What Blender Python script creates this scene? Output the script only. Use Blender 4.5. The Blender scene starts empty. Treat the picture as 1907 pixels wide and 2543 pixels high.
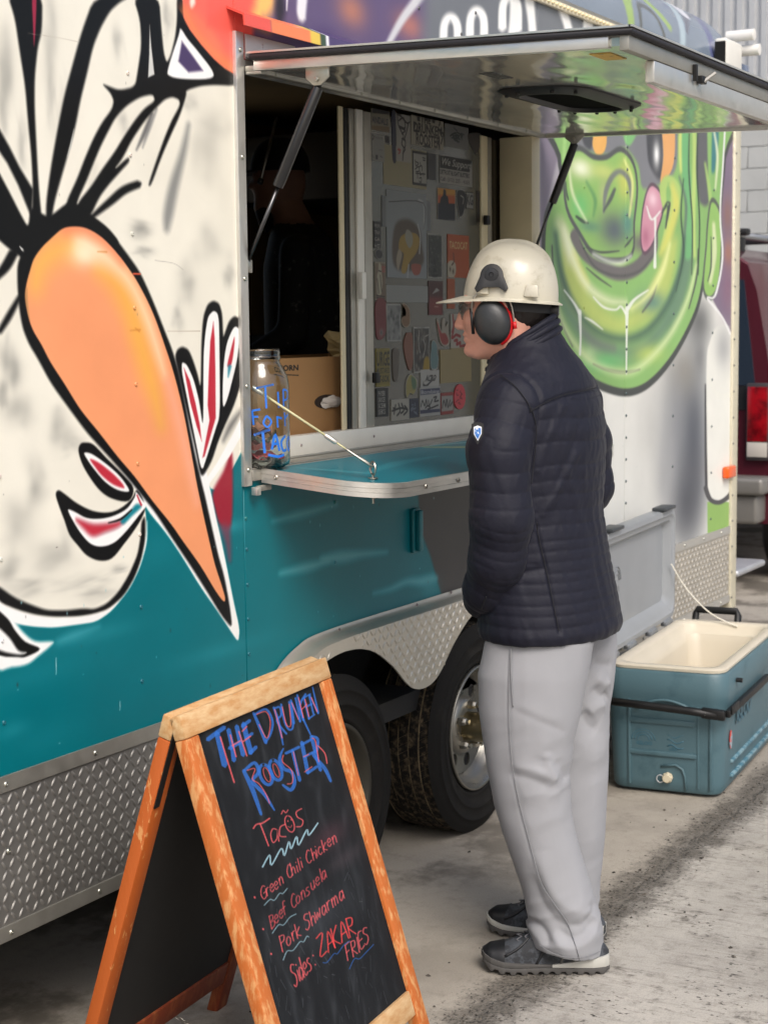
import bpy, bmesh, math, random
import numpy as np
from mathutils import Vector, Matrix
random.seed(7); RNG = np.random.default_rng(7)
S = bpy.context.scene
COL = S.collection
# ------------------------------------------------------------ camera, sky, sun, exposure
# world frame: X runs along the trailer's side wall, the wall is the plane Y=0, the street side is Y<0
PW, PH, FPX = 1907, 2543, 4200.0
CPOS = np.array([0.0, -2.32, 1.58])
_y, _p, _r = math.radians(29.27), math.radians(6.24), math.radians(-0.642)
CF = np.array([math.cos(_y)*math.cos(_p), math.sin(_y)*math.cos(_p), -math.sin(_p)])
_rt = np.array([math.sin(_y), -math.cos(_y), 0.0]); _up = np.cross(_rt, CF)
CR = math.cos(_r)*_rt + math.sin(_r)*_up
CU = -math.sin(_r)*_rt + math.cos(_r)*_up
cd = bpy.data.cameras.new('camera'); cam = bpy.data.objects.new('camera', cd); COL.objects.link(cam)
cam.matrix_world = Matrix(((CR[0], CU[0], -CF[0], CPOS[0]), (CR[1], CU[1], -CF[1], CPOS[1]), (CR[2], CU[2], -CF[2], CPOS[2]), (0, 0, 0, 1)))
cd.sensor_fit = 'VERTICAL'; cd.sensor_height = 24.0; cd.lens = FPX/PH*24.0; cd.clip_end = 500; cd.clip_start = 0.05
cd.dof.use_dof = True; cd.dof.focus_distance = 3.85; cd.dof.aperture_fstop = 5.0
S.camera = cam
wd = bpy.data.worlds.new('World'); S.world = wd; wd.use_nodes = True
SUN_EL, SUN_AZ = math.radians(46), (-0.66, -0.75)      # soft daylight from the street side, over the camera
nt = wd.node_tree; bg = nt.nodes['Background']
sky = nt.nodes.new('ShaderNodeTexSky'); sky.sky_type = 'NISHITA'; sky.sun_disc = False
sky.sun_elevation = SUN_EL; sky.sun_rotation = math.atan2(SUN_AZ[0], SUN_AZ[1]); sky.air_density = 1.0; sky.dust_density = 4.0; sky.ozone_density = 0.6
nt.links.new(sky.outputs[0], bg.inputs[0]); bg.inputs[1].default_value = 0.13
sl = bpy.data.lights.new('sun', 'SUN'); sl.energy = 1.5; sl.angle = math.radians(28); sl.color = (1.0, 0.985, 0.965)
so = bpy.data.objects.new('sun', sl); COL.objects.link(so)
_d = Vector((SUN_AZ[0]*math.cos(SUN_EL), SUN_AZ[1]*math.cos(SUN_EL), math.sin(SUN_EL)))
so.rotation_euler = _d.to_track_quat('Z', 'Y').to_euler(); so.location = (0, -6, 9)
vs = S.view_settings; vs.view_transform = 'Standard'; vs.look = 'None'; vs.exposure = 0.44; vs.gamma = 1.0; vs.use_curve_mapping = False
# measuring helpers: where the ray through a photo pixel meets a plane of the place
def ray(x, y): return CF + CR*(x-PW/2)/FPX - CU*(y-PH/2)/FPX
def on(x, y, axis, val):
    r = ray(x, y); return CPOS + r*((val-CPOS[axis])/r[axis])
def wall(x, y): p = on(x, y, 1, 0.0); return (p[0], p[2])
# ------------------------------------------------------------ object helpers
def lin(c): c = c/255.0; return c/12.92 if c <= .04045 else ((c+.055)/1.055)**2.4
def L3(r, g, b): return (lin(r), lin(g), lin(b), 1)
def tag(o, label=None, cat=None, group=None, kind=None):
    if label: o['label'] = label
    if cat: o['category'] = cat
    if group: o['group'] = group
    if kind: o['kind'] = kind
    return o
def thing(name, label, cat, loc=(0, 0, 0), group=None):
    o = bpy.data.objects.new(name, None); COL.objects.link(o); o.location = loc; o.empty_display_size = .1
    return tag(o, label, cat, group)
def root_of(p):
    v = Vector((0, 0, 0))
    while p is not None: v = v + Vector(p.location); p = p.parent
    return v
def put(name, me, mats, parent=None, loc=None, smooth=False):
    o = bpy.data.objects.new(name, me); COL.objects.link(o)
    if mats is not None and len(me.materials) == 0:
        for m in (mats if isinstance(mats, (list, tuple)) else [mats]): me.materials.append(m)
    if smooth:
        me.polygons.foreach_set('use_smooth', [True]*len(me.polygons))
    if loc is not None: o.location = loc
    if parent is not None:
        o.parent = parent
        o.matrix_parent_inverse = Matrix.Translation(-wloc(parent))
    return o
def wloc(p):
    # things are empties with a plain location; meshes that parent sub-parts keep their own location
    M = Matrix.Identity(4); chain = []
    q = p
    while q is not None: chain.append(q); q = q.parent
    for q in reversed(chain): M = M @ q.matrix_parent_inverse @ Matrix.Translation(q.location)
    return M.translation
def sharp(me, ang=35):
    try: me.set_sharp_from_angle(angle=math.radians(ang))
    except Exception: pass
def mesh(name, v, f, smooth=False, ang=None):
    me = bpy.data.meshes.new(name); me.from_pydata([tuple(map(float, p)) for p in v], [], [tuple(map(int, q)) for q in f]); me.update()
    if smooth or ang: me.polygons.foreach_set('use_smooth', [True]*len(me.polygons))
    if ang: sharp(me, ang)
    return me
class MB:
    """collects shapes into one mesh"""
    def __init__(s): s.v = []; s.f = []
    def add(s, v, f):
        n = len(s.v); s.v += [tuple(map(float, p)) for p in v]; s.f += [tuple(i+n for i in q) for q in f]; return s
    def box(s, x0, x1, y0, y1, z0, z1):
        return s.add([(x0, y0, z0), (x1, y0, z0), (x1, y1, z0), (x0, y1, z0), (x0, y0, z1), (x1, y0, z1), (x1, y1, z1), (x0, y1, z1)],
                     [(0, 3, 2, 1), (4, 5, 6, 7), (0, 1, 5, 4), (1, 2, 6, 5), (2, 3, 7, 6), (3, 0, 4, 7)])
    def hexa(s, p): return s.add(p, [(0, 3, 2, 1), (4, 5, 6, 7), (0, 1, 5, 4), (1, 2, 6, 5), (2, 3, 7, 6), (3, 0, 4, 7)])
    def bar(s, a, b, w, h, up=(0, 0, 1)):
        a = np.array(a, float); b = np.array(b, float); d = b-a; d /= np.linalg.norm(d)
        u = np.array(up, float); sd = np.cross(d, u); sd /= np.linalg.norm(sd); u = np.cross(sd, d)
        o = [(-1, -1), (1, -1), (1, 1), (-1, 1)]
        q = [a+sd*w/2*i+u*h/2*j for i, j in o]+[b+sd*w/2*i+u*h/2*j for i, j in o]
        return s.hexa(q)
    def tube(s, pts, r, n=10, caps=True, closed=False):
        pts = [np.array(p, float) for p in pts]; m = len(pts)
        rr = r if hasattr(r, '__len__') else [r]*m
        base = len(s.v); prev = None
        for i, p in enumerate(pts):
            if closed: t = pts[(i+1) % m]-pts[i-1]
            else: t = pts[min(i+1, m-1)]-pts[max(i-1, 0)]
            t = t/(np.linalg.norm(t)+1e-12)
            if prev is None:
                a = np.cross(t, (0, 0, 1.0))
                if np.linalg.norm(a) < .1: a = np.cross(t, (1.0, 0, 0))
            else: a = prev-t*(prev@t)
            a /= np.linalg.norm(a); prev = a; b = np.cross(t, a)
            for k in range(n):
                w = 2*math.pi*k/n; s.v.append(tuple(p+(a*math.cos(w)+b*math.sin(w))*rr[i]))
        mm = m if closed else m-1
        for i in range(mm):
            j = (i+1) % m
            for k in range(n):
                k2 = (k+1) % n
                s.f.append((base+i*n+k, base+i*n+k2, base+j*n+k2, base+j*n+k))
        if caps and not closed:
            s.f.append(tuple(base+k for k in range(n))[::-1]); s.f.append(tuple(base+(m-1)*n+k for k in range(n)))
        return s
    def lathe(s, prof, c, axis='y', n=48, close=False, ang0=0, ang1=2*math.pi):
        """prof: (radius, along axis)"""
        full = abs(ang1-ang0-2*math.pi) < 1e-6
        base = len(s.v); m = len(prof); nn = n if full else n+1
        for k in range(nn):
            w = ang0+(ang1-ang0)*k/n; cw, sw = math.cos(w), math.sin(w)
            for r, t in prof:
                if axis == 'y': s.v.append((c[0]+r*cw, c[1]+t, c[2]+r*sw))
                elif axis == 'z': s.v.append((c[0]+r*cw, c[1]+r*sw, c[2]+t))
                else: s.v.append((c[0]+t, c[1]+r*cw, c[2]+r*sw))
        for k in range(n):
            k2 = (k+1) % nn
            for i in range(m if close else m-1):
                j = (i+1) % m
                s.f.append((base+k*m+i, base+k*m+j, base+k2*m+j, base+k2*m+i))
        return s
    def prism(s, pts, y0, y1):
        """polygon in (x,z), extruded along y; may be concave"""
        bm = bmesh.new(); vs_ = [bm.verts.new((p[0], y0, p[1])) for p in pts]
        f = bm.faces.new(vs_); r = bmesh.ops.triangulate(bm, faces=[f])
        bm.verts.index_update(); tris = [tuple(v.index for v in q.verts) for q in bm.faces]; bm.free()
        n = len(pts); base = len(s.v)
        s.v += [(p[0], y0, p[1]) for p in pts]+[(p[0], y1, p[1]) for p in pts]
        s.f += [tuple(base+i for i in t) for t in tris]+[tuple(base+n+i for i in t[::-1]) for t in tris]
        for i in range(n): j = (i+1) % n; s.f.append((base+i, base+j, base+n+j, base+n+i))
        return s
    def xf(s, M):
        M = np.array(M); v = np.array(s.v); s.v = [tuple(p) for p in (v@M[:3, :3].T+M[:3, 3])]; return s
    def me(s, name='m', smooth=False, ang=None, fix=True, bevel=0, seg=2):
        me = bpy.data.meshes.new(name); me.from_pydata(s.v, [], s.f); me.update()
        if fix or bevel:
            bm = bmesh.new(); bm.from_mesh(me)
            bmesh.ops.remove_doubles(bm, verts=bm.verts, dist=1e-6)
            bmesh.ops.recalc_face_normals(bm, faces=bm.faces)
            if bevel:
                es = [e for e in bm.edges if len(e.link_faces) == 2 and e.calc_face_angle(0) > .5]
                bmesh.ops.bevel(bm, geom=es, offset=bevel, segments=seg, profile=.5, affect='EDGES', clamp_overlap=True)
            bm.to_mesh(me); bm.free()
        if smooth or ang or bevel: me.polygons.foreach_set('use_smooth', [True]*len(me.polygons))
        if ang or bevel: sharp(me, ang or 40)
        return me
def catmull(p, closed=False, k=6):
    p = np.asarray(p, float); n = len(p); out = []
    rng = range(n) if closed else range(n-1)
    for i in rng:
        if closed: a, b, c, d = p[i-1], p[i], p[(i+1) % n], p[(i+2) % n]
        else: a, b, c, d = p[max(i-1, 0)], p[i], p[i+1], p[min(i+2, n-1)]
        for j in range(k):
            t = j/k
            out.append(.5*((2*b)+(-a+c)*t+(2*a-5*b+4*c-d)*t*t+(-a+3*b-3*c+d)*t**3))
    if not closed: out.append(p[-1])
    return np.array(out)
def vnoise(P, sc, seed=0):
    """smooth value noise in 3D, -1..1"""
    P = np.asarray(P, float)*sc+seed*17.3; i = np.floor(P).astype(np.int64); f = P-i; f = f*f*(3-2*f); r = 0
    for dx in (0, 1):
        for dy in (0, 1):
            for dz in (0, 1):
                h = (i[:, 0]+dx)*374761393+(i[:, 1]+dy)*668265263+(i[:, 2]+dz)*2147483647
                h = (h ^ (h >> 13))*1274126177; h = (h ^ (h >> 16)) & 0xffff
                w = (f[:, 0] if dx else 1-f[:, 0])*(f[:, 1] if dy else 1-f[:, 1])*(f[:, 2] if dz else 1-f[:, 2])
                r = r+w*(h/32767.5-1)
    return r
# ------------------------------------------------------------ materials
def mat(name, col=(128, 128, 128), rough=.6, metal=0, var=0.0, vscale=8, bump=0, bscale=60, spec=None, coat=0, stretch=None, col2=None, cmix=(.45, .6), trans=0, ior=None, emis=0, alpha=None, rvar=0, bdet=4, sheen=0):
    m = bpy.data.materials.new(name); m.use_nodes = True; nt = m.node_tree; b = nt.nodes['Principled BSDF']
    base = L3(*col)
    b.inputs['Base Color'].default_value = base; b.inputs['Roughness'].default_value = rough; b.inputs['Metallic'].default_value = metal
    if spec is not None: b.inputs['Specular IOR Level'].default_value = spec
    if coat: b.inputs['Coat Weight'].default_value = coat; b.inputs['Coat Roughness'].default_value = .12
    if trans: b.inputs['Transmission Weight'].default_value = trans
    if ior: b.inputs['IOR'].default_value = ior
    if sheen: b.inputs['Sheen Weight'].default_value = sheen; b.inputs['Sheen Roughness'].default_value = .4
    if emis: b.inputs['Emission Color'].default_value = base; b.inputs['Emission Strength'].default_value = emis
    if alpha is not None: b.inputs['Alpha'].default_value = alpha
    tc = None
    def coords():
        nonlocal tc
        if tc is None:
            g = nt.nodes.new('ShaderNodeNewGeometry'); tc = g.outputs['Position']
            if stretch:
                mp = nt.nodes.new('ShaderNodeMapping'); mp.inputs['Scale'].default_value = stretch
                nt.links.new(tc, mp.inputs[0]); tc = mp.outputs[0]
        return tc
    def noise(sc, det=4, ro=.55):
        n = nt.nodes.new('ShaderNodeTexNoise'); n.inputs['Scale'].default_value = sc; n.inputs['Detail'].default_value = det; n.inputs['Roughness'].default_value = ro
        nt.links.new(coords(), n.inputs['Vector']); return n.outputs['Fac']
    if col2 is not None:
        rp = nt.nodes.new('ShaderNodeValToRGB'); rp.color_ramp.elements[0].position = cmix[0]; rp.color_ramp.elements[1].position = cmix[1]
        rp.color_ramp.elements[0].color = base; rp.color_ramp.elements[1].color = L3(*col2)
        nt.links.new(noise(vscale, 6, .65), rp.inputs[0]); cur = rp.outputs[0]; nt.links.new(cur, b.inputs['Base Color'])
    elif var:
        mx = nt.nodes.new('ShaderNodeHueSaturation'); mx.inputs['Color'].default_value = base
        mr = nt.nodes.new('ShaderNodeMapRange'); mr.inputs[1].default_value = .25; mr.inputs[2].default_value = .75; mr.inputs[3].default_value = 1-var; mr.inputs[4].default_value = 1+var
        nt.links.new(noise(vscale), mr.inputs[0]); nt.links.new(mr.outputs[0], mx.inputs['Value']); nt.links.new(mx.outputs[0], b.inputs['Base Color'])
    if rvar:
        mr = nt.nodes.new('ShaderNodeMapRange'); mr.inputs[1].default_value = .3; mr.inputs[2].default_value = .7; mr.inputs[3].default_value = max(0, rough-rvar); mr.inputs[4].default_value = min(1, rough+rvar)
        nt.links.new(noise(vscale*2.3), mr.inputs[0]); nt.links.new(mr.outputs[0], b.inputs['Roughness'])
    if bump:
        bp = nt.nodes.new('ShaderNodeBump'); bp.inputs['Strength'].default_value = 1; bp.inputs['Distance'].default_value = bump
        nt.links.new(noise(bscale, bdet), bp.inputs['Height']); nt.links.new(bp.outputs[0], b.inputs['Normal'])
    return m
# ------------------------------------------------------------ a painter: spray paint, chalk and print as colour maps computed here
def hexc(c): return np.array(c, np.float32)/255
class Canvas:
    def __init__(s, x0, x1, z0, z1, res, base):
        s.x0, s.x1, s.z0, s.z1 = x0, x1, z0, z1
        s.w = int(round((x1-x0)/res)); s.h = int(round((z1-z0)/res))
        s.px = (x1-x0)/s.w; s.pz = (z1-z0)/s.h
        s.a = np.empty((s.h, s.w, 3), np.float32); s.a[:] = hexc(base)
    def win(s, lo, hi):
        i0 = max(0, int((lo[0]-s.x0)/s.px)-1); i1 = min(s.w, int((hi[0]-s.x0)/s.px)+2)
        j0 = max(0, int((lo[1]-s.z0)/s.pz)-1); j1 = min(s.h, int((hi[1]-s.z0)/s.pz)+2)
        if i1 <= i0 or j1 <= j0: return None
        X, Z = np.meshgrid(s.x0+(np.arange(i0, i1)+.5)*s.px, s.z0+(np.arange(j0, j1)+.5)*s.pz)
        return i0, i1, j0, j1, X.astype(np.float32), Z.astype(np.float32)
    def put(s, W, cov, col, clip=None):
        i0, i1, j0, j1 = W[:4]
        if clip is not None: cov = cov*clip[j0:j1, i0:i1]
        a = s.a[j0:j1, i0:i1]; a += (hexc(col)-a)*cov[..., None]
    def _d(s, W, p, closed, wid=None):
        X, Z = W[4], W[5]; n = len(p); best = np.full(X.shape, 1e9, np.float32); ins = np.zeros(X.shape, bool)
        for i in range(n if closed else n-1):
            a = p[i]; b = p[(i+1) % n]; dx, dz = b[0]-a[0], b[1]-a[1]; l2 = dx*dx+dz*dz+1e-14
            t = np.clip(((X-a[0])*dx+(Z-a[1])*dz)/l2, 0, 1)
            d = np.hypot(X-a[0]-t*dx, Z-a[1]-t*dz)
            if wid is not None: d = d-(wid[i]+(wid[i+1]-wid[i])*t)/2
            np.minimum(best, d, out=best)
            if closed and abs(dz) > 1e-12:
                c = ((Z >= a[1]) != (Z >= b[1])) & (X < a[0]+(Z-a[1])/dz*dx); ins ^= c
        return np.where(ins, -best, best) if closed else best
    def poly(s, p, col, soft=.004, alpha=1, smooth=True, clip=None, grow=0):
        p = np.array(p, float)
        if smooth: p = catmull(p, True, 4)
        elif len(p) > 12 and soft > .0055:
            for _ in range(2): q = np.roll(p, -1, 0); p = np.stack([p*.8+q*.2, p*.2+q*.8], 1).reshape(-1, 2)     # soften corners as a spray can does
        m = soft+grow+.002; W = s.win(p.min(0)-m, p.max(0)+m)
        if W is None: return
        c = np.clip(.5-(s._d(W, p, True)-grow)/soft, 0, 1); s.put(W, c*c*(3-2*c)*alpha, col, clip)
    def stroke(s, p, w, col, soft=.004, alpha=1, clip=None, smooth=True, rough=0):
        p = np.array(p, float); n = len(p)
        w = np.full(n, w, float) if not hasattr(w, '__len__') else np.interp(np.linspace(0, 1, n), np.linspace(0, 1, len(w)), w)
        if smooth and n > 2:
            q = catmull(np.c_[p, w], False, 4); p, w = q[:, :2], np.maximum(q[:, 2], 0)
        m = soft+w.max()/2+.002; W = s.win(p.min(0)-m, p.max(0)+m)
        if W is None: return
        c = np.clip(.5-s._d(W, p, False, w)/soft, 0, 1); c = c*c*(3-2*c)*alpha
        if rough: c = c*(1-rough*RNG.random(c.shape).astype(np.float32))
        s.put(W, c, col, clip)
    def blob(s, c, rx, rz, col, alpha=1, ang=0, clip=None):
        m = 2.2*max(rx, rz); W = s.win((c[0]-m, c[1]-m), (c[0]+m, c[1]+m))
        if W is None: return
        dx, dz = W[4]-c[0], W[5]-c[1]; ca, sa = math.cos(ang), math.sin(ang)
        q = ((dx*ca+dz*sa)/rx)**2+((-dx*sa+dz*ca)/rz)**2; s.put(W, np.exp(-q*1.2)*alpha, col, clip)
    def mask(s, p, soft=.004):
        o = np.zeros((s.h, s.w), np.float32); p = catmull(np.array(p, float), True, 4); W = s.win(p.min(0)-soft, p.max(0)+soft)
        if W is not None: o[W[2]:W[3], W[0]:W[1]] = np.clip(.5-s._d(W, p, True)/soft, 0, 1)
        return o
    def tris(s, V, F, col, alpha=1):
        for f in F:
            p = V[list(f)]; W = s.win(p.min(0), p.max(0))
            if W is None: continue
            X, Z = W[4], W[5]; (x0, z0), (x1, z1), (x2, z2) = p
            d = (z1-z2)*(x0-x2)+(x2-x1)*(z0-z2)
            if abs(d) < 1e-14: continue
            l0 = ((z1-z2)*(X-x2)+(x2-x1)*(Z-z2))/d; l1 = ((z2-z0)*(X-x2)+(x0-x2)*(Z-z2))/d
            s.put(W, ((l0 >= -1e-3) & (l1 >= -1e-3) & (l0+l1 <= 1.001)).astype(np.float32)*alpha, col)
    def text(s, t, x0, z0, x1, z1, col, alpha=1, shear=0, bold=0):
        V, F = text_tris(t, bold); V = V.copy()
        lo, hi = V.min(0), V.max(0); V = (V-lo)/(hi-lo+1e-9)
        V = np.c_[x0+(x1-x0)*V[:, 0]+shear*V[:, 1], z0+(z1-z0)*V[:, 1]]; s.tris(V, F, col, alpha)
    def speckle(s, n, col, alpha=.6, rmin=.001, rmax=.003, zmax=None, zmin=None):
        for _ in range(n):
            s.blob((RNG.uniform(s.x0, s.x1), RNG.uniform(zmin or s.z0, zmax or s.z1)), RNG.uniform(rmin, rmax), RNG.uniform(rmin, rmax), col, alpha)
    def image(s, name):
        im = bpy.data.images.new(name, s.w, s.h); px = np.ones((s.h, s.w, 4), np.float32); px[..., :3] = np.clip(s.a, 0, 1)
        im.pixels.foreach_set(px.ravel()); im.update(); im.pack(); return im
_TT = {}
def text_tris(t, bold=0):
    if (t, bold) in _TT: return _TT[(t, bold)]
    cu = bpy.data.curves.new('t', 'FONT'); cu.body = t; cu.resolution_u = 2; cu.offset = bold; cu.space_line = .85
    o = bpy.data.objects.new('t', cu); COL.objects.link(o); dg = bpy.context.evaluated_depsgraph_get(); dg.update()
    me = o.evaluated_get(dg).to_mesh(); me.calc_loop_triangles()
    V = np.array([v.co[:2] for v in me.vertices]); F = [tuple(q.vertices) for q in me.loop_triangles]
    o.evaluated_get(dg).to_mesh_clear(); bpy.data.objects.remove(o); bpy.data.curves.remove(cu)
    _TT[(t, bold)] = (V, F); return V, F
def painted(name, cv, rough=.4, bump=.0006, bscale=40, coat=0, axes=(0, 2), spec=.5):
    """material whose colour is the canvas, mapped by place on the surface (local position stored as uv)"""
    m = bpy.data.materials.new(name); m.use_nodes = True; nt = m.node_tree; b = nt.nodes['Principled BSDF']
    t = nt.nodes.new('ShaderNodeTexImage'); t.image = cv.image(name); t.extension = 'EXTEND'; t.interpolation = 'Linear'
    uv = nt.nodes.new('ShaderNodeUVMap'); uv.uv_map = 'place'
    nt.links.new(uv.outputs[0], t.inputs[0])
    g = nt.nodes.new('ShaderNodeNewGeometry'); n = nt.nodes.new('ShaderNodeTexNoise'); n.inputs['Scale'].default_value = 6; n.inputs['Detail'].default_value = 6
    nt.links.new(g.outputs['Position'], n.inputs['Vector'])
    mr = nt.nodes.new('ShaderNodeMapRange'); mr.inputs[1].default_value = .3; mr.inputs[2].default_value = .7; mr.inputs[3].default_value = .95; mr.inputs[4].default_value = 1.04
    hs = nt.nodes.new('ShaderNodeHueSaturation'); nt.links.new(n.outputs['Fac'], mr.inputs[0]); nt.links.new(mr.outputs[0], hs.inputs['Value'])
    nt.links.new(t.outputs[0], hs.inputs['Color']); nt.links.new(hs.outputs[0], b.inputs['Base Color'])
    b.inputs['Roughness'].default_value = rough; b.inputs['Specular IOR Level'].default_value = spec
    if coat: b.inputs['Coat Weight'].default_value = coat; b.inputs['Coat Roughness'].default_value = .15
    if bump:
        n2 = nt.nodes.new('ShaderNodeTexNoise'); n2.inputs['Scale'].default_value = bscale; n2.inputs['Detail'].default_value = 3
        nt.links.new(g.outputs['Position'], n2.inputs['Vector']); bp = nt.nodes.new('ShaderNodeBump'); bp.inputs['Distance'].default_value = bump; bp.inputs['Strength'].default_value = 1
        nt.links.new(n2.outputs['Fac'], bp.inputs['Height']); nt.links.new(bp.outputs[0], b.inputs['Normal'])
    return m
def place_uv(me, cv, fn=None):
    """uv = place on the canvas"""
    uv = me.uv_layers.new(name='place'); co = np.array([v.co[:] for v in me.vertices])
    P = co[:, [0, 2]] if fn is None else fn(co)
    li = np.array([l.vertex_index for l in me.loops]); q = P[li]
    q = np.c_[(q[:, 0]-cv.x0)/(cv.x1-cv.x0), (q[:, 1]-cv.z0)/(cv.z1-cv.z0)]
    uv.data.foreach_set('uv', q.astype(np.float32).ravel()); return me
# ------------------------------------------------------------ implicit bodies: distance fields turned into one continuous skin
def smin(a, b, k):
    h = np.clip(.5+.5*(b-a)/k, 0, 1); return b+(a-b)*h-k*h*(1-h)
def ell(P, c, r, R=None):
    q = P-np.array(c, np.float32)
    if R is not None: q = q@np.array(R, np.float32)
    r = np.array(r, np.float32); k0 = np.sqrt(((q/r)**2).sum(-1)); k1 = np.sqrt(((q/(r*r))**2).sum(-1))
    return k0*(k0-1)/(k1+1e-9)
def cone(P, a, b, ra, rb):
    a = np.array(a, np.float32); b = np.array(b, np.float32); d = b-a; t = np.clip(((P-a)@d)/(d@d), 0, 1)
    return np.sqrt(((P-a-t[..., None]*d)**2).sum(-1))-(ra+(rb-ra)*t)
def chain(P, pts, rr, k=.01):
    o = None
    for i in range(len(pts)-1):
        c = cone(P, pts[i], pts[i+1], rr[i], rr[i+1]); o = c if o is None else smin(o, c, k)
    return o
def stack(P, tab):
    """stack of ellipses: rows z, ca, cb, ra, rb, angle"""
    t = np.array(tab, float); t = t[np.argsort(t[:, 0])]; z = P[..., 2]
    g = [np.interp(z, t[:, 0], t[:, i]).astype(np.float32) for i in range(1, t.shape[1])]
    x, y = P[..., 0]-g[0], P[..., 1]-g[1]
    if len(g) > 4:
        c, s_ = np.cos(g[4]), np.sin(g[4]); x, y = x*c+y*s_, -x*s_+y*c
    k0 = np.sqrt((x/g[2])**2+(y/g[3])**2); k1 = np.sqrt((x/g[2]**2)**2+(y/g[3]**2)**2)
    d = k0*(k0-1)/(k1+1e-6)
    return np.maximum(d, np.maximum(t[0, 0]-z, z-t[-1, 0]))
def skin(f, lo, hi, h):
    lo = np.array(lo, float); hi = np.array(hi, float); n = np.ceil((hi-lo)/h).astype(int)+1
    ax = [lo[i]+np.arange(n[i])*h for i in range(3)]
    D = np.empty(n, np.float32)
    for i0 in range(0, n[0], 16):
        G = np.stack(np.meshgrid(ax[0][i0:i0+16], ax[1], ax[2], indexing='ij'), -1).astype(np.float32); D[i0:i0+16] = f(G)
    ins = D < 0; c = np.zeros(n-1, np.int8)
    for i in (0, 1):
        for j in (0, 1):
            for k in (0, 1): c += ins[i:n[0]-1+i, j:n[1]-1+j, k:n[2]-1+k]
    cell = np.argwhere((c > 0) & (c < 8)); idx = np.full(n-1, -1, np.int64); idx[tuple(cell.T)] = np.arange(len(cell))
    acc = np.zeros((len(cell), 3)); cnt = np.zeros(len(cell))
    cor = [(i, j, k) for i in (0, 1) for j in (0, 1) for k in (0, 1)]
    for a in cor:
        for axis in range(3):
            if a[axis]: continue
            b = list(a); b[axis] = 1
            da = D[tuple((cell+a).T)]; db = D[tuple((cell+b).T)]; m = (da < 0) != (db < 0)
            t = np.where(m, da/(da-db+1e-12), 0)
            p = np.tile(np.array(a, float), (len(cell), 1)); p[:, axis] += t
            acc[m] += p[m]; cnt[m] += 1
    V = lo+(cell+acc/cnt[:, None])*h; F = []
    for axis in range(3):
        b, c_ = (axis+1) % 3, (axis+2) % 3
        s0 = [slice(None)]*3; s1 = [slice(None)]*3; s0[axis] = slice(0, n[axis]-1); s1[axis] = slice(1, n[axis])
        A, B = ins[tuple(s0)], ins[tuple(s1)]
        e = np.argwhere(A != B); e = e[(e[:, b] > 0) & (e[:, c_] > 0) & (e[:, b] < n[b]-1) & (e[:, c_] < n[c_]-1)]
        q = []
        for db, dc in ((-1, -1), (0, -1), (0, 0), (-1, 0)):
            w = e.copy(); w[:, b] += db; w[:, c_] += dc; q.append(idx[tuple(w.T)])
        q = np.stack(q, 1); fl = A[tuple(e.T)]; q[~fl] = q[~fl][:, ::-1]; F.append(q)
    F = np.concatenate(F); F = F[(F >= 0).all(1)]
    return V, F
def vnormals(V, F):
    a, b, c, d = V[F[:, 0]], V[F[:, 1]], V[F[:, 2]], V[F[:, 3]]; n = np.cross(c-a, d-b); N = np.zeros_like(V)
    for i in range(4): np.add.at(N, F[:, i], n)
    return N/(np.linalg.norm(N, axis=1, keepdims=True)+1e-12)
def relax(V, F, it=2, lam=.5):
    e = np.concatenate([F[:, [0, 1]], F[:, [1, 2]], F[:, [2, 3]], F[:, [3, 0]]]); e = np.concatenate([e, e[:, ::-1]])
    deg = np.bincount(e[:, 0], minlength=len(V))[:, None]+1e-9
    for _ in range(it):
        s_ = np.zeros_like(V)
        for k in range(3): s_[:, k] = np.bincount(e[:, 0], weights=V[e[:, 1], k], minlength=len(V))
        V = V+(s_/deg-V)*lam
    return V
def qmesh(name, V, F):
    me = bpy.data.meshes.new(name); me.vertices.add(len(V)); me.vertices.foreach_set('co', np.ascontiguousarray(V, np.float32).ravel())
    me.loops.add(len(F)*4); me.loops.foreach_set('vertex_index', np.ascontiguousarray(F, np.int32).ravel())
    me.polygons.add(len(F)); me.polygons.foreach_set('loop_start', np.arange(0, len(F)*4, 4, dtype=np.int32))
    me.update(calc_edges=True); me.validate(); me.polygons.foreach_set('use_smooth', [True]*len(me.polygons)); return me
# ------------------------------------------------------------ the mural sprayed on the trailer's side (one canvas, metres on the wall)
K1 = 640/1659
CR1 = lambda p: (p[0]*K1, p[1]*K1)
CR2 = lambda p: (p[0]*K1, p[1]*K1+500)
CR3 = lambda p: (p[0]*K1, p[1]*K1+1100)
CRF = lambda p: (p[0]*K1+600, p[1]*K1+1100)
CR5 = lambda p: (540+p[0]*.42194, p[1]*.42194)
CR6 = lambda p: (1200+p[0]*.42616, p[1]*.42616)
def W_(C, pts): return [wall(*C(p)) for p in pts]
def ribbon(pts, w):
    p = np.array(pts, float); n = len(p)
    w = np.full(n, w, float) if not hasattr(w, '__len__') else np.interp(np.linspace(0, 1, n), np.linspace(0, 1, len(w)), w)
    if n > 2: q = catmull(np.c_[p, w], False, 5)
    else: q = np.c_[p, w]
    p, w = q[:, :2], np.maximum(q[:, 2], .5); t = np.gradient(p, axis=0); t /= np.linalg.norm(t, axis=1, keepdims=True)+1e-9
    nn = np.c_[-t[:, 1], t[:, 0]]*w[:, None]/2
    a, b = p+nn, (p-nn)[::-1]
    e = p[-1]+t[-1]*w[-1]*.45; s0 = p[0]-t[0]*w[0]*.45
    return np.concatenate([[s0], a, [e], b])
CREAM = (229, 225, 211); TEAL = (0, 106, 116); BLK = (13, 13, 14); WHT = (240, 240, 238); RED = (186, 46, 62)
mu = Canvas(2.30, 7.32, .30, 2.70, .0021, TEAL)
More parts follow.
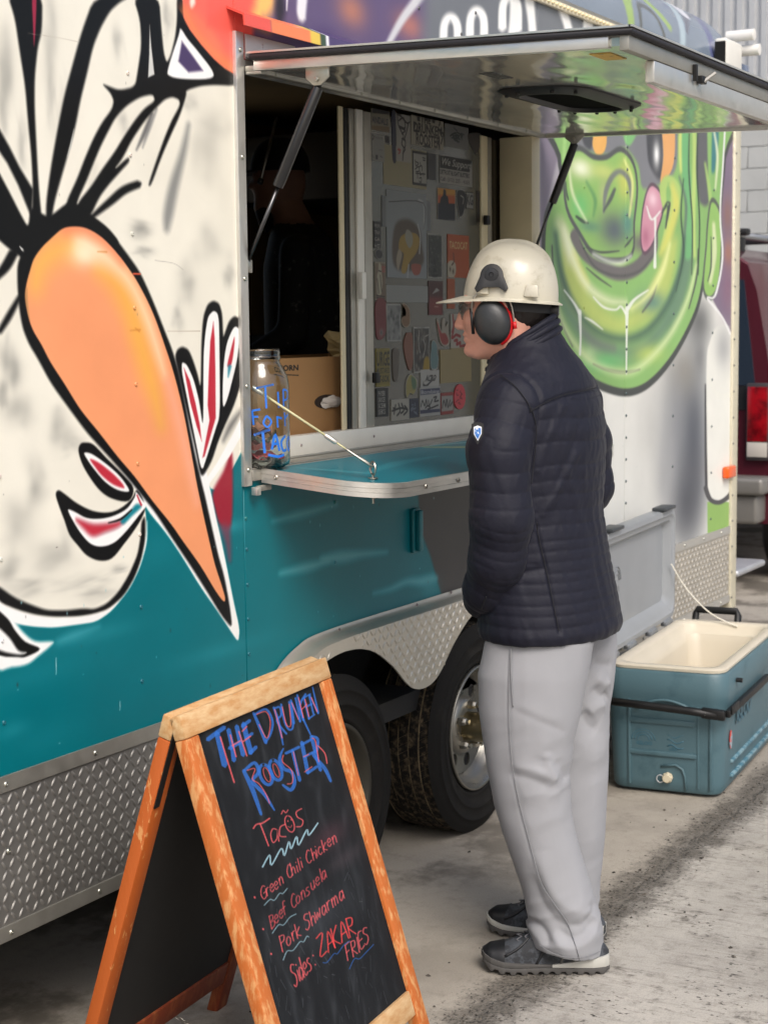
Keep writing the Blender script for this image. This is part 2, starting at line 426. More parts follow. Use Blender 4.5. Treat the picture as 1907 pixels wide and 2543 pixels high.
def P(C, pts, col, soft=.006, alpha=1, smooth=True, clip=None, grow=0): mu.poly(W_(C, pts), col, soft, alpha, smooth, clip, grow)
def R(C, pts, w, col, soft=.006, alpha=1, clip=None): mu.poly(W_(C, ribbon(pts, w)), col, soft, alpha, False, clip)
def B(C, c, rx, ry, col, alpha, clip=None):
    x, z = wall(*C(c)); x1 = wall(*C((c[0]+rx, c[1])))[0]; z1 = wall(*C((c[0], c[1]+ry)))[1]
    rx, rz = abs(x1-x), abs(z1-z)
    if col == (120, 120, 116):       # ragged overspray: many small puffs along the smudge
        for _ in range(26):
            u, v = RNG.normal(size=2)*.42; mu.blob((x+u*rx*(1-.25*v), z+v*rz), rx*RNG.uniform(.3, .8), rz*RNG.uniform(.2, .6), col, alpha*RNG.uniform(.05, .19), RNG.uniform(-.3, .3), clip)
    else: mu.blob((x, z), rx, rz, col, alpha, 0, clip)
# faint haze of overspray on the teal
for c_, rx, ry, al in (((200, 1500), 420, 90, .14), ((600, 1240), 300, 60, .25), ((1420, 1340), 320, 60, .22), ((1480, 540), 120, 50, .45), ((300, 1900), 300, 120, .12), ((80, 1850), 120, 60, .25), ((1000, 700), 160, 130, .12)):
    B(CR3, c_, rx, ry, (70, 160, 172), al)
R(CR3, [(380, 1280), (500, 1230), (640, 1180)], [30, 50, 10], (80, 165, 178), .03, .6)
# cream body of the bird, down to its outer contour
P(CR1, [(-900, -500), (1640, -500), (1640, 2774), (1565, 2890), (1480, 3050), (1365, 3180), (1300, 3000), (1200, 2900), (930, 3230), (945, 3350), (940, 3500), (900, 3655), (830, 3795), (720, 3930), (620, 4000), (500, 4015), (350, 4035), (220, 4030), (110, 4010), (30, 3960), (-900, 3900)], CREAM, .006, smooth=False)
# red flash beside the beak
P(CR3, [(1370, 320), (1440, 180), (1490, 60), (1500, 200), (1490, 520), (1420, 530), (1385, 430)], (150, 34, 52), .02)
R(CR3, [(1450, 540), (1470, 650), (1480, 760)], [70, 40, 20], (120, 60, 80), .03, .8)
# grey overspray shading on the cream
G = (120, 120, 116)
for C, c_, rx, ry, al in ((CR1, (50, 420), 70, 260, .5), (CR1, (330, 250), 55, 330, .45), (CR1, (420, 700), 40, 250, .25), (CR1, (150, 900), 35, 220, .35), (CR2, (900, 190), 90, 70, .75), (CR2, (940, 320), 60, 50, .55), (CR2, (1200, 520), 60, 160, .45), (CR2, (1480, 470), 40, 110, .5), (CR2, (1150, 760), 35, 100, .45), (CR1, (1220, 660), 60, 70, .35), (CR1, (1390, 800), 130, 120, .2), (CR2, (70, 1060), 60, 190, .8), (CR2, (20, 1250), 40, 120, .6), (CR2, (380, 1450), 60, 160, .55), (CR3, (230, 250), 60, 190, .6), (CR3, (60, 820), 90, 110, .5), (CR3, (200, 930), 150, 60, .5), (CR3, (520, 900), 190, 40, .4), (CR3, (760, 810), 60, 36, .55), (CR3, (420, 640), 60, 130, .25), (CR1, (600, 1100), 40, 150, .15), (CR1, (760, 250), 40, 140, .3), (CR1, (330, 620), 30, 260, .35), (CR1, (30, 700), 40, 200, .5), (CR1, (1080, 120), 30, 120, .5), (CR1, (800, 780), 40, 120, .3), (CR1, (1330, 1000), 110, 260, .3), (CR2, (1350, 250), 90, 160, .3), (CR2, (120, 1350), 90, 160, .5), (CR2, (480, 1560), 70, 90, .4), (CR3, (120, 500), 110, 200, .4), (CR3, (330, 780), 160, 120, .4), (CR3, (620, 960), 120, 60, .5)):
    B(C, c_, rx, ry, G, al)
R(CR1, [(1215, 800), (1180, 980), (1120, 1200), (1085, 1380), (1075, 1480)], [18, 40, 60, 60, 30], (110, 112, 112), .03, .75)
R(CR1, [(980, 730), (930, 860), (880, 965)], [20, 26, 8], (80, 80, 82), .012, .8)
R(CR1, [(1010, 700), (960, 830), (920, 950)], [14, 22, 6], (110, 110, 112), .012, .7)
# black feathers
P(CR1, [(50, -40), (100, 120), (130, 330), (165, 550), (185, 800), (205, 1000), (215, 1200), (210, 1400), (270, 1400), (255, 1250), (245, 1100), (235, 900), (225, 700), (225, 500), (245, 300), (272, 200), (275, -40)], BLK, .011, smooth=False)
P(CR1, [(210, -20), (236, -20), (233, 150), (222, 300), (214, 150)], (150, 40, 66), .006)
P(CR1, [(300, 1440), (300, 1300), (330, 1080), (370, 850), (420, 600), (480, 380), (530, 200), (610, -20), (830, -20), (770, 15), (710, 70), (650, 175), (600, 300), (560, 480), (520, 640), (490, 800), (460, 920), (420, 1060), (380, 1200), (350, 1310), (330, 1440)], BLK, .012, smooth=False)
R(CR1, [(478, 830), (455, 940), (435, 1010)], [2, 7, 2], (200, 200, 196), .004, .9)
P(CR1, [(860, -20), (905, 130), (912, 300), (890, 450), (872, 560), (770, 583), (690, 552), (664, 543), (715, 600), (735, 650), (722, 705), (655, 795), (600, 900), (545, 1030), (500, 1150), (430, 1300), (420, 1400), (480, 1400), (500, 1290), (560, 1160), (600, 1060), (645, 950), (695, 850), (745, 755), (815, 680), (900, 625), (985, 605), (1000, 650), (930, 700), (870, 775), (800, 880), (740, 980), (660, 1090), (590, 1200), (500, 1310), (480, 1420), (580, 1400), (640, 1270), (700, 1190), (775, 1105), (835, 1040), (830, 1010), (735, 1095), (790, 1020), (850, 900), (930, 780), (1000, 700), (1060, 640), (1110, 622), (1155, 640), (1160, 680), (1105, 780), (1060, 890), (1010, 1030), (955, 1195), (975, 1190), (1040, 1010), (1100, 870), (1160, 740), (1200, 615), (1200, 580), (1290, 552), (1380, 545), (1520, 552), (1520, 470), (1430, 420), (1330, 310), (1250, 190), (1190, 110), (1178, -20), (1140, -20), (1142, 120), (1130, 240), (1100, 360), (1075, 405), (1055, 340), (1040, 180), (1025, -20)], BLK, .011, smooth=False)
P(CR1, [(965, 160), (976, 300), (996, 480), (955, 500), (962, 350)], (205, 205, 200), .006, smooth=False)
R(CR1, [(895, 1185), (800, 1225), (710, 1300), (590, 1400)], [46, 52, 46, 24], BLK, .012)
P(CR1, [(-30, 780), (60, 940), (130, 1080), (215, 1220), (205, 1400), (120, 1190), (50, 1050), (-30, 930)], BLK, .012, smooth=False)
P(CR1, [(-30, 1060), (70, 1250), (130, 1370), (185, 1470), (200, 1330), (260, 1370), (320, 1400), (440, 1300), (520, 1320), (590, 1385), (700, 1470), (780, 1570), (700, 1700), (200, 1700), (130, 1650), (60, 1600), (-30, 1520)], BLK, .01, smooth=False)
R(CR2, [(90, 330), (40, 420), (-20, 490)], [60, 60, 40], BLK, .012)
R(CR2, [(125, 620), (60, 740), (0, 840)], [26, 40, 30], BLK, .014)
R(CR2, [(130, 290), (150, 315), (160, 330)], [6, 14, 6], (200, 200, 196), .004)
# comb, with its outline and the purple chip
COMB = [(1175, -30), (1182, 110), (1222, 190), (1300, 292), (1380, 382), (1450, 442), (1530, 485), (1660, 470), (1800, 100), (1830, -30)]
P(CR1, COMB, (240, 106, 92), .007, smooth=False)
cm = mu.mask(W_(CR1, COMB), .006)
R(CR1, [(1190, 60), (1260, 200), (1380, 340), (1500, 450)], [50, 60, 70, 60], (238, 140, 88), .06, .9, cm)
R(CR1, [(1240, -10), (1240, 20), (1235, 45)], [30, 34, 14], (250, 240, 225), .015, .9, cm)
R(CR1, [(1260, 100), (1330, 190), (1400, 290)], [40, 60, 40], (246, 128, 96), .05, .7, cm)
P(CR1, [(1165, 185), (1150, 230), (1085, 435), (1095, 490), (1200, 510), (1355, 505), (1368, 455), (1280, 335), (1210, 250)], WHT, .008)
P(CR1, [(1172, 265), (1160, 340), (1150, 395), (1215, 465), (1308, 455), (1245, 365)], (74, 60, 98), .01, smooth=False)
# the beak
WB = [(1130, 940-1555), (1190, -300), (1240, -60), (1290, 60), (1330, 180), (1362, 330), (1392, 480), (1425, 620), (1472, 850), (1505, 1020), (1545, 1200), (1535, 1285), (1485, 1210), (1395, 1075), (1290, 925), (1175, 735), (1075, 585), (955, 440), (910, 350), (800, 200), (650, 0)]
P(CR3, WB, WHT, .007, smooth=False)
OUTL = [(600, 100-1555), (700, 180-1555), (800, 310-1555), (900, 450-1555), (960, 580-1555), (1010, 700-1555), (1060, 830-1555), (1108, 950-1555), (1150, 1090-1555), (1190, 1290-1555), (1230, 1500-1555), (1262, 100), (1295, 240), (1325, 360), (1360, 520), (1405, 720), (1445, 860), (1480, 1050), (1497, 1195), (1430, 1115), (1330, 950), (1215, 770), (1100, 600), (1000, 445), (905, 325), (830, 232), (740, 130), (640, 20), (555, 1480-1555), (445, 1330-1555), (330, 1170-1555), (245, 1010-1555), (190, 920-1555), (150, 820-1555), (128, 700-1555), (115, 540-1555), (115, 400-1555), (160, 300-1555), (300, 160-1555), (450, 85-1555)]
P(CR3, OUTL, BLK, .011, smooth=False)
BEAK = [(400, 180), (470, 163), (560, 175), (660, 235), (760, 340), (850, 460), (910, 560), (970, 680), (1015, 790), (1062, 925), (1110, 1070), (1152, 1225), (1192, 1400), (1240, 1659), (1268, 1815), (1302, 1975), (1342, 2155), (1385, 2335), (1425, 2460), (1450, 2550), (1440, 2575), (1390, 2510), (1290, 2345), (1180, 2190), (1100, 2075), (980, 1925), (870, 1775), (760, 1645), (640, 1490), (520, 1340), (420, 1180), (330, 1040), (270, 925), (215, 830), (185, 740), (165, 620), (172, 540), (195, 450), (222, 370), (270, 300), (330, 240)]
P(CR2, BEAK, (234, 152, 106), .006)
bm_ = mu.mask(W_(CR2, BEAK), .005)
R(CR2, [(230, 560), (260, 420), (360, 320), (480, 300)], [60, 110, 130, 90], (236, 176, 84), .09, .9, bm_)
R(CR2, [(640, 430), (760, 540), (850, 720), (900, 900), (950, 1080), (1000, 1260), (1040, 1450)], [70, 110, 120, 120, 110, 80, 30], (232, 172, 74), .08, .8, bm_)
R(CR2, [(520, 250), (640, 330), (760, 430), (860, 560), (950, 760), (1010, 940), (1060, 1110)], [90, 110, 60, 46, 42, 36, 10], (248, 226, 190), .06, .8, bm_)
B(CR2, (540, 340), 90, 90, (250, 236, 205), .75, bm_)
R(CR2, [(420, 175), (560, 180), (680, 260), (790, 390)], [40, 50, 40, 30], (236, 130, 92), .05, .8, bm_)
R(CR2, [(1080, 1150), (1150, 1400), (1220, 1700), (1270, 1950)], [50, 60, 60, 30], (240, 168, 140), .05, .7, bm_)
R(CR2, [(175, 560), (172, 660), (190, 760)], [6, 20, 8], (170, 130, 80), .01, .8, bm_)
R(CR2, [(860, 466), (905, 468)], [12, 10], (225, 90, 60), .004)
for q in (((840, 832), (905, 826)), ((872, 815), (900, 838)), ((630, 324), (690, 326))): R(CR2, list(q), [4, 8], (196, 120, 50), .006, .8)
# three plumes beside the beak
P(CR2, [(1128, 1000), (1142, 955), (1175, 935), (1215, 955), (1243, 1020), (1272, 1110), (1294, 1210), (1298, 900), (1310, 740), (1338, 662), (1375, 640), (1412, 657), (1432, 725), (1437, 870), (1445, 860), (1475, 772), (1510, 738), (1542, 755), (1560, 800), (1560, 1130), (1535, 1230), (1500, 1330), (1440, 1460), (1400, 1560), (1365, 1670), (1312, 1765), (1290, 1760), (1260, 1600), (1190, 1290), (1150, 1100)], BLK, .011, smooth=False)
P(CR2, [(1172, 1032), (1205, 1050), (1250, 1150), (1285, 1290), (1310, 1470), (1310, 1000), (1322, 850), (1340, 740), (1375, 702), (1402, 718), (1412, 780), (1415, 1000), (1418, 1380), (1385, 1480), (1335, 1640), (1300, 1745), (1265, 1570), (1235, 1420), (1200, 1240), (1172, 1100)], WHT, .006, smooth=False)
P(CR2, [(1185, 1070), (1222, 1150), (1260, 1300), (1288, 1440), (1300, 1545), (1268, 1450), (1225, 1290)], RED, .006, smooth=False)
P(CR2, [(1375, 775), (1355, 900), (1345, 1100), (1338, 1310), (1350, 1410), (1325, 1540), (1305, 1650), (1318, 1640), (1390, 1395), (1388, 1100), (1383, 880)], RED, .007, smooth=False)
P(CR2, [(1436, 1310), (1438, 1100), (1458, 930), (1498, 825), (1525, 808), (1542, 850), (1530, 1000), (1502, 1130), (1462, 1280)], WHT, .006)
P(CR2, [(1510, 875), (1482, 975), (1465, 1060), (1490, 1050), (1506, 960)], RED, .007)
R(CR2, [(1480, 1060), (1470, 1130)], [24, 6], (40, 130, 150), .01, .9)
P(CR2, [(1570, 1190), (1560, 1370), (1500, 1500), (1400, 1680), (1320, 1800), (1340, 1830), (1480, 1640), (1570, 1480)], WHT, .007, smooth=False)
R(CR2, [(1560, 1340), (1490, 1440), (1440, 1540)], [10, 30, 10], (70, 70, 72), .03, .8)
# leaf, crescent and belly contour below
P(CR3, [(508, 50), (520, 8), (552, -2), (605, 12), (690, 100), (790, 200), (860, 290), (830, 372), (730, 360), (650, 310), (580, 220), (530, 130)], BLK, .007)
P(CR3, [(545, 65), (592, 70), (680, 130), (760, 200), (810, 262), (832, 312), (760, 303), (680, 252), (610, 172), (566, 110)], WHT, .006)
P(CR3, [(583, 105), (640, 128), (720, 190), (780, 250), (800, 290), (730, 267), (660, 212), (618, 160)], RED, .008)
P(CR3, [(362, 335), (380, 306), (420, 330), (500, 390), (600, 438), (700, 448), (780, 420), (850, 360), (885, 305), (935, 400), (920, 470), (870, 555), (800, 650), (722, 742), (640, 757), (560, 722), (500, 655), (450, 590), (418, 500), (388, 420)], BLK, .007)
P(CR3, [(440, 432), (482, 442), (560, 482), (650, 487), (740, 466), (820, 420), (868, 350), (878, 315), (920, 370), (945, 402), (900, 462), (820, 562), (740, 640), (660, 667), (590, 652), (530, 592), (478, 512)], WHT, .006)
P(CR3, [(492, 488), (600, 520), (700, 515), (800, 478), (870, 400), (912, 412), (860, 462), (780, 540), (690, 582), (600, 602), (540, 550)], (205, 206, 208), .01)
P(CR3, [(494, 490), (600, 522), (720, 516), (800, 500), (760, 540), (680, 572), (600, 600), (540, 552)], RED, .02)
P(CR3, [(780, 500), (840, 440), (880, 395), (910, 412), (850, 470), (800, 520)], (20, 125, 140), .012)
R(CR3, [(700, 515), (780, 490), (850, 430)], [6, 14, 8], BLK, .006)
R(CR3, [(884, 335), (912, 402)], [8, 12], RED, .005)
P(CR3, [(-30, 905), (100, 1000), (200, 1042), (300, 1078), (420, 1080), (540, 1066), (610, 1072), (690, 1036), (765, 960), (832, 850), (888, 720), (908, 600), (912, 505), (936, 470), (938, 620), (912, 745), (870, 862), (800, 982), (700, 1070), (600, 1102), (500, 1117), (350, 1120), (230, 1106), (120, 1076), (-30, 1015)], BLK, .011, smooth=False)
P(CR3, [(950, 470), (950, 640), (905, 800), (835, 942), (722, 1082), (620, 1152), (500, 1170), (350, 1190), (220, 1183), (100, 1165), (20, 1105), (-30, 1090), (-30, 1020), (120, 1082), (230, 1112), (350, 1126), (500, 1122), (602, 1106), (704, 1074), (804, 986), (874, 865), (916, 748), (940, 620)], WHT, .008, smooth=False)
P(CR3, [(-30, 1020), (80, 1125), (150, 1215), (230, 1275), (338, 1278), (330, 1305), (250, 1372), (180, 1424), (80, 1444), (-30, 1432)], WHT, .012)
P(CR3, [(-30, 1090), (50, 1130), (100, 1208), (165, 1280), (258, 1325), (180, 1372), (120, 1378), (-30, 1342)], BLK, .007)
P(CR3, [(-30, 1180), (60, 1250), (120, 1335), (172, 1350), (110, 1362), (-30, 1315)], WHT, .01)
# upper band above the hatch: red to yellow to purple, with pale lettering
UB = [(60, -200), (2900, -200), (2900, 760), (100, 420)]
P(CR5, [(215, -200), (4000, -200), (4000, 1200), (96, 460), (96, 200)], (98, 84, 118), .006, smooth=False)
P(CR5, [(-60, -200), (260, -200), (240, 60), (220, 120), (200, 330), (98, 420), (98, 200), (-60, 150)], (240, 100, 88), .03, smooth=False)
R(CR5, [(290, -60), (275, 40), (240, 110), (300, 170)], [110, 110, 70, 30], (245, 190, 110), .05)
R(CR5, [(365, 140), (370, 60), (365, -40)], [30, 60, 40], (40, 36, 44), .04, .85)
B(CR5, (790, 60), 90, 110, (200, 130, 100), .75); B(CR5, (1130, 150), 90, 90, (196, 122, 100), .7); B(CR5, (640, 200), 90, 60, (76, 60, 104), .5)
R(CR5, [(505, -60), (495, 60), (500, 115)], [60, 56, 40], (228, 226, 232), .02)
R(CR5, [(412, -40), (408, 60)], [12, 6], (230, 228, 232), .01)
R(CR5, [(1200, -30), (1090, 110), (1000, 270)], [60, 46, 34], (205, 205, 208), .02)
P(CR5, [(1230, -200), (4200, -200), (4200, 1300), (1200, 400)], (112, 116, 122), .12, smooth=False)
for x0, y0, sx in ((1370, 60, 1), (1525, 20, 1), (1720, -60, 1.1)):
    R(CR5, [(x0-40*sx, y0+230), (x0-36*sx, y0+90), (x0, y0+40), (x0+40*sx, y0+90), (x0+42*sx, y0+240)], [50, 46, 50, 46, 50], (244, 244, 240), .022)
for pts in ([(1750, -40), (1740, 120), (1720, 330)], [(1830, -40), (1850, 140), (1860, 330)], [(2000, -30), (2060, 150), (2100, 330)], [(2180, 60), (2180, 330)], [(2330, 0), (2340, 340)]):
    R(CR5, pts, [60, 46, 60], (242, 242, 238), .03)
# right-hand part: a green swirling face over silver and purple
C = CR6
P(C, [(325, 600), (1500, 600), (1500, 3300), (325, 3300)], (230, 230, 222), .004, smooth=False)
P(C, [(325, 560), (520, 560), (500, 1000), (400, 1300), (420, 1900), (470, 2060), (325, 2060)], (128, 118, 136), .05, smooth=False)
P(C, [(1360, 560), (1500, 560), (1500, 2050), (1440, 1960), (1380, 1830), (1330, 1740)], (120, 102, 128), .02, smooth=False)
for c_, rx, ry, col in (((1420, 1250), 30, 120, (140, 96, 88)), ((1425, 1480), 26, 90, (176, 110, 80)), ((1420, 1680), 40, 160, (134, 92, 118)), ((430, 800), 40, 60, (176, 172, 180))): B(C, c_, rx, ry, col, .8)
R(C, [(355, 1350), (400, 1150), (440, 950)], [20, 40, 30], (176, 172, 178), .03, .8)
R(C, [(352, 1300), (348, 1500), (345, 1700)], [10, 8, 14], (226, 224, 226), .012)
R(C, [(385, 1850), (400, 1920), (412, 1960)], [10, 14, 8], (232, 230, 230), .01)
# dark sweep and white post at the far end
B(C, (1210, 2560), 110, 560, (70, 76, 88), 1.0); B(C, (1180, 2900), 110, 300, (64, 68, 78), .9); B(C, (1150, 2180), 90, 160, (140, 130, 108), .6); B(C, (1255, 1880), 80, 150, (96, 98, 98), .9); B(C, (1260, 2080), 36, 120, (110, 112, 114), .7); B(C, (1000, 2500), 160, 500, (180, 180, 176), .7); B(C, (1120, 2450), 90, 420, (110, 114, 122), .6); B(C, (1060, 2750), 60, 300, (150, 152, 156), .6)
P(C, [(1298, 2160), (1318, 1990), (1370, 1900), (1445, 1990), (1450, 2860), (1410, 2905), (1340, 2905), (1300, 2850)], (226, 226, 216), .02)
B(C, (1400, 2020), 50, 140, (150, 152, 154), .7)
R(C, [(1292, 2240), (1294, 2600), (1298, 2850)], [8, 14, 16], (60, 62, 66), .015)
P(C, [(1303, 2925), (1460, 2925), (1460, 3250), (1305, 3250)], (128, 186, 84), .006, smooth=False)
R(C, [(1292, 2840), (1320, 2910), (1370, 2928), (1420, 2900), (1450, 2860)], 26, (70, 70, 74), .008)
# face
FACE = [(470, 640), (450, 900), (470, 1080), (400, 1200), (365, 1330), (362, 1550), (382, 1700), (410, 1850), (455, 1990), (520, 2090), (600, 2170), (700, 2232), (820, 2264), (920, 2242), (1010, 2172), (1100, 2060), (1180, 1920), (1240, 1780), (1272, 1640), (1300, 1450), (1360, 1300), (1385, 1080), (1400, 900), (1410, 640)]
P(C, FACE, (66, 70, 68), .012, grow=.03)
P(C, FACE, (124, 190, 98), .012)
fm = mu.mask(W_(C, FACE), .01)
def FR(pts, w, col, soft=.03, al=1): R(C, pts, w, col, soft, al, fm)
def FB(c, rx, ry, col, al=.9): B(C, c, rx, ry, col, al, fm)
FR([(430, 1330), (440, 1600), (520, 1850), (660, 2010), (820, 2060), (960, 2000), (1100, 1820), (1180, 1560), (1200, 1300)], [60, 80, 90, 100, 100, 90, 90, 70, 60], (86, 130, 108), .10, .8)
FR([(470, 1420), (520, 1640), (620, 1800), (760, 1890), (860, 1870), (980, 1780), (1060, 1600), (1100, 1400)], [50, 120, 130, 120, 110, 110, 90, 60], (176, 206, 96), .10, .9)
FR([(440, 1290), (480, 1400), (520, 1520)], [40, 70, 60], (216, 226, 176), .08, .9)
FR([(520, 1480), (560, 1580), (600, 1660)], [20, 40, 30], (226, 214, 84), .06, .9)
FB((700, 2110), 130, 60, (96, 196, 110)); FB((960, 2060), 90, 60, (180, 216, 90), .7); FB((620, 2060), 50, 60, (170, 220, 150), .7); FB((980, 1760), 90, 70, (86, 142, 124), .9); FB((430, 1500), 30, 200, (130, 206, 110), .8)
FR([(400, 1430), (410, 1640), (450, 1860), (520, 2020)], [8, 14, 14, 8], (70, 80, 74), .012, .9)
FR([(600, 1560), (670, 1620), (745, 1672)], [6, 12, 6], (78, 84, 76), .01, .9); FR([(1010, 1660), (980, 1740), (925, 1820)], [6, 14, 8], (82, 86, 86), .014, .9)
FR([(640, 2120), (720, 2155), (820, 2170), (910, 2152)], [10, 18, 20, 12], (60, 66, 62), .01)
FR([(1250, 1450), (1240, 1620), (1195, 1800)], [6, 10, 6], (70, 76, 72), .01); FR([(560, 1900), (640, 1990), (760, 2030)], [20, 36, 30], (110, 118, 112), .06, .8)
P(C, [(505, 1380), (560, 1490), (640, 1565), (740, 1625), (820, 1635), (900, 1605), (970, 1535), (1015, 1440), (1000, 1290), (920, 1480), (820, 1550), (720, 1530), (640, 1500), (580, 1430), (540, 1330)], (104, 100, 100), .02, clip=fm)
FB((920, 1420), 60, 60, (110, 96, 104), .9)
# eye field, nose, tongue
P(C, [(520, 640), (600, 640), (1110, 640), (1130, 800), (1120, 980), (1050, 1060), (930, 1100), (900, 960), (820, 860), (740, 900), (600, 880), (520, 850)], (120, 122, 128), .03, clip=fm)
P(C, [(640, 640), (700, 640), (718, 800), (705, 880), (670, 905), (645, 880), (630, 800)], (236, 172, 80), .012, clip=fm)
P(C, [(582, 640), (640, 640), (632, 850), (600, 860), (575, 800)], (70, 72, 78), .02, clip=fm)
P(C, [(800, 640), (920, 640), (900, 760), (850, 850), (815, 800)], (110, 190, 110), .02, clip=fm)
P(C, [(955, 640), (1030, 640), (1042, 900), (1030, 1040), (985, 1000), (955, 900)], (66, 68, 74), .03, clip=fm)
FB((1008, 900), 20, 80, (236, 238, 236), 1.0)
P(C, [(1035, 640), (1100, 640), (1116, 820), (1100, 980), (1045, 1060), (1030, 1050), (1048, 900)], (232, 164, 92), .012, clip=fm)
NOSE = [(478, 1010), (500, 910), (560, 880), (640, 930), (720, 930), (800, 885), (868, 960), (890, 1100), (872, 1290), (860, 1470), (740, 1500), (640, 1460), (560, 1340), (490, 1200)]
P(C, NOSE, (80, 84, 84), .012, grow=.02, clip=fm)
P(C, NOSE, (128, 192, 92), .012, clip=fm); nm = mu.mask(W_(C, NOSE), .01)
for c_, rx, ry, col, al in (((570, 980), 70, 60, (232, 240, 206), 1), ((700, 1000), 80, 50, (196, 216, 110), .8), ((560, 1200), 60, 90, (92, 196, 104), .9), ((820, 1050), 40, 120, (200, 206, 84), .8), ((760, 1340), 90, 110, (84, 100, 104), 1), ((840, 1300), 40, 90, (70, 140, 130), .8), ((620, 1320), 70, 40, (80, 140, 110), .8), ((700, 1120), 30, 80, (176, 186, 130), .6)): B(C, c_, rx, ry, col, al, nm)
R(C, [(700, 1240), (712, 1120), (750, 1030), (800, 1000), (850, 1060), (862, 1200)], [10, 24, 30, 30, 24, 12], (110, 114, 116), .02, .9, nm)
R(C, [(765, 1100), (740, 1160), (700, 1230)], [16, 22, 10], (76, 84, 84), .014, .9, nm)
R(C, [(540, 1260), (580, 1290), (610, 1300)], [14, 20, 10], (52, 70, 62), .01, .9, nm); R(C, [(480, 1060), (480, 1110), (495, 1165)], [6, 14, 8], (60, 80, 70), .01, .9, nm)
FR([(600, 1440), (680, 1470), (790, 1462)], [6, 14, 8], (70, 80, 74), .01); FR([(870, 1380), (840, 1420), (822, 1440)], [6, 12, 6], (70, 80, 74), .01)
FR([(640, 1480), (720, 1520), (800, 1530), (860, 1490)], [16, 20, 24, 16], (222, 232, 214), .03, .8)
TON = [(985, 1085), (952, 1130), (928, 1250), (920, 1400), (938, 1465), (980, 1420), (1012, 1330), (1040, 1230), (1034, 1140)]
P(C, TON, (92, 70, 84), .01, grow=.014, clip=fm); P(C, TON, (206, 138, 158), .01, clip=fm)
FB((985, 1160), 30, 50, (234, 196, 206), .9); FB((945, 1380), 24, 60, (170, 92, 120), .8)
# cheek swirl, hair strands and ear drop
FR([(1045, 1450), (1090, 1280), (1120, 1120), (1080, 1045), (1045, 1100), (1060, 1240)], [30, 50, 56, 50, 40, 20], (160, 210, 104), .02)
FR([(1100, 1080), (1120, 1200), (1075, 1380), (1030, 1480)], [20, 40, 40, 20], (214, 212, 92), .05, .9)
FR([(1040, 1240), (1080, 1180), (1060, 1330)], [10, 20, 8], (66, 78, 72), .014)
for pts, w, col in (([(1180, 640), (1170, 900), (1200, 1200), (1190, 1500)], [40, 50, 50, 40], (98, 186, 112)), ([(1150, 640), (1145, 860), (1150, 1000)], [14, 18, 12], (190, 222, 110)), ([(1220, 640), (1230, 900), (1222, 1200), (1230, 1500)], [16, 24, 24, 16], (170, 216, 110)), ([(1275, 760), (1280, 1000), (1290, 1180)], [60, 84, 60], (92, 94, 98)), ([(1345, 640), (1350, 800), (1335, 1000)], [30, 40, 24], (48, 128, 130)), ([(1310, 640), (1315, 900), (1320, 1150)], [16, 20, 16], (128, 196, 104)), ([(1290, 950), (1320, 1150), (1330, 1400)], [10, 20, 10], (150, 206, 104)), ([(1140, 1030), (1180, 1200), (1160, 1480)], [8, 14, 8], (88, 120, 104))): FR(pts, w, col, .03)
EAR = [(1330, 1180), (1372, 1240), (1382, 1400), (1368, 1620), (1335, 1715), (1298, 1715), (1284, 1640), (1300, 1450), (1310, 1300)]
P(C, EAR, (84, 94, 84), .01, grow=.02); P(C, EAR, (132, 196, 92), .01); R(C, [(1340, 1300), (1345, 1480), (1320, 1650)], [16, 26, 16], (206, 226, 170), .03, .9); R(C, [(1325, 1380), (1325, 1550), (1305, 1640)], [5, 9, 5], (70, 90, 74), .01)
R(C, [(1412, 640), (1395, 950), (1378, 1250), (1392, 1500), (1350, 1720), (1305, 1738), (1385, 1840), (1440, 1950)], [10, 9, 9, 10, 12, 14, 10, 12], (226, 226, 224), .008)
# more banding, light and dark, through the grin and hair
for pts, w, col, so in (([(420, 1360), (450, 1580), (530, 1790), (660, 1930), (820, 1975), (960, 1920), (1080, 1760), (1150, 1560), (1170, 1380)], [16, 30, 34, 36, 36, 34, 30, 24, 12], (62, 104, 84), .05), ([(385, 1500), (410, 1720), (480, 1920), (600, 2080), (740, 2160), (860, 2165), (980, 2080), (1100, 1930), (1190, 1740), (1240, 1540)], [10, 20, 26, 30, 34, 34, 30, 26, 20, 10], (196, 232, 160), .05), ([(470, 1330), (520, 1500), (600, 1660), (720, 1750), (830, 1760)], [10, 30, 36, 30, 12], (226, 238, 196), .06), ([(860, 1800), (960, 1720), (1040, 1580), (1085, 1420)], [12, 30, 30, 10], (232, 238, 150), .05), ([(560, 1400), (640, 1545), (740, 1600), (830, 1605), (920, 1570), (1000, 1470)], [6, 12, 14, 14, 12, 6], (78, 80, 78), .012),
                        ([(1200, 700), (1196, 1000), (1216, 1300), (1212, 1600)], [6, 9, 9, 6], (52, 78, 62), .012), ([(1250, 700), (1244, 1000), (1258, 1300), (1250, 1600)], [6, 9, 9, 6], (44, 66, 54), .012), ([(1165, 1040), (1150, 1250), (1165, 1480), (1120, 1700)], [6, 10, 10, 6], (50, 84, 66), .012), ([(500, 960), (520, 1130), (600, 1290)], [8, 16, 8], (206, 234, 180), .03), ([(600, 1060), (650, 1160), (640, 1260)], [8, 18, 8], (80, 150, 84), .03), ([(820, 930), (868, 1060), (850, 1260)], [8, 14, 8], (232, 236, 140), .03), ([(480, 740), (470, 900), (488, 1000)], [14, 20, 14], (150, 214, 120), .03), ([(1330, 700), (1362, 900), (1350, 1100)], [8, 14, 8], (216, 232, 190), .03)): FR(pts, w, col, so, .9)
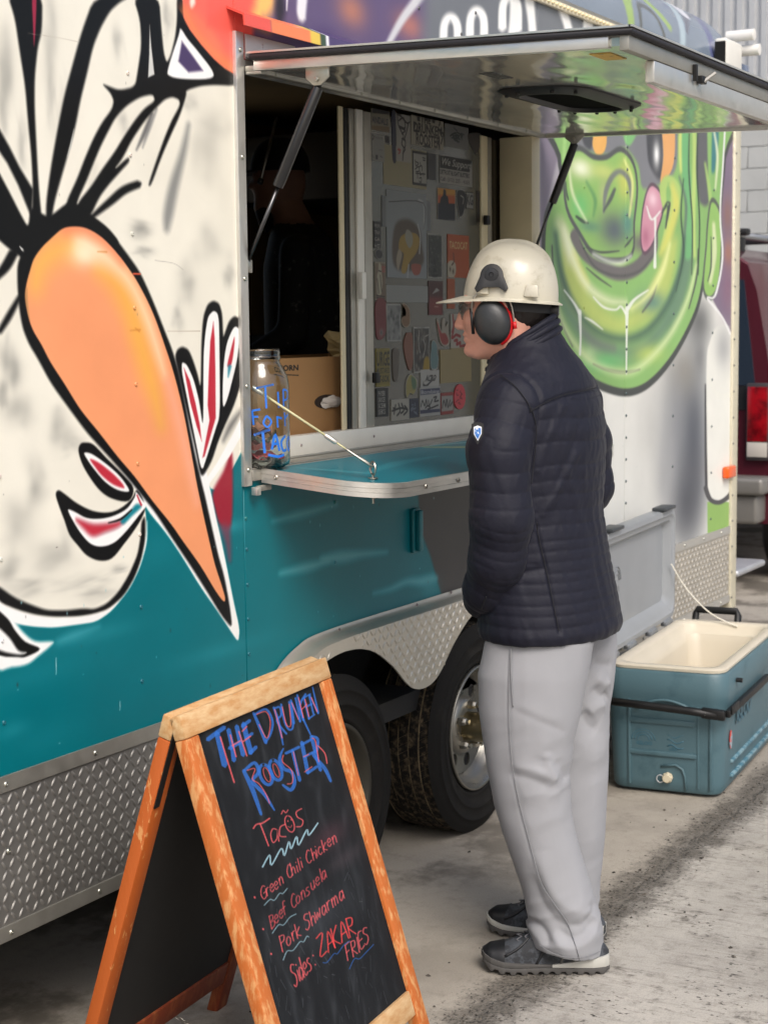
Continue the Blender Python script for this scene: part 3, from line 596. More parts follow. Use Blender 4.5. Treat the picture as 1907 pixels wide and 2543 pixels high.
# drips and highlights
for pts, w in (([(1000, 1270), (1000, 1400), (998, 1560)], [14, 10, 18]), ([(560, 1810), (566, 1960), (562, 2070)], [22, 12, 12]), ([(836, 1790), (834, 1950), (832, 2180)], [22, 12, 8]), ([(470, 1690), (530, 1770), (562, 1830)], [8, 14, 20]), ([(640, 1730), (700, 1790), (770, 1805), (800, 1785), (830, 1830)], [8, 14, 12, 12, 14]), ([(840, 1800), (880, 1745), (960, 1690)], [22, 16, 8]), ([(590, 1850), (630, 1870), (695, 1920)], [6, 14, 6]), ([(950, 1200), (980, 1280), (1030, 1230)], [6, 14, 8])): R(C, pts, w, (226, 232, 222), .01, .9)
# below the window: streaks on the teal and a dark grey sweep at its right
P(CRF, [(1130, 250), (1150, 560), (1215, 730), (1280, 960), (1330, 1200), (2100, 1200), (2100, 100)], (62, 60, 60), .02, smooth=False)
for pts, w in (([(200, 505), (380, 460), (610, 395)], [10, 50, 14]), ([(520, 745), (640, 735), (780, 715), (935, 702)], [40, 80, 46, 14]), ([(250, 840), (420, 800), (560, 760)], [20, 60, 30]), ([(850, 968), (960, 940), (1060, 895), (1160, 890), (1240, 870)], [10, 26, 40, 60, 60])): R(CRF, pts, w, (84, 160, 170), .03, .9)
B(CRF, (1210, 930), 60, 70, (60, 140, 150), .5)
R(CRF, [(30, 215), (50, 260)], [30, 40], (170, 40, 46), .01)
# chips and scuffs
for _ in range(60):
    x = RNG.uniform(2.35, 5.2); z = RNG.uniform(.7, 1.15); mu.blob((x, z), RNG.uniform(.001, .003), RNG.uniform(.001, .005), (140, 190, 196) if RNG.random() < .6 else (70, 60, 60), .8)
for _ in range(90): mu.blob((RNG.uniform(2.4, 7.2), RNG.uniform(.7, 2.3)), RNG.uniform(.0008, .002), RNG.uniform(.001, .004), (90, 88, 84), .5)
for x, z, l in ((2.72, .86, .035), (2.93, .74, .02)): mu.stroke([(x, z), (x+.002, z+l)], .002, (210, 225, 226), .002, .8)
for q in (((0, 135), (480, 265)), ((860, 2120), (1260, 1690))): pass
R(CR1, [(180, 215), (330, 235), (500, 268)], [3, 3, 3], (170, 160, 145), .003, .6); R(CR2, [(1000, 380), (1120, 400), (1180, 440)], [4, 3, 3], (150, 145, 138), .003, .7); R(CR2, [(1080, 835), (1290, 835)], [3, 3], (150, 130, 110), .003, .7)
_i0 = int((5.2-mu.x0)/mu.px); _r = mu.a[:, _i0:]; _g = _r.mean(-1, keepdims=True); _k = np.clip((_r[..., 1]-_r[..., 0]-.03)*8, 0, 1)[..., None]; mu.a[:, _i0:] = np.clip((_r*.84+_g*.16)*(1+_k*np.array([.06, -.015, .0], np.float32))+.01, 0, 1)
M_MURAL = painted('mural_paint', mu, rough=.38, bump=.0005, bscale=7, coat=.04, spec=.25)
# ------------------------------------------------------------ materials of the place
ALU = mat('aluminium', (214, 212, 206), .38, .8, var=.06, vscale=14, rvar=.10, bump=.00008, bscale=120)
ALU2 = mat('dull_aluminium', (170, 167, 158), .48, .75, var=.10, vscale=10, rvar=.1, bump=.0001, bscale=90)
PLATE = mat('tread_plate', (138, 136, 132), .48, .65, var=.10, vscale=5, rvar=.12, bump=.0002, bscale=60)
PLATE2 = mat('bright_tread_plate', (200, 194, 182), .42, .75, var=.07, vscale=6, rvar=.1, bump=.0002, bscale=60)
MIRR = mat('polished_sheet', (206, 206, 200), .12, .62, var=.05, vscale=5, bump=.010, bscale=6, bdet=1, rvar=.04, stretch=(.5, 1.2, 1))
BLACKP = mat('black_plastic', (13, 13, 14), .5, 0, var=.2, vscale=20)
BLACKG = mat('black_gloss_metal', (18, 18, 20), .3, 0, coat=.3, var=.2, vscale=30)
RUBBER = mat('rubber_gasket', (30, 28, 32), .55)
ZINC = mat('zinc_steel', (190, 186, 176), .35, 1, var=.1, vscale=40)
DARKIN = mat('dark_interior_panel', (170, 148, 108), .5, 0, var=.2, vscale=3)
DARKUN = mat('underbody', (30, 29, 28), .8, 0, var=.3, vscale=6)
CREAMF = mat('cream_frame', (202, 190, 158), .45, 0, var=.08, vscale=8)
WHITEF = mat('white_frame', (214, 212, 204), .4, .25, var=.06, vscale=9)
# ------------------------------------------------------------ ground: two concrete slabs with a dirty joint along Y=-0.65
def ground_mat():
    m = bpy.data.materials.new('concrete'); m.use_nodes = True; nt = m.node_tree; b = nt.nodes['Principled BSDF']; N = nt.nodes.new; L = nt.links.new
    g = N('ShaderNodeNewGeometry'); pos = g.outputs['Position']; sx = N('ShaderNodeSeparateXYZ'); L(pos, sx.inputs[0])
    def noise(sc, det=5, ro=.6, scale=None):
        n = N('ShaderNodeTexNoise'); n.inputs['Scale'].default_value = sc; n.inputs['Detail'].default_value = det; n.inputs['Roughness'].default_value = ro
        if scale:
            mp = N('ShaderNodeMapping'); mp.inputs['Scale'].default_value = scale; L(pos, mp.inputs[0]); L(mp.outputs[0], n.inputs['Vector'])
        else: L(pos, n.inputs['Vector'])
        return n.outputs['Fac']
    def rng(v, a, c, lo=0, hi=1):
        r = N('ShaderNodeMapRange'); r.interpolation_type = 'SMOOTHSTEP'; r.inputs[1].default_value = a; r.inputs[2].default_value = c; r.inputs[3].default_value = lo; r.inputs[4].default_value = hi; L(v, r.inputs[0]); return r.outputs[0]
    def mth(op, a, c):
        n = N('ShaderNodeMath'); n.operation = op
        for i, q in enumerate((a, c)):
            if isinstance(q, (int, float)): n.inputs[i].default_value = q
            else: L(q, n.inputs[i])
        return n.outputs[0]
    def mix(f, a, c):
        n = N('ShaderNodeMix'); n.data_type = 'RGBA'
        if isinstance(f, (int, float)): n.inputs[0].default_value = f
        else: L(f, n.inputs[0])
        for i, q in ((6, a), (7, c)):
            if isinstance(q, tuple): n.inputs[i].default_value = q
            else: L(q, n.inputs[i])
        return n.outputs[2]
    y = sx.outputs['Y']
    wob = mth('MULTIPLY', mth('SUBTRACT', noise(7, 6, .7), .5), .20)
    yw = mth('ADD', y, wob)
    near = rng(yw, -.70, -.64, 1, 0)                       # 1 on the broomed slab
    tan = mix(rng(noise(1.3, 6), .35, .7), L3(156, 149, 138), L3(174, 166, 153))
    tan = mix(rng(noise(3.1, 6, .7), .57, .72, 0, .55), tan, L3(106, 100, 92)); tan = mix(rng(noise(11, 8, .8), .48, .72, 0, .45), tan, L3(112, 104, 94)); tan = mix(rng(noise(260, 3, .7), .35, .75, 0, .30), tan, L3(106, 100, 92))
    pale = mix(rng(noise(2.2, 6), .3, .7), L3(172, 167, 158), L3(196, 191, 181))
    streak = noise(62, 6, .75, (1, .07, 1))
    pale = mix(rng(noise(230, 4, .75), .38, .72, 0, .35), pale, L3(104, 100, 94)); pale = mix(rng(streak, .50, .70, 0, .55), pale, L3(112, 107, 99))
    spots = noise(70, 3, .6, (1, .6, 1)); patch = noise(4, 4, .6)
    pale = mix(mth('MULTIPLY', rng(spots, .58, .66), rng(patch, .47, .62)), pale, L3(52, 48, 44)); pale = mix(rng(noise(15, 8, .8), .46, .68, 0, .5), pale, L3(112, 106, 98))
    pale = mix(rng(noise(1.1, 5), .5, .72, 0, .45), pale, L3(128, 118, 102)); pale = mix(mth('MULTIPLY', rng(noise(6, 7, .75), .52, .66), rng(noise(40, 5, .7, (1, .3, 1)), .42, .6)), pale, L3(84, 78, 70))
    col = mix(near, tan, pale)
    # dark dirt lying along the joint
    dist = mth('ABSOLUTE', mth('ADD', mth('ADD', y, .675), mth('MULTIPLY', wob, .7)), 0.0)
    band = mth('MULTIPLY', rng(mth('ADD', dist, mth('MULTIPLY', mth('SUBTRACT', noise(26, 6, .75), .5), .16)), .025, .11, 1, 0), rng(noise(9, 5, .7), .28, .5, .55, 1))
    col = mix(mth('MULTIPLY', band, .85), col, mix(rng(noise(120, 4, .7), .35, .65), L3(52, 48, 43), L3(104, 98, 89)))
    crumbs = mth('MULTIPLY', rng(noise(75, 5, .75), .54, .62), rng(dist, .03, .16, 1, .04))
    col = mix(crumbs, col, L3(30, 28, 26))
    col = mix(rng(noise(140, 2), .73, .79, 0, .7), col, L3(48, 44, 40))
    # oily stains by the wheels
    n2 = noise(2.4, 6, .65); far = rng(y, -.60, .10, .15, 1)
    col = mix(mth('MULTIPLY', rng(n2, .46, .60, 0, .75), far), col, L3(76, 70, 61))
    L(col, b.inputs['Base Color']); b.inputs['Roughness'].default_value = .85
    bp = N('ShaderNodeBump'); bp.inputs['Strength'].default_value = 1; bp.inputs['Distance'].default_value = .003
    h = mth('ADD', mth('MULTIPLY', mth('MULTIPLY', streak, near), 1.0), mth('MULTIPLY', noise(90, 4), .35)); h = mth('SUBTRACT', h, mth('MULTIPLY', rng(dist, .0, .02, 1, 0), 1.2))
    L(h, bp.inputs['Height']); L(bp.outputs[0], b.inputs['Normal'])
    return m
gm = bpy.data.meshes.new('ground'); gm.from_pydata([(-60, -60, 0), (90, -60, 0), (90, 60, 0), (-60, 60, 0)], [], [(0, 1, 2, 3)])
ground = tag(put('ground', gm, ground_mat()), kind='structure')
# grit lying loose in and beside the joint: too many and too small to pick apart
gb = MB()
for _ in range(1500):
    u = RNG.random(); x = RNG.uniform(2.2, 9); y = -.675+RNG.normal()*(.04 if u < .7 else .35); r = RNG.uniform(.0012, .0035) if u < .93 else RNG.uniform(.003, .006)
    if y > -.1 or (y < -2): continue
    o = RNG.normal(size=(6, 3))*.25; q = [(1, 0, 0), (-1, 0, 0), (0, 1, 0), (0, -1, 0), (0, 0, 1), (0, 0, -.6)]
    gb.add([(x+(a[0]+o[i][0])*r*1.3, y+(a[1]+o[i][1])*r*1.3, r*.35+(a[2]+o[i][2])*r*.7) for i, a in enumerate(q)], [(0, 2, 4), (2, 1, 4), (1, 3, 4), (3, 0, 4), (2, 0, 5), (1, 2, 5), (3, 1, 5), (0, 3, 5)])
tag(put('grit', gb.me(fix=False), mat('grit', (40, 37, 33), .9, col2=(112, 104, 94), vscale=90)), 'loose dark grit along the dirty joint of the concrete', 'grit', kind='stuff')
# ------------------------------------------------------------ the food trailer
TR = thing('food_trailer', 'food trailer sprayed with a white rooster and a green face, serving hatch propped open', 'food trailer', (4.27, 1.05, 0))
WY = .11                                      # plane of the window, set back from the skin
def onw(x, y): p = on(x, y, 1, WY); return (p[0], p[2])
def panel(x0, x1, z0, z1, m=None, name='side_panel'):
    me = MB().box(x0, x1, 0, .014, z0, z1).me(bevel=.0012, seg=1); place_uv(me, mu); return put(name, me, m or M_MURAL, TR)
panel(.30, 2.298, .66, 2.66); panel(2.30, 3.4345, .66, 2.66); panel(3.437, 5.20, .70, 1.212); panel(3.437, 5.20, 2.20, 2.66); panel(5.2022, 5.9965, .66, 2.66); panel(5.999, 7.275, .66, 2.66)
# screws and rivets in the skin, each painted over with what is around it
def dome(r, h, n=10):
    b = MB(); b.lathe([(r, 0), (r*.92, -h*.45), (r*.6, -h*.9), (r*.34, -h), (r*.3, -h*.55), (0.0001, -h*.55)], (0, 0, 0), 'y', n); return b
_rv = {}
def rivet(x, z, col=None, r=.0055, y=0.0, parent=None, name='rivet'):
    if col is None:
        i = int(np.clip((x-mu.x0)/mu.px, 0, mu.w-1)); j = int(np.clip((z-mu.z0)/mu.pz, 0, mu.h-1)); c = mu.a[j, i]*255
    else: c = np.array(col)
    k = tuple(int(np.clip(round(v*.92/12)*12, 15, 235)) for v in c)+(r, col is not None)
    if k not in _rv:
        me = dome(r, r*.62).me(smooth=True); me.materials.append(mat('screw_head', k[:3], .35, 1 if col is not None else 0)); _rv[k] = me
    return put(name, _rv[k], None, parent or TR, (x, y, z))
for C, L in ((CR1, [(823, 470), (840, 997), (853, 1505)]), (CR2, [(867, 685), (877, 1177)]), (CR3, [(888, 133), (900, 588), (909, 1055), (915, 1533), (8, 750), (18, 1272), (28, 1800), (0, 215), (1583, 485), (1589, 683), (1594, 910), (1599, 1133), (1603, 1358)]), (CRF, [(600, 382), (603, 770)])):
    for q in L: rivet(*wall(*C(q)))
for px, py in ((1180, 32), (1145, 85), (1445, 52), (1040, 20)): rivet(*wall(px, py), col=(120, 118, 120))
for x0, zs in ((6.012, np.arange(.74, 2.3, .083)), (6.53, np.arange(.8, 2.3, .205)), (7.02, np.arange(.74, 2.3, .2)), (5.60, np.arange(.8, 2.3, .21))):
    for z in zs: rivet(x0, z, col=(110, 112, 112) if x0 > 5.9 else None, r=.006)
# ribbed roof edge, curved roof, drip rail and light strip
prof = [(0, 2.66)]+[(.52-.52*math.cos(a), 2.66+.34*math.sin(a)) for a in np.linspace(.12, math.pi/2, 12)]
prof = prof+[(2.1-q[0], q[1]) for q in prof[::-1]]
rb = MB(); n = len(prof)
xs = [.3, 2, 3.4345, 4.8, 5.998, 7.28]
for x in xs: rb.v += [(x, p[0], p[1]) for p in prof]
for k in range(len(xs)-1):
    for i in range(n-1): rb.f.append((k*n+i, k*n+i+1, (k+1)*n+i+1, (k+1)*n+i))
rb.f.append(tuple(range(n))); rb.f.append(tuple((len(xs)-1)*n+i for i in range(n))[::-1])
rc = Canvas(.3, 7.3, 0, 1.2, .008, (120, 134, 150))
for _ in range(70):
    x = RNG.uniform(.3, 7.3); z = RNG.uniform(0, 1); c_ = [(150, 170, 186), (96, 110, 140), (128, 176, 110), (190, 205, 212), (84, 84, 100), (150, 160, 90), (70, 90, 120)][RNG.integers(7)]
    rc.stroke([(x, z), (x+RNG.uniform(-.1, .25), z+RNG.uniform(.1, .3)), (x+RNG.uniform(-.2, .5), z+RNG.uniform(.2, .6))], [RNG.uniform(.01, .06), RNG.uniform(.03, .1), .01], c_, .03, .85)
for pts, w, c_ in (([(6.05, .02), (6.1, .18), (6.28, .3), (6.5, .1)], [.06, .09, .08, .05], (150, 180, 96)), ([(6.15, .02), (6.22, .16), (6.36, .14), (6.42, .0)], [.02, .03, .03, .02], (70, 74, 70)), ([(6.6, .0), (6.75, .25), (6.9, .5)], [.05, .07, .1], (170, 190, 200)), ([(6.9, .3), (7.05, .5), (7.2, .6)], [.1, .12, .1], (226, 228, 236)), ([(7.0, .05), (7.1, .25), (7.2, .4)], [.06, .08, .06], (90, 96, 140))): rc.stroke(pts, w, c_, .03)
me = rb.me(ang=50); place_uv(me, rc, lambda co: np.c_[co[:, 0], np.clip(co[:, 1], 0, 1.05)+np.clip(co[:, 2]-2.66, 0, .4)]); put('roof', me, painted('roof_paint', rc, .25, .0015, 5, .4), TR)
ls = put('light_strip', MB().box(3.0, 7.26, -.016, -.001, 2.628, 2.652).me(bevel=.002), mat('strip_housing', (214, 204, 176), .5), TR)
bd = MB()
for x in np.arange(4.9, 7.24, .032): bd.lathe([(.007, 0), (.006, -.006), (.0001, -.009)], (x, -.0165, 2.64), 'y', 6)
tag(put('lamp_bead', bd.me(smooth=True), mat('lamp_bead', (230, 214, 170), .25, coat=.4), ls), kind='stuff')
put('roof_seam', MB().box(3.0, 7.27, -.006, .006, 2.655, 2.668).me(), ALU2, TR)
# drip rail over the hatch: painted through, folded lip
dr = MB(); pr = [(0, 2.34), (-.050, 2.318), (-.052, 2.29), (-.048, 2.29), (-.046, 2.314), (0, 2.334)]
for x in (3.405, 5.26): dr.v += [(x, p[0], p[1]) for p in pr]
for i in range(6): j = (i+1) % 6; dr.f.append((i, j, 6+j, 6+i))
dr.f += [tuple(range(6)), tuple(range(6, 12))[::-1]]
dc = Canvas(3.40, 5.27, 2.2, 2.4, .004, (76, 62, 104))
for x0, x1, c_ in ((3.3, 3.52, (226, 90, 78)), (3.52, 3.72, (236, 130, 84)), (3.70, 3.75, (222, 190, 80)), (3.75, 3.775, (60, 80, 60)), (3.775, 3.79, (235, 235, 235))): dc.poly([(x0, 2.1), (x1, 2.1), (x1, 2.5), (x0, 2.5)], c_, .012, smooth=False)
me = dr.me(); place_uv(me, dc); put('drip_rail', me, painted('drip_rail_paint', dc, .35), TR)
# corner post, marker light, end wall, far wall
cp = put('corner_trim', MB().box(7.276, 7.36, -.012, .06, .30, 2.66).me(bevel=.012, seg=3), mat('worn_corner_trim', (206, 200, 178), .5, .3, col2=(216, 210, 186), vscale=5, cmix=(.4, .65), bump=.004, bscale=40), TR)
for z in np.arange(.36, 2.6, .115): rivet(7.285, z, (120, 118, 112), .005, -.0125, cp)
ml = put('marker_light', MB().box(7.17, 7.285, -.03, -.001, .902, .955).me(bevel=.008, seg=3), mat('amber_lens', (236, 92, 14), .25, coat=.5, var=.1), TR)
put('end_wall', MB().box(7.28, 7.34, .06, 2.05, .42, 2.66).me(bevel=.01), mat('end_wall_paint', (120, 118, 122), .5, var=.1), TR)
put('end_wall', MB().box(.28, .34, .012, 2.05, .42, 2.66).me(bevel=.01), mat('front_wall_paint', (190, 186, 176), .5, var=.1), TR)
put('far_side_panel', MB().box(.3, 5.3, 2.05, 2.1, .10, 2.66).box(6.0, 7.3, 2.05, 2.1, .10, 2.66).box(5.3, 6.0, 2.05, 2.1, .10, .50).box(5.3, 6.0, 2.05, 2.1, 2.45, 2.66).me(), mat('far_paint', (150, 150, 146), .5), TR)  # unseen doorway gap added to light the interior; lower edge dropped to darken beneath
# undercarriage
ub = MB().box(.4, 7.27, .03, 2.04, .44, .50); put('floor_pan', ub.me(), DARKUN, TR)
for y in (.62, 1.55): put('frame_rail', MB().box(.5, 7.2, y, y+.06, .32, .439).me(bevel=.004), DARKUN, TR)
for x in (3.80, 4.685): put('axle', MB().tube([(x, .2, .322), (x, 1.9, .322)], .035, 12).me(ang=40), DARKUN, TR)
wl = MB().box(3.38, 5.16, .24, .26, .30, .73).box(3.38, 5.16, .016, .26, .715, .735).box(3.36, 3.38, .016, .26, .34, .735).box(5.16, 5.18, .016, .26, .34, .735)
put('wheel_well', wl.me(), DARKUN, TR)
stp = put('rear_step', MB().box(7.36, 7.78, -.02, .62, .44, .47).me(bevel=.012, seg=3), mat('step_plate', (190, 192, 196), .4, .6, bump=.002, bscale=60, var=.1), TR)
# tread-plate skirts: plate, raised lugs, edge strips, screws
def lug_tpl():
    n = 8; v = [(0, -.0030, 0)]; f = []
    for k in range(n): a = 2*math.pi*k/n; v.append((.0130*math.cos(a), 0, .0040*math.sin(a)))
    for k in range(n): a = 2*math.pi*k/n; v.append((.0085*math.cos(a), -.0024, .0019*math.sin(a)))
    for k in range(n):
        k2 = (k+1) % n; f.append((1+k, 1+k2, 9+k2, 9+k)); f.append((9+k, 9+k2, 0))
    return np.array(v), f
LV, LF = lug_tpl()
def lugs(inside, x0, x1, z0, z1, y, cell=.0225):
    b = MB(); j = 0
    for jz, z in enumerate(np.arange(z0, z1, cell)):
        for ix, x in enumerate(np.arange(x0, x1, cell)):
            if not inside(x, z): continue
            a = math.radians(52 if (ix+jz) % 2 else -52); ca, sa = math.cos(a), math.sin(a)
            v = np.c_[x+LV[:, 0]*ca-LV[:, 2]*sa, y+LV[:, 1], z+LV[:, 0]*sa+LV[:, 2]*ca]; b.add(v, LF)
    return b
def skirt(x0, x1, lx, m, strip):
    p = put('skirt_plate', MB().box(x0, x1, -.004, .012, .342, .682).me(bevel=.001, seg=1), m, TR)
    tag(put('tread_lug', lugs(lambda x, z: True, max(lx, x0+.02), x1-.01, .386, .645, -.004).me(smooth=True, fix=False), m, p), kind='stuff')
    for z0, z1, y in ((.650, .6845, -.009), (.3405, .374, -.009)):
        e = put('edge_strip', MB().box(x0-.001, x1+.001, y, -.0045, z0, z1).me(bevel=.0012, seg=1), strip, p)
        for x in np.arange(x0+.06, x1, .285 if x0 < 3 else .24): rivet(x if x0 > 3 else x+.19, (z0+z1)/2, (206, 204, 198), .0062, y, p)
    return p
s1 = skirt(.3, 3.43, 2.2, PLATE, ALU2); rivet(*wall(*(45*K1, 1700+1070*K1)), (200, 196, 188), .0065, -.005, s1)
s2 = skirt(5.165, 7.272, 5.2, PLATE2, ALU)
# fender over the two wheels
FT = [(3.40, .47), (3.455, .60), (3.55, .705), (3.66, .757), (3.80, .776), (4.27, .778), (4.74, .776), (4.88, .757), (4.99, .705), (5.085, .60), (5.14, .47)]
FB_ = [(5.115, .455), (5.06, .52), (4.98, .63), (4.86, .70), (4.72, .722), (4.58, .70), (4.46, .635), (4.385, .575), (4.33, .545), (4.27, .536), (4.21, .545), (4.155, .575), (4.08, .635), (3.96, .70), (3.82, .722), (3.68, .70), (3.56, .63), (3.48, .52), (3.425, .455)]
ft = catmull(FT, False, 5); fb = catmull(FB_, False, 5); mid = np.array([4.27, .40])
FACEp = np.concatenate([ft*0+mid+(ft-mid)*np.array([.985, .945]), fb])
fen = put('fender', MB().prism([tuple(p) for p in FACEp], -.056, -.051).me(ang=40), PLATE2, TR)
fl = MB(); m_ = len(ft); inn = mid+(ft-mid)*np.array([.985, .945])
for (o_, y_) in ((ft, -.004), (mid+(ft-mid)*np.array([.992, .972]), -.006), (mid+(ft-mid)*np.array([.989, .962]), -.034), (mid+(ft-mid)*np.array([.987, .955]), -.049), (inn, -.056)): fl.v += [(p[0], y_, p[1]) for p in o_]
for k in range(4):
    for i in range(m_-1): fl.f.append((k*m_+i, k*m_+i+1, (k+1)*m_+i+1, (k+1)*m_+i))
put('fender_flange', fl.me(smooth=True), PLATE2, fen)
def pin(poly):
    P_ = np.array(poly)
    def f(x, z):
        c = False; n = len(P_)
        for i in range(n):
            a, b = P_[i], P_[i-1]
            if (a[1] > z) != (b[1] > z) and x < (b[0]-a[0])*(z-a[1])/(b[1]-a[1])+a[0]: c = not c
        return c
    return f
sh = mid+(FACEp-mid)*np.array([.995, .975]); sh[m_:] = FACEp[m_:]+np.array([0, .010])
tag(put('tread_lug', lugs(pin(sh), 3.4, 5.15, .455, .77, -.056).me(smooth=True, fix=False), PLATE2, fen), kind='stuff')
for px, py in ((615, 1200), (1115, 1040), (1335, 960)): q = wall(600+K1*px, 1100+K1*py); rivet(q[0], q[1], (150, 146, 138), .005, -.007, fen)
# wheels
RUB = mat('tyre_rubber', (25, 24, 23), .8, 0, col2=(44, 42, 38), vscale=9, cmix=(.55, .8), bump=.0006, bscale=150, spec=.18)
TREADM = mat('tread_rubber', (28, 27, 26), .85, 0, col2=(104, 92, 74), vscale=60, cmix=(.48, .68), bump=.0015, bscale=130, spec=.2)
GROOVE = mat('dirt_in_grooves', (150, 134, 106), .9, 0, col2=(70, 63, 52), vscale=34, cmix=(.45, .7))
RIM = mat('silver_rim', (128, 126, 120), .36, .8, var=.1, vscale=12, rvar=.12)
HUBM = mat('hub_metal', (150, 138, 108), .32, 1, var=.2, vscale=30)
HOLE = mat('wheel_dark', (10, 10, 10), .9)
def wheel(cx, cz=.327, rim=None):
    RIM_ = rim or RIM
    w = put('wheel', MB().lathe([(.0, .036), (.17, .036)], (cx, 0, cz), 'y', 40).me(), HOLE, TR); w.data.name = 'wheel'
    R0 = .329; y0 = -.036; y1 = .170
    side = [(.192, y0+.030), (.199, y0+.016), (.208, y0+.011), (.212, y0+.008), (.214, y0+.0095), (.228, y0+.003), (.245, y0-.001), (.247, y0-.004), (.252, y0-.0045), (.254, y0-.002), (.268, y0-.0035), (.284, y0-.002), (.286, y0-.0045), (.290, y0-.004), (.292, y0-.0005), (.305, y0+.003), (.316, y0+.010), (.329, y0+.018)]
    o = put('tyre', MB().lathe(side, (cx, 0, cz), 'y', 72).lathe([(r, y0+y1-t) for r, t in side], (cx, 0, cz), 'y', 72).me(smooth=True), RUB, w)
    # tread: ribs between grooves, blocks cut by sipes
    ys = np.linspace(y0+.018, y1-.018, 6); rib = MB()
    for k in range(5):
        a, b_ = ys[k]+.0030, ys[k+1]-.0030; nb = 84; cr = R0-.004*((k-2)/2.0)**2
        for i in range(nb):
            w0 = 2*math.pi*(i+.03)/nb; w1 = 2*math.pi*(i+.97)/nb; sk = .012*(1 if k % 2 else -1)
            q = []
            for rr in (cr-.010, cr):
                for (t, wv) in ((a, w0+sk*4), (b_, w0), (b_, w1), (a, w1+sk*4)): q.append((cx+rr*math.cos(wv), t, cz+rr*math.sin(wv)))
            rib.add(q, [(4, 5, 6, 7), (0, 1, 5, 4), (1, 2, 6, 5), (2, 3, 7, 6), (3, 0, 4, 7)])
    tag(put('tread_block', rib.me(fix=False), TREADM, w), kind='stuff')
    put('tread_base', MB().lathe([(.324, y0+.016), (R0-.0075, y0+.019), (R0-.0055, (y0+y1)/2), (R0-.0075, y1-.019), (.324, y1-.016)], (cx, 0, cz), 'y', 72).me(smooth=True), GROOVE, w)
    rp = [(.197, y0+.016), (.199, y0+.008), (.193, y0+.004), (.186, y0+.010), (.182, y0+.022), (.177, y0+.030), (.173, y0+.044), (.164, y0+.050), (.158, y0+.062), (.149, y0+.075)]
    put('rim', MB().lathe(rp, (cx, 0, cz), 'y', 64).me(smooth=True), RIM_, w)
    bm = bmesh.new(); n = 48; ed = []
    def circ(px, pz, r, n):
        v = [bm.verts.new((cx+px+r*math.cos(2*math.pi*i/n), y0+.066, cz+pz+r*math.sin(2*math.pi*i/n))) for i in range(n)]
        for i in range(n): ed.append(bm.edges.new((v[i], v[(i+1) % n])))
    circ(0, 0, .152, 64)
    for i in range(8):
        a = 2*math.pi*(i+.3)/8; circ(.117*math.cos(a), .117*math.sin(a), .021, 18)
    bmesh.ops.triangle_fill(bm, edges=ed, use_beauty=True)
    for f in bm.faces:
        f.normal_update()
        if f.normal.y > 0: f.normal_flip()
    r = bmesh.ops.extrude_face_region(bm, geom=bm.faces[:]); bmesh.ops.translate(bm, verts=[v for v in r['geom'] if isinstance(v, bmesh.types.BMVert)], vec=(0, .006, 0))
    bmesh.ops.recalc_face_normals(bm, faces=bm.faces)
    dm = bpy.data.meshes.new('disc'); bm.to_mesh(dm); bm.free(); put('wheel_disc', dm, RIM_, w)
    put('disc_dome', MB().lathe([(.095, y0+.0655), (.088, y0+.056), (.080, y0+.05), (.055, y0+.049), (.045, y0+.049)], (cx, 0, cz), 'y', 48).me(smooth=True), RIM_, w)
    put('hub', MB().lathe([(.047, y0+.05), (.046, y0-.02), (.043, y0-.035), (.041, y0-.038), (.041, y0-.058), (.036, y0-.066), (.0001, y0-.067)], (cx, 0, cz), 'y', 36).me(ang=40), HUBM, w)
    for i in range(5):
        a = 2*math.pi*(i+.15)/5; c_ = (cx+.068*math.cos(a), 0, cz+.068*math.sin(a))
        put('lug_nut', MB().lathe([(.0135, y0+.052), (.0135, y0+.030), (.011, y0+.024), (.008, y0+.022), (.008, y0+.012), (.0001, y0+.012)], c_, 'y', 6).me(), ZINC, w)
    return w
wheel(3.80, rim=mat('shaded_rim', (62, 60, 54), .6, .5, var=.15, vscale=14)); wheel(4.685)  # front rim: darker copy of the silver, its shade put into the colour
# ------------------------------------------------------------ serving window
wf = put('window_frame', MB().box(3.428, 3.462, -.010, .03, 1.195, 2.285).me(bevel=.002), ALU, TR)
put('frame_rail', MB().box(3.463, 5.18, -.008, .03, 2.196, 2.222).me(bevel=.002), ALU, wf)
put('frame_rail', MB().box(5.135, 5.20, -.009, .108, 1.235, 2.194).me(bevel=.003), CREAMF, wf)
for z in (2.242, 1.99, 1.70, 1.44, 1.235): rivet(3.445, z, (206, 204, 196), .0062, -.0105, wf)
put('sill_ledge', MB().box(3.463, 5.134, -.012, .135, 1.206, 1.234).me(bevel=.003), ALU2, wf)
put('sill_track', MB().box(3.463, 5.134, .090, .096, 1.2345, 1.240).box(3.463, 5.134, -.008, -.002, 1.2345, 1.238).me(bevel=.001), ALU2, wf)
put('sill_rail', MB().box(3.463, 5.134, .097, .134, 1.2345, 1.292).me(bevel=.002), WHITEF, wf)
for px, py in ((755, 1110), (935, 1075)): q = on(px, py, 1, .088); rivet(q[0], 1.266, (150, 146, 138), .004, .0965, wf)
for q0, q1, y0, y1, m_ in ((846, 857, .112, .118, CREAMF), (858, 871, .116, .120, BLACKP), (872, 889, .112, .118, ALU2), (890, 906, .104, .112, WHITEF), (907, 926, .110, .116, ALU2), (1196, 1212, .105, .114, CREAMF), (1213, 1222, .110, .116, ALU2)):
    x0 = on(q0, 650, 1, y0)[0]; x1 = on(q1, 650, 1, y0)[0]; put('mullion', MB().box(x0, x1, y0, y1, 1.2925, 2.19).me(bevel=.002), m_, wf)
xj0, xj1 = on(1225, 400, 1, .13)[0], on(1258, 400, 1, .13)[0]
put('mullion', MB().box(xj0, xj1, .125, .15, 1.2925, 2.19).me(bevel=.003), mat('dark_jamb', (86, 78, 62), .5, .3, var=.15), wf)
lk = MB()
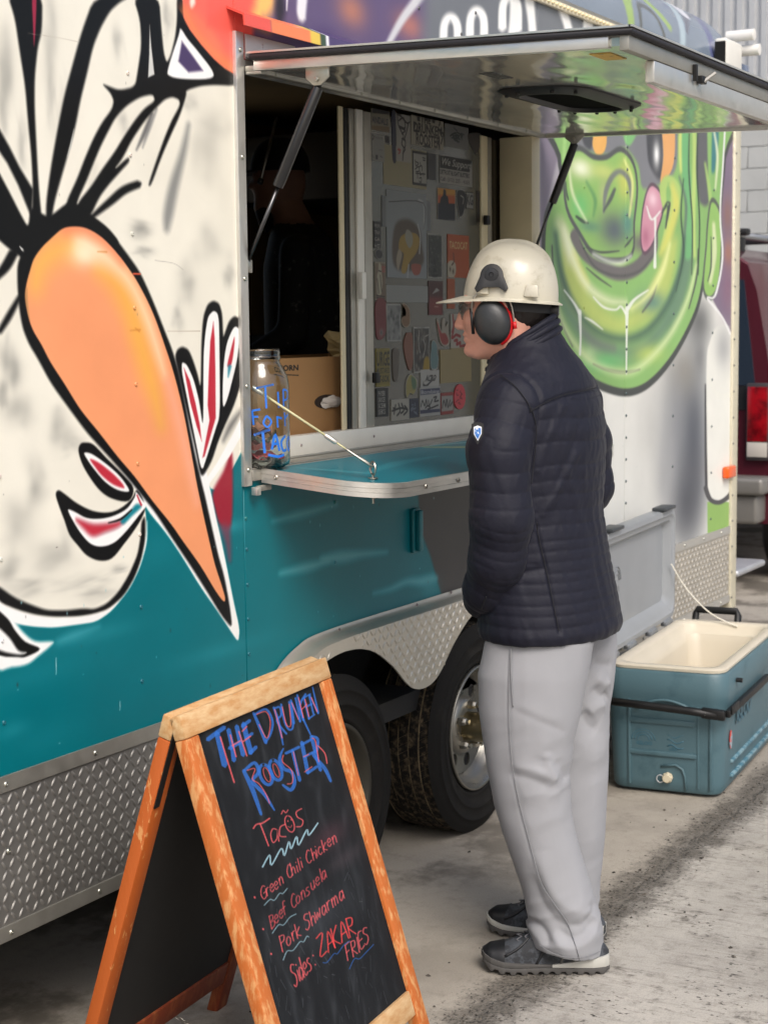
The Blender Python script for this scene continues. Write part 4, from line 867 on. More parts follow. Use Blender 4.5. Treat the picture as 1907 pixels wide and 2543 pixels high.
for i, z in enumerate(np.arange(1.31, 2.17, .021)):
    a = (0 if i % 2 else math.pi/2); x = xj1-.022
    lk.tube([(x+.008*math.cos(t)*math.cos(a), .112+.008*math.cos(t)*math.sin(a), z+.015*math.sin(t)) for t in np.linspace(0, 2*math.pi, 11)[:-1]], .0022, 5, closed=True)
tag(put('hanging_chain', lk.me(smooth=True, fix=False), mat('brass_chain', (150, 128, 84), .4, .9), wf), kind='stuff')
for z, sx in ((1.66, 893), (1.905, 1205), (1.42, 925)):
    x = on(sx, 600, 1, .09)[0]; put('window_latch', MB().box(x, x+.022, .082, .0975, z, z+.075 if sx < 900 else z+.03).me(bevel=.002), WHITEF if sx < 900 else BLACKP, wf)
# the pane, grey with film, and every sticker on it
px0, px1 = on(926, 650, 1, WY)[0], on(1198, 450, 1, WY)[0]+.03
pane = put('window_pane', MB().box(px0, px1, WY+.002, WY+.008, 1.2925, 2.19).me(), mat('filmed_glass', (72, 71, 64), .22, 0, var=.10, vscale=5, coat=.3, spec=.5), wf)
SC = Canvas(px0-.02, px1+.05, 1.27, 2.2, .0011, (100, 98, 90))
KS = 340/1659; KT = 280/1511
CS = lambda p: onw(900+p[0]*KS, 250+p[1]*KS)
CT = lambda p: onw(920+p[0]*KT, 650+p[1]*KT)
_st = []
def stk(C, quad, col, label=None, border=None, shape=None):
    """one sticker: outline in crop pixels -> polygon on the pane"""
    q = [C(p) for p in (shape or quad)]
    if shape is None and len(quad) == 2:
        (x0, z1), (x1, z0) = C(quad[0]), C(quad[1]); q = [(x0, z0), (x1, z0), (x1, z1), (x0, z1)]
    if shape is not None: q = [tuple(p) for p in catmull(q, True, 3)]
    q = [(min(max(p[0], px0+.003), px1-.003), p[1]) for p in q]
    SC.poly(q, border or col, .002, smooth=False, grow=.004)
    if border:
        c_ = np.mean(q, axis=0); SC.poly([tuple(c_+(np.array(p)-c_)*.93) for p in q], col, .002, smooth=False)
    _st.append((q, label)); xs_ = [p[0] for p in q]; zs_ = [p[1] for p in q]
    return min(xs_), min(zs_), max(xs_), max(zs_)
def tx(C, t, a, b, col, bold=0, shear=0):
    (x0, z1), (x1, z0) = C(a), C(b); SC.text(t, x0, z0, x1, z1, col, 1, shear, bold)
def sc(C, pts, w, col): SC.stroke([C(p) for p in pts], w, col, .0015)
DK = (36, 35, 36); LG = (150, 149, 142)
# yellowed paper behind the top row
stk(CS, [(255, 520), (780, 1080)], (146, 140, 112), 'yellowed paper')
stk(CS, [(110, 85), (335, 390)], (128, 122, 104), 'banner sticker with dark band on top'); SC.poly([CS(p) for p in ((118, 92), (330, 112), (330, 168), (118, 150))], (38, 36, 38), .001, smooth=False); SC.poly([CS(p) for p in ((118, 300), (330, 318), (330, 380), (118, 365))], (110, 92, 66), .001, smooth=False); tx(CS, 'ANDALS', (118, 180), (312, 305), (40, 42, 60), .02)
stk(CS, [(110, 395), (265, 745)], (140, 140, 134), 'pale payment sticker'); SC.stroke([CS(p) for p in ((122, 408), (138, 425), (136, 455), (124, 470))], .004, DK, .002); tx(CS, 'Square', (150, 420), (245, 480), (70, 70, 72)); tx(CS, 'pay', (205, 585), (245, 615), (84, 84, 88)); SC.poly([CS(p) for p in ((163, 655), (190, 657), (190, 712), (163, 710))], (50, 50, 52), .001, smooth=False); sc(CS, [(125, 660), (140, 690)], .003, (80, 80, 84)); sc(CS, [(220, 670), (245, 690)], .003, (90, 90, 94))
stk(CS, [(283, 418), (332, 520)], (44, 42, 44), 'small dark square sticker', (124, 122, 116))
stk(CS, None, (40, 42, 62), 'dark blue strip', shape=[(358, 140), (408, 146), (408, 420), (408, 712), (376, 708), (362, 430)])
stk(CS, [(412, 150), (585, 740)], (150, 148, 140), 'white sticker with tall black scrawl')
for pts in ([(420, 165), (470, 190), (540, 270), (572, 260)], [(425, 180), (440, 300), (500, 420)], [(560, 270), (530, 400), (505, 480)], [(445, 240), (500, 210), (520, 330), (450, 310)], [(480, 460), (520, 480), (515, 570), (478, 520), (500, 440)], [(500, 580), (490, 720)], [(520, 590), (492, 640)], [(460, 330), (520, 360), (480, 400)]): sc(CS, pts, .005, DK)
for pts in ([(430, 590), (460, 620), (440, 640)], [(440, 580), (465, 600)]): sc(CS, pts, .004, (150, 60, 56))
stk(CS, [(590, 170), (985, 600)], (152, 148, 132), 'white sticker with black graffiti lettering')
tx(CS, 'THE', (705, 180), (830, 292), DK, .04); tx(CS, 'DRUNKEN', (620, 250), (965, 445), DK, .03); tx(CS, 'ROOSTER', (650, 380), (940, 585), DK, .03)
for pts in ([(735, 560), (780, 550), (830, 575)], [(890, 225), (940, 260), (930, 300)], [(915, 350), (960, 360)], [(945, 395), (980, 400), (955, 520)], [(640, 280), (630, 360), (690, 370)], [(670, 230), (695, 240)], [(850, 255), (875, 262)], [(930, 440), (935, 580)]): sc(CS, pts, .0065, DK)
stk(CS, [(1000, 270), (1285, 600)], (118, 118, 116), 'grey sticker with green spiky tag')
for k in range(26):
    a = RNG.uniform(0, 6.28); x, y_ = 1140+90*math.cos(a)*RNG.random(), 420+70*math.sin(a)*RNG.random(); sc(CS, [(x, y_), (x+RNG.uniform(-60, 60), y_+RNG.uniform(-60, 60))], .004, (46, 58, 60) if k % 3 else (40, 44, 40))
stk(CS, None, (70, 66, 62), 'dark shield sticker', shape=[(1290, 400), (1430, 400), (1432, 520), (1380, 650), (1340, 600), (1295, 500)])
stk(CS, [(612, 618), (785, 1025)], (150, 150, 144), 'white hand-lettered sticker in black border', (40, 40, 42))
for pts in ([(640, 720), (650, 790), (680, 760), (650, 740)], [(700, 750), (705, 790)], [(640, 830), (680, 800), (690, 850), (650, 860)], [(690, 800), (720, 790), (725, 850)], [(650, 880), (760, 890)], [(670, 860), (668, 940)], [(700, 860), (700, 900), (740, 880), (740, 910)], [(690, 940), (715, 935), (710, 990), (690, 975)], [(730, 690), (760, 700)], [(735, 720), (760, 725)]): sc(CS, pts, .0035, DK)
stk(CS, [(792, 632), (893, 965)], (66, 66, 68), 'plain dark grey sticker')
stk(CS, [(935, 655), (1330, 1050)], (152, 150, 144), 'black and white support sticker'); SC.poly([CS(p) for p in ((938, 662), (1328, 722), (1296, 868), (938, 812))], (30, 29, 30), .001, smooth=False)
tx(CS, 'We Support', (945, 682), (1305, 862), (176, 174, 168), .01, .012); tx(CS, 'DETROIT BLIGHT BUSTERS', (940, 830), (1296, 942), DK, .02); tx(CS, 'Call: (313) 255 - 4355', (942, 918), (1296, 1032), (56, 54, 54), .012)
stk(CS, [(905, 1050), (1130, 1458)], (40, 42, 50), 'sunset print sticker with a dark figure', (150, 146, 136))
SC.poly([CS(p) for p in ((915, 1062), (1120, 1075), (1120, 1250), (915, 1240))], (176, 86, 44), .002, smooth=False); SC.poly([CS(p) for p in ((915, 1062), (1120, 1075), (1120, 1150), (915, 1140))], (190, 140, 54), .012, smooth=False); SC.poly([CS(p) for p in ((985, 1075), (1010, 1090), (1015, 1150), (1040, 1190), (1045, 1450), (930, 1450), (945, 1200), (975, 1150))], (34, 34, 38), .003); SC.poly([CS(p) for p in ((915, 1255), (1120, 1260), (1120, 1448), (915, 1438))], (36, 38, 48), .01, smooth=False)
stk(CS, None, (34, 34, 36), 'black crest sticker', (150, 150, 146), shape=[(1145, 1090), (1200, 1075), (1245, 1110), (1250, 1230), (1225, 1370), (1180, 1420), (1160, 1330), (1140, 1200)])
sc(CS, [(1190, 1150), (1225, 1180), (1215, 1250)], .004, (170, 168, 160))
stk(CS, [(1255, 1105), (1345, 1315)], (150, 150, 144), 'small letter sticker', (42, 42, 44)); tx(CS, 'KG', (1262, 1130), (1338, 1270), DK, .03)
stk(CS, [(1385, 1090), (1440, 1480)], (60, 54, 48), 'dark strip sticker')
# large sheet under plastic with a taped painting
stk(CS, [(235, 1150), (830, 1580)], (112, 116, 118), 'tape strip'); stk(CS, [(290, 1075), (780, 2160)], (132, 138, 142), 'large paper sheet in plastic with a painting')
SC.poly([CS(p) for p in ((400, 1500), (560, 1440), (690, 1560), (720, 1760), (740, 1950), (640, 2050), (420, 2040), (360, 1850))], (86, 76, 66), .02)
SC.poly([CS(p) for p in ((470, 1640), (620, 1600), (690, 1680), (660, 1830), (570, 1960), (520, 2090), (470, 2060), (500, 1860), (440, 1800))], (150, 124, 56), .006)
SC.poly([CS(p) for p in ((540, 1560), (600, 1610), (610, 1720), (570, 1790), (530, 1720), (515, 1640))], (140, 138, 124), .006); SC.poly([CS(p) for p in ((595, 1985), (705, 1990), (690, 2100), (620, 2105))], (146, 80, 66), .005); SC.poly([CS(p) for p in ((440, 1800), (480, 1860), (450, 2000), (430, 2060), (410, 1930))], (150, 140, 122), .008)
for pts in ([(670, 1500), (700, 1650), (690, 1850)], [(560, 1990), (545, 2150)], [(680, 1200), (740, 1260), (745, 1560)]): sc(CS, pts, .006, (168, 172, 172))
sc(CS, [(320, 1225), (735, 1240), (742, 1560)], .003, (70, 72, 74))
stk(CT, [(208, 310), (770, 548)], (140, 142, 140), 'strip of frosted tape under the painting')
stk(CS, [(140, 1460), (222, 1790)], (42, 40, 42), 'narrow black word sticker')
for i, t in enumerate(('PER', 'TRA', 'GA', 'HT')): tx(CS, t, (146, 1490+i*82), (212, 1540+i*82), (160, 158, 150), .01)
stk(CS, None, (52, 52, 54), 'small round face sticker', (150, 150, 146), shape=[(155, 1830), (200, 1800), (250, 1850), (240, 1890), (205, 1920), (165, 1890)])
stk(CT, [(58, 0), (205, 520)], (112, 96, 80), 'tall brown figure sticker', (138, 132, 116))
SC.poly([CT(p) for p in ((110, 20), (140, 40), (150, 150), (160, 300), (140, 440), (90, 440), (85, 200), (105, 120))], (166, 160, 140), .004)
for pts in ([(110, 120), (140, 130)], [(90, 230), (110, 420)], [(130, 180), (150, 400)], [(80, 450), (190, 470)], [(80, 480), (190, 500)]): sc(CT, pts, .004, (60, 52, 46))
for pts in ([(155, 70), (195, 72)], [(155, 100), (190, 102)], [(160, 130), (190, 132)]): sc(CT, pts, .005, (150, 80, 70))
stk(CS, [(785, 1605), (965, 2155)], (58, 60, 58), 'dark night scene print with a tree', (146, 146, 140))
SC.poly([CS(p) for p in ((870, 1900), (895, 2060), (915, 2130), (840, 2130), (860, 2040))], (28, 30, 30), .006)
for _ in range(60): SC.blob(CS((RNG.uniform(800, 950), RNG.uniform(1630, 2100))), .004, .004, [(110, 114, 108), (30, 34, 34), (84, 88, 74)][RNG.integers(3)], .8)
stk(CS, [(1030, 1615), (1290, 2150)], (172, 84, 48), 'orange sticker with pale script and skull'); tx(CS, 'TACOCAT', (1050, 1700), (1270, 1810), (200, 176, 120), .02); stk(CT, None, (176, 168, 150), 'skull shaped sticker', shape=[(1040, 30), (1090, 0), (1130, 40), (1130, 150), (1090, 210), (1040, 180)])
for p in ((1065, 100), (1105, 130)): SC.blob(CT(p), .006, .008, (70, 50, 40), 1)
sc(CS, [(1100, 1850), (1105, 1950), (1080, 1990)], .006, (90, 60, 46))
stk(CT, [(1030, 225), (1130, 630)], (160, 84, 50), 'plain orange sticker')
stk(CT, [(775, 255), (970, 715)], (74, 46, 44), 'dark red square sticker'); SC.poly([CT(p) for p in ((822, 435), (880, 350), (925, 385))], (150, 150, 146), .002, smooth=False); SC.poly([CT(p) for p in ((785, 470), (960, 480), (960, 712), (785, 712))], (116, 52, 50), .02, smooth=False); sc(CT, [(855, 600), (905, 605)], .004, (160, 120, 110))
stk(CT, None, (116, 52, 54), 'dark red oval sticker', shape=[(70, 540), (205, 540), (208, 800), (200, 960), (150, 1040), (90, 1030), (72, 900)]); SC.blob(CT((143, 950)), .011, .011, (170, 168, 160), 1); SC.blob(CT((143, 950)), .006, .007, (60, 70, 66), 1)
stk(CT, [(215, 565), (405, 1065)], (126, 128, 126), 'grey photo sticker', (160, 160, 154))
for _ in range(50): SC.blob(CT((RNG.uniform(235, 390), RNG.uniform(600, 1040))), .007, .006, [(84, 86, 86), (60, 62, 62), (160, 160, 156)][RNG.integers(3)], .6)
stk(CT, None, (120, 92, 66), 'thin peeling cut-out sticker', (150, 142, 124), shape=[(420, 570), (460, 560), (520, 640), (525, 840), (460, 880), (415, 820), (425, 740), (470, 720), (465, 640)])
stk(CT, None, (150, 142, 130), 'red and white hand sticker', (156, 148, 134), shape=[(885, 780), (905, 790), (950, 930), (955, 780), (990, 760), (1000, 880), (1035, 800), (1040, 930), (1062, 1060), (1020, 1130), (950, 1110), (915, 1000)])
SC.poly([CT(p) for p in ((890, 800), (945, 950), (1000, 960), (1040, 1060), (1010, 1110), (955, 1090), (920, 990))], (140, 56, 52), .004)
stk(CT, [(1070, 700), (1300, 1165)], (162, 156, 146), 'white sticker with red brush strokes')
for pts in ([(1100, 700), (1110, 900), (1085, 1020), (1140, 980)], [(1130, 800), (1090, 940)], [(1120, 1060), (1160, 1050), (1150, 1110), (1200, 1080), (1195, 1130), (1260, 1120)], [(1150, 980), (1200, 1000)], [(1180, 820), (1200, 900)]): sc(CT, pts, .009, (140, 44, 44))
stk(CT, None, (126, 82, 66), 'brown hand-shaped sticker', shape=[(450, 1050), (480, 960), (510, 950), (550, 960), (565, 1100), (570, 1300), (545, 1440), (510, 1440), (470, 1300), (445, 1150)])
stk(CT, [(572, 875), (790, 1480)], (62, 60, 58), 'tall collage sticker with white border', (156, 156, 150))
for _ in range(70): SC.blob(CT((RNG.uniform(590, 775), RNG.uniform(900, 1460))), .006, .009, [(110, 108, 100), (34, 34, 36), (84, 70, 58), (140, 138, 130)][RNG.integers(4)], .7)
SC.poly([CT(p) for p in ((720, 1300), (775, 1280), (780, 1460), (705, 1460))], (150, 124, 44), .01)
for pts in ([(700, 1040), (730, 1140), (700, 1280)], [(650, 920), (640, 1100), (660, 1220)], [(730, 1000), (770, 980)]): sc(CT, pts, .004, (160, 158, 150))
stk(CT, None, (96, 124, 126), 'pale blue bird-like sticker', (150, 150, 142), shape=[(815, 1080), (845, 1050), (885, 1110), (890, 1220), (905, 1300), (890, 1430), (845, 1450), (805, 1420), (800, 1260), (810, 1180)])
stk(CT, [(72, 1165), (258, 1665)], (140, 128, 62), 'yellow sticker with dark block lettering'); SC.poly([CT(p) for p in ((74, 1175), (256, 1175), (256, 1640), (74, 1650))], (128, 116, 58), .002, smooth=False)
tx(CT, 'URGE', (78, 1205), (252, 1395), (40, 38, 34), .02); tx(CT, 'MUSTARD', (78, 1425), (252, 1495), (52, 50, 40), .02); tx(CT, 'AT-SOK', (78, 1525), (252, 1610), (40, 38, 34), .02)
stk(CT, None, (96, 88, 80), 'plain brown cut-out sticker', shape=[(300, 1180), (380, 1190), (370, 1380), (360, 1580), (310, 1590), (295, 1400)])
stk(CT, None, (150, 140, 84), 'yellow and green melting sticker', (156, 154, 146), shape=[(470, 1640), (500, 1540), (540, 1505), (600, 1560), (620, 1610), (605, 1720), (570, 1780), (530, 1760), (500, 1800), (490, 1830), (470, 1780)]); SC.poly([CT(p) for p in ((540, 1540), (600, 1580), (605, 1690), (560, 1700))], (84, 112, 84), .008)
stk(CT, [(668, 1465), (915, 1700)], (170, 169, 164), 'white sticker with black word over a swoosh'); tx(CT, 'ACRO', (722, 1520), (862, 1600), DK, .04, .01)
SC.poly([CT(p) for p in ((705, 1590), (708, 1640), (740, 1650), (800, 1600), (880, 1540), (800, 1620), (740, 1690), (705, 1692), (695, 1650))], DK, .002, smooth=False)
stk(CT, [(930, 1180), (1345, 1600)], (150, 134, 96), 'blank tan paper square')
stk(CT, [(655, 1690), (930, 2050)], (160, 160, 156), 'white label sticker with dark bands and a tag')
for a, b in ((1710, 1790), (1990, 2040)): SC.poly([CT(p) for p in ((660, a), (925, a-20), (925, b-30), (660, b))], (56, 60, 84), .001, smooth=False)
tx(CT, 'Bombing', (672, 1722), (915, 1775), (168, 168, 170), .02)
for pts in ([(670, 1940), (690, 1860), (720, 1930), (740, 1850), (750, 1920)], [(770, 1860), (780, 1930), (820, 1850)], [(840, 1820), (880, 1810), (850, 1870), (905, 1860)], [(730, 1960), (760, 1930), (800, 1960), (760, 1975)], [(810, 1960), (900, 1920)]): sc(CT, pts, .005, DK)
stk(CT, [(75, 1700), (235, 2065)], (44, 43, 44), 'black sticker with four lines of pale words')
for i, t in enumerate(('PHYBR', 'SAUCER', 'SCEM', 'SEKS')): tx(CT, t, (98, 1735+i*82), (195, 1795+i*82), (160, 158, 150), .02)
stk(CT, [(275, 1850), (520, 2110)], (166, 163, 152), 'white sticker with black brush tag')
for pts in ([(285, 2000), (400, 1960), (490, 1980)], [(330, 1920), (310, 2040)], [(370, 1900), (390, 2000), (350, 2060)], [(410, 1900), (440, 1990), (400, 2030)], [(450, 1930), (490, 1990), (440, 2050)], [(300, 1960), (330, 1980)]): sc(CT, pts, .006, DK)
stk(CT, [(520, 1840), (640, 2080)], (54, 58, 72), 'dark blue scribbled sticker')
for _ in range(14): x, y_ = RNG.uniform(535, 620), RNG.uniform(1860, 2050); sc(CT, [(x, y_), (x+RNG.uniform(-30, 30), y_+RNG.uniform(-20, 20))], .004, (110, 118, 130))
stk(CT, [(938, 1760), (1105, 2035)], (140, 60, 58), 'red edged sticker with grey tag'); SC.poly([CT(p) for p in ((945, 1800), (1095, 1790), (1100, 1990), (945, 2010))], (150, 148, 142), .004, smooth=False)
for pts in ([(955, 1960), (975, 1860), (1000, 1940), (1010, 1850)], [(1020, 1850), (1030, 1950), (1060, 1860)], [(1060, 1930), (1090, 1880)]): sc(CT, pts, .006, (60, 60, 60))
stk(CT, None, (206, 76, 84), 'round coral sticker with black scribbles', shape=[(1115, 1800), (1140, 1690), (1185, 1640), (1235, 1670), (1265, 1780), (1255, 1900), (1215, 1970), (1160, 1965), (1122, 1900)])
for _ in range(16): x, y_ = RNG.uniform(1150, 1230), RNG.uniform(1700, 1920); sc(CT, [(x, y_), (x+RNG.uniform(-30, 30), y_+RNG.uniform(-40, 40))], .003, (96, 36, 40))
SC.a *= .78
SM = painted('sticker_print', SC, .5, 0, spec=.4)
for i, (q, label) in enumerate(_st):
    a = sum(q[k][0]*q[(k+1) % len(q)][1]-q[(k+1) % len(q)][0]*q[k][1] for k in range(len(q)))
    if a < 0: q = q[::-1]
    yb = WY+.0016-i*.00006
    me = MB().prism(q, yb-.0006, WY+.0021).me(); place_uv(me, SC); o = put('sticker', me, SM, wf)
    if label: o['label'] = label
# interior: back wall, ceiling, counters
put('interior_wall', MB().box(.36, 5.3, 1.98, 2.04, .51, 2.5).box(6.0, 7.26, 1.98, 2.04, .51, 2.5).me(), DARKIN, TR); put('interior_ceiling', MB().box(.36, 7.26, .02, 1.97, 2.52, 2.6).me(), DARKIN, TR)  # back wall left open at the doorway gap added for daylight
put('interior_lining', MB().box(.36, 3.42, .016, .03, .51, 2.5).box(5.21, 7.26, .016, .03, .51, 2.5).box(3.43, 5.2, .036, .05, .76, 1.19).box(3.43, 5.2, .036, .05, 2.23, 2.5).me(), DARKIN, TR)
put('counter', MB().box(3.3, 5.3, .137, .62, 1.23, 1.262).me(bevel=.004), mat('counter_top', (92, 86, 76), .4, .4, var=.1), TR)
put('cabinet', MB().box(6.35, 7.2, 1.45, 1.97, .51, 1.55).me(bevel=.006), mat('dark_cabinet', (60, 62, 62), .5, .2), TR)
put('range_hood', MB().box(6.2, 7.2, 1.3, 1.97, 2.12, 2.4).me(bevel=.01), mat('hood', (70, 64, 54), .45, .4), TR)
put('wall_batten', MB().box(6.82, 6.90, 1.93, 1.98, .9, 2.1).me(), mat('batten', (60, 50, 36), .6), TR)
# ------------------------------------------------------------ hatch raised as a canopy
HX0, HX1, HY = 3.462, 5.205, -.985
hat = put('serving_hatch', MB().box(HX0+.012, HX1-.012, HY+.012, -.028, 2.178, 2.211).me(), MIRR, TR)
put('side_rail', MB().box(HX0, HX0+.020, HY+.045, -.035, 2.174, 2.199).me(bevel=.002), ALU, hat)
put('side_rail', MB().box(HX1-.020, HX1, HY+.045, -.035, 2.171, 2.186).me(bevel=.002), ALU, hat)
put('front_rail', MB().box(HX0+.16, HX1-.06, HY, HY+.022, 2.118, 2.166).me(bevel=.003), ALU, hat)
put('front_rail', MB().box(HX0, HX1, HY-.002, HY+.020, 2.167, 2.199).me(bevel=.002), ALU2, hat)
put('hinge_rail', MB().box(HX0, HX1, -.036, -.010, 2.172, 2.187).me(bevel=.003), ALU2, hat)
ht = MB().box(HX0, HX1, HY-.004, -.012, 2.2125, 2.217); put('top_skin', ht.me(bevel=.001), mat('hatch_top_paint', (170, 170, 172), .4, .3, var=.1), hat)
gk = MB().tube([(HX0-.004, -.03, 2.2055), (HX0-.004, HY-.006, 2.2055), (HX1+.004, HY-.006, 2.2055), (HX1+.004, -.03, 2.2055)], .0075, 8)
put('gasket', gk.me(smooth=False, ang=50), RUBBER, hat)
put('edge_trim', MB().box(HX0-.008, HX0+.004, HY-.008, -.02, 2.214, 2.2185).box(HX0-.008, HX1+.008, HY-.012, HY-.004, 2.214, 2.2185).me(), ALU, hat)
for x in np.arange(3.56, 5.2, .21): rivet(x, 2.178, (170, 168, 160), .005, -.037, hat)
rivet(3.55, 2.245, (190, 186, 180), .007, -.003, hat)
put('hinge_plate', MB().box(3.475, 3.70, -.006, -.001, 2.224, 2.285).me(bevel=.002), mat('grey_hinge', (186, 180, 178), .45, .4), hat)
put('hinge_end', MB().box(3.463, 3.480, -.055, -.012, 2.166, 2.1735).me(bevel=.002), ALU2, hat)
# black vent frame in the hatch
vc = np.array([4.27, -.515]); ring = []
def rr(hx, hy, r, n=7):
    o = []
    for sx_, sy_, a0 in ((1, 1, 0), (-1, 1, 90), (-1, -1, 180), (1, -1, 270)):
        for k in range(n):
            a = math.radians(a0+90*k/(n-1)); o.append((vc[0]+sx_*(hx-r)+r*math.cos(a), vc[1]+sy_*(hy-r)+r*math.sin(a)))
    return o
vb = MB(); lv = [(.262, .125, .09, 2.1775), (.262, .125, .09, 2.174), (.25, .114, .085, 2.168), (.235, .100, .08, 2.166), (.226, .092, .075, 2.162), (.214, .082, .07, 2.162), (.206, .075, .065, 2.172)]
nn = 28
for hx, hy, r, z in lv: vb.v += [(p[0], p[1], z) for p in rr(hx, hy, r)]
for k in range(len(lv)-1):
    for i in range(nn): j = (i+1) % nn; vb.f.append((k*nn+i, k*nn+j, (k+1)*nn+j, (k+1)*nn+i))
vf = put('vent_frame', vb.me(smooth=False, ang=35), BLACKP, hat)
vg = MB(); vg.v = [(p[0], p[1], 2.1725) for p in rr(.207, .076, .065)]; vg.f = [tuple(range(nn))]; put('vent_glass', vg.me(), mat('smoked_glass', (6, 6, 6), .9, spec=.05), hat)
for k in range(0, 28, 3): p = rr(.243, .107, .08)[k]; put('vent_screw', MB().lathe([(.006, 0), (.005, -.006), (.0001, -.007)], (p[0], p[1], 2.166), 'z', 8).me(), BLACKP, hat)
q = on(1200+725*.42616, 320*.42616, 2, 2.176); me = MB().box(q[0]-.05, q[0]+.05, q[1]-.025, q[1]+.025, 2.1765, 2.1776).me(); put('warning_sticker', me, mat('yellow_sticker', (206, 164, 60), .5, col2=(60, 54, 40), vscale=70, cmix=(.58, .62)), hat)
q = on(1200+75*.42616, 458*.42616, 2, 2.176); put('dark_label', MB().box(q[0]-.055, q[0]+.055, q[1]-.02, q[1]+.02, 2.1765, 2.1776).me(), mat('label_print', (36, 36, 36), .5, col2=(150, 150, 146), vscale=120, cmix=(.55, .6)), hat)
for qx, qy in ((1060, 480), (1640, 690)):
    q = on(1200+qx*.42616, qy*.42616, 2, 2.15); put('latch', MB().box(q[0]-.05, q[0]+.05, q[1]-.03, q[1]+.03, 2.160, 2.1775).box(q[0]-.015, q[0]+.06, q[1]-.006, q[1]+.012, 2.142, 2.160).me(bevel=.003), ALU2, hat); put('latch_reflector', MB().box(q[0]-.045, q[0]-.02, q[1]-.0306, q[1]-.006, 2.145, 2.1595).me(bevel=.002), mat('red_reflector', (110, 14, 20), .25, coat=.5), hat)
q = on(1200+1235*.42616, 385*.42616, 1, HY); put('catch', MB().box(q[0]-.03, q[0]-.022, HY-.014, HY-.003, 2.150, 2.188).me(bevel=.001), BLACKP, hat); put('catch_hook', MB().box(q[0], q[0]+.03, HY-.018, HY-.003, 2.148, 2.166).me(bevel=.002), BLACKP, hat); put('catch_lever', MB().tube([(q[0]+.01, HY-.012, 2.150), (q[0]+.05, HY-.03, 2.176)], .005, 6).me(), ALU2, hat)
# the raised hatch dips a little towards the street
def dip(y): return .020+.0285*y
for o in [hat]+[c for c in TR.children_recursive if c.parent == hat]:
    if o.name.startswith('rivet') or o.name.startswith('hinge_plate'): o.location.z += dip(o.location.y) if o.name.startswith('rivet') else 0; continue
    for v in o.data.vertices: v.co.z += dip(v.co.y)
# gas struts
def strut(a, b, name='gas_strut', br=True):
    a, b = np.array(a, float), np.array(b, float); d = b-a; k = .57
    o = put(name, MB().tube([a+d*.035, a+d*.04, a+d*(k-.03), a+d*k], [.012, .0135, .0135, .0125], 16).me(ang=40), BLACKG, TR)
    put('piston_rod', MB().tube([a+d*k, b], .0048, 10).me(smooth=True), mat('rod_steel', (90, 90, 92), .3, 1), o)
    put('strut_eye', MB().tube([a, a+d*.045], .008, 8).me(smooth=True), BLACKG, o)
    bk = MB().prism([(a[0]-.0, 0), (a[0]+.001, 0), (a[0]+.001, .01), (a[0], .01)], 0, 1) if False else MB()
    w = .032; bk.add([(a[0]+s_*.003, a[1]+y_, z_) for s_ in (-1, 1) for y_, z_ in ((-w, 2.192), (w, 2.192), (w, a[2]+.004), (.010, a[2]-.014), (-.010, a[2]-.014), (-w, a[2]+.004))], [(0, 1, 2, 3, 4, 5), (11, 10, 9, 8, 7, 6)]+[(i, (i+1) % 6, 6+(i+1) % 6, 6+i) for i in range(6)])
    bk.v = [(v[0]-.014, v[1], v[2]) for v in bk.v]
    put('strut_bracket', bk.me(bevel=.0015), ZINC if br else ALU2, o); put('strut_pin', MB().lathe([(.0065, -.004), (.0055, -.008), (.0001, -.009)], (a[0]-.014, a[1], a[2]), 'x', 10).me(), ZINC, o)
    put('strut_foot', MB().box(b[0]-.006, b[0]+.014, b[1]-.008, b[1]+.022, b[2]-.02, b[2]+.012).me(bevel=.002), ZINC, o)
    return o
strut((3.497, -.202, 2.162), (3.47, .0, 1.735)); strut((5.165, -.152, 2.176), (5.15, -.012, 1.825), br=False)
# ------------------------------------------------------------ serving shelf, hung on a cable
SX0, SX1, SD, SS = 3.505, 5.09, .35, .10
def sh_pt(x, t, h=0): return (x, -t, 1.234-SS*t+h)
rc_ = .135; path = [(SX0, .012)]+[(SX0+rc_-rc_*math.cos(a), SD-rc_+rc_*math.sin(a)) for a in np.linspace(0, math.pi/2, 12)]+[(SX1-rc_+rc_*math.sin(a), SD-rc_+rc_*math.cos(a)) for a in np.linspace(0, math.pi/2, 12)]+[(SX1, .012)]
tc_ = Canvas(3.5, 5.1, 0, .34, .003, (6, 112, 128))
for pts, w, c_, al in (([(4.35, .02), (4.55, .12), (4.85, .2)], [.02, .03, .01], (190, 176, 110), .8), ([(4.4, .01), (4.7, .05), (5.0, .09)], [.01, .015, .01], (205, 210, 205), .7), ([(4.6, .0), (4.8, .02), (5.08, .03)], [.02, .02, .02], (110, 170, 130), .7), ([(3.7, .2), (3.95, .15), (4.2, .14)], [.01, .04, .01], (60, 150, 165), .6), ([(3.62, .05), (3.66, .12), (3.7, .2)], [.02, .03, .02], (80, 160, 172), .5)): tc_.stroke(pts, w, c_, .02, al)
st = MB(); n = len(path); st.v = [sh_pt(x, t, -.001) for x, t in path]+[sh_pt(x, t, -.029) for x, t in path]
st.f = [tuple(range(n))[::-1], tuple(range(n, 2*n))]+[(i, (i+1) % n, n+(i+1) % n, n+i) for i in range(n)]
me = st.me(); place_uv(me, tc_, lambda co: np.c_[co[:, 0], -co[:, 1]]); shelf = put('serving_shelf', me, painted('shelf_paint', tc_, .38, .0002, 30, .15), TR)
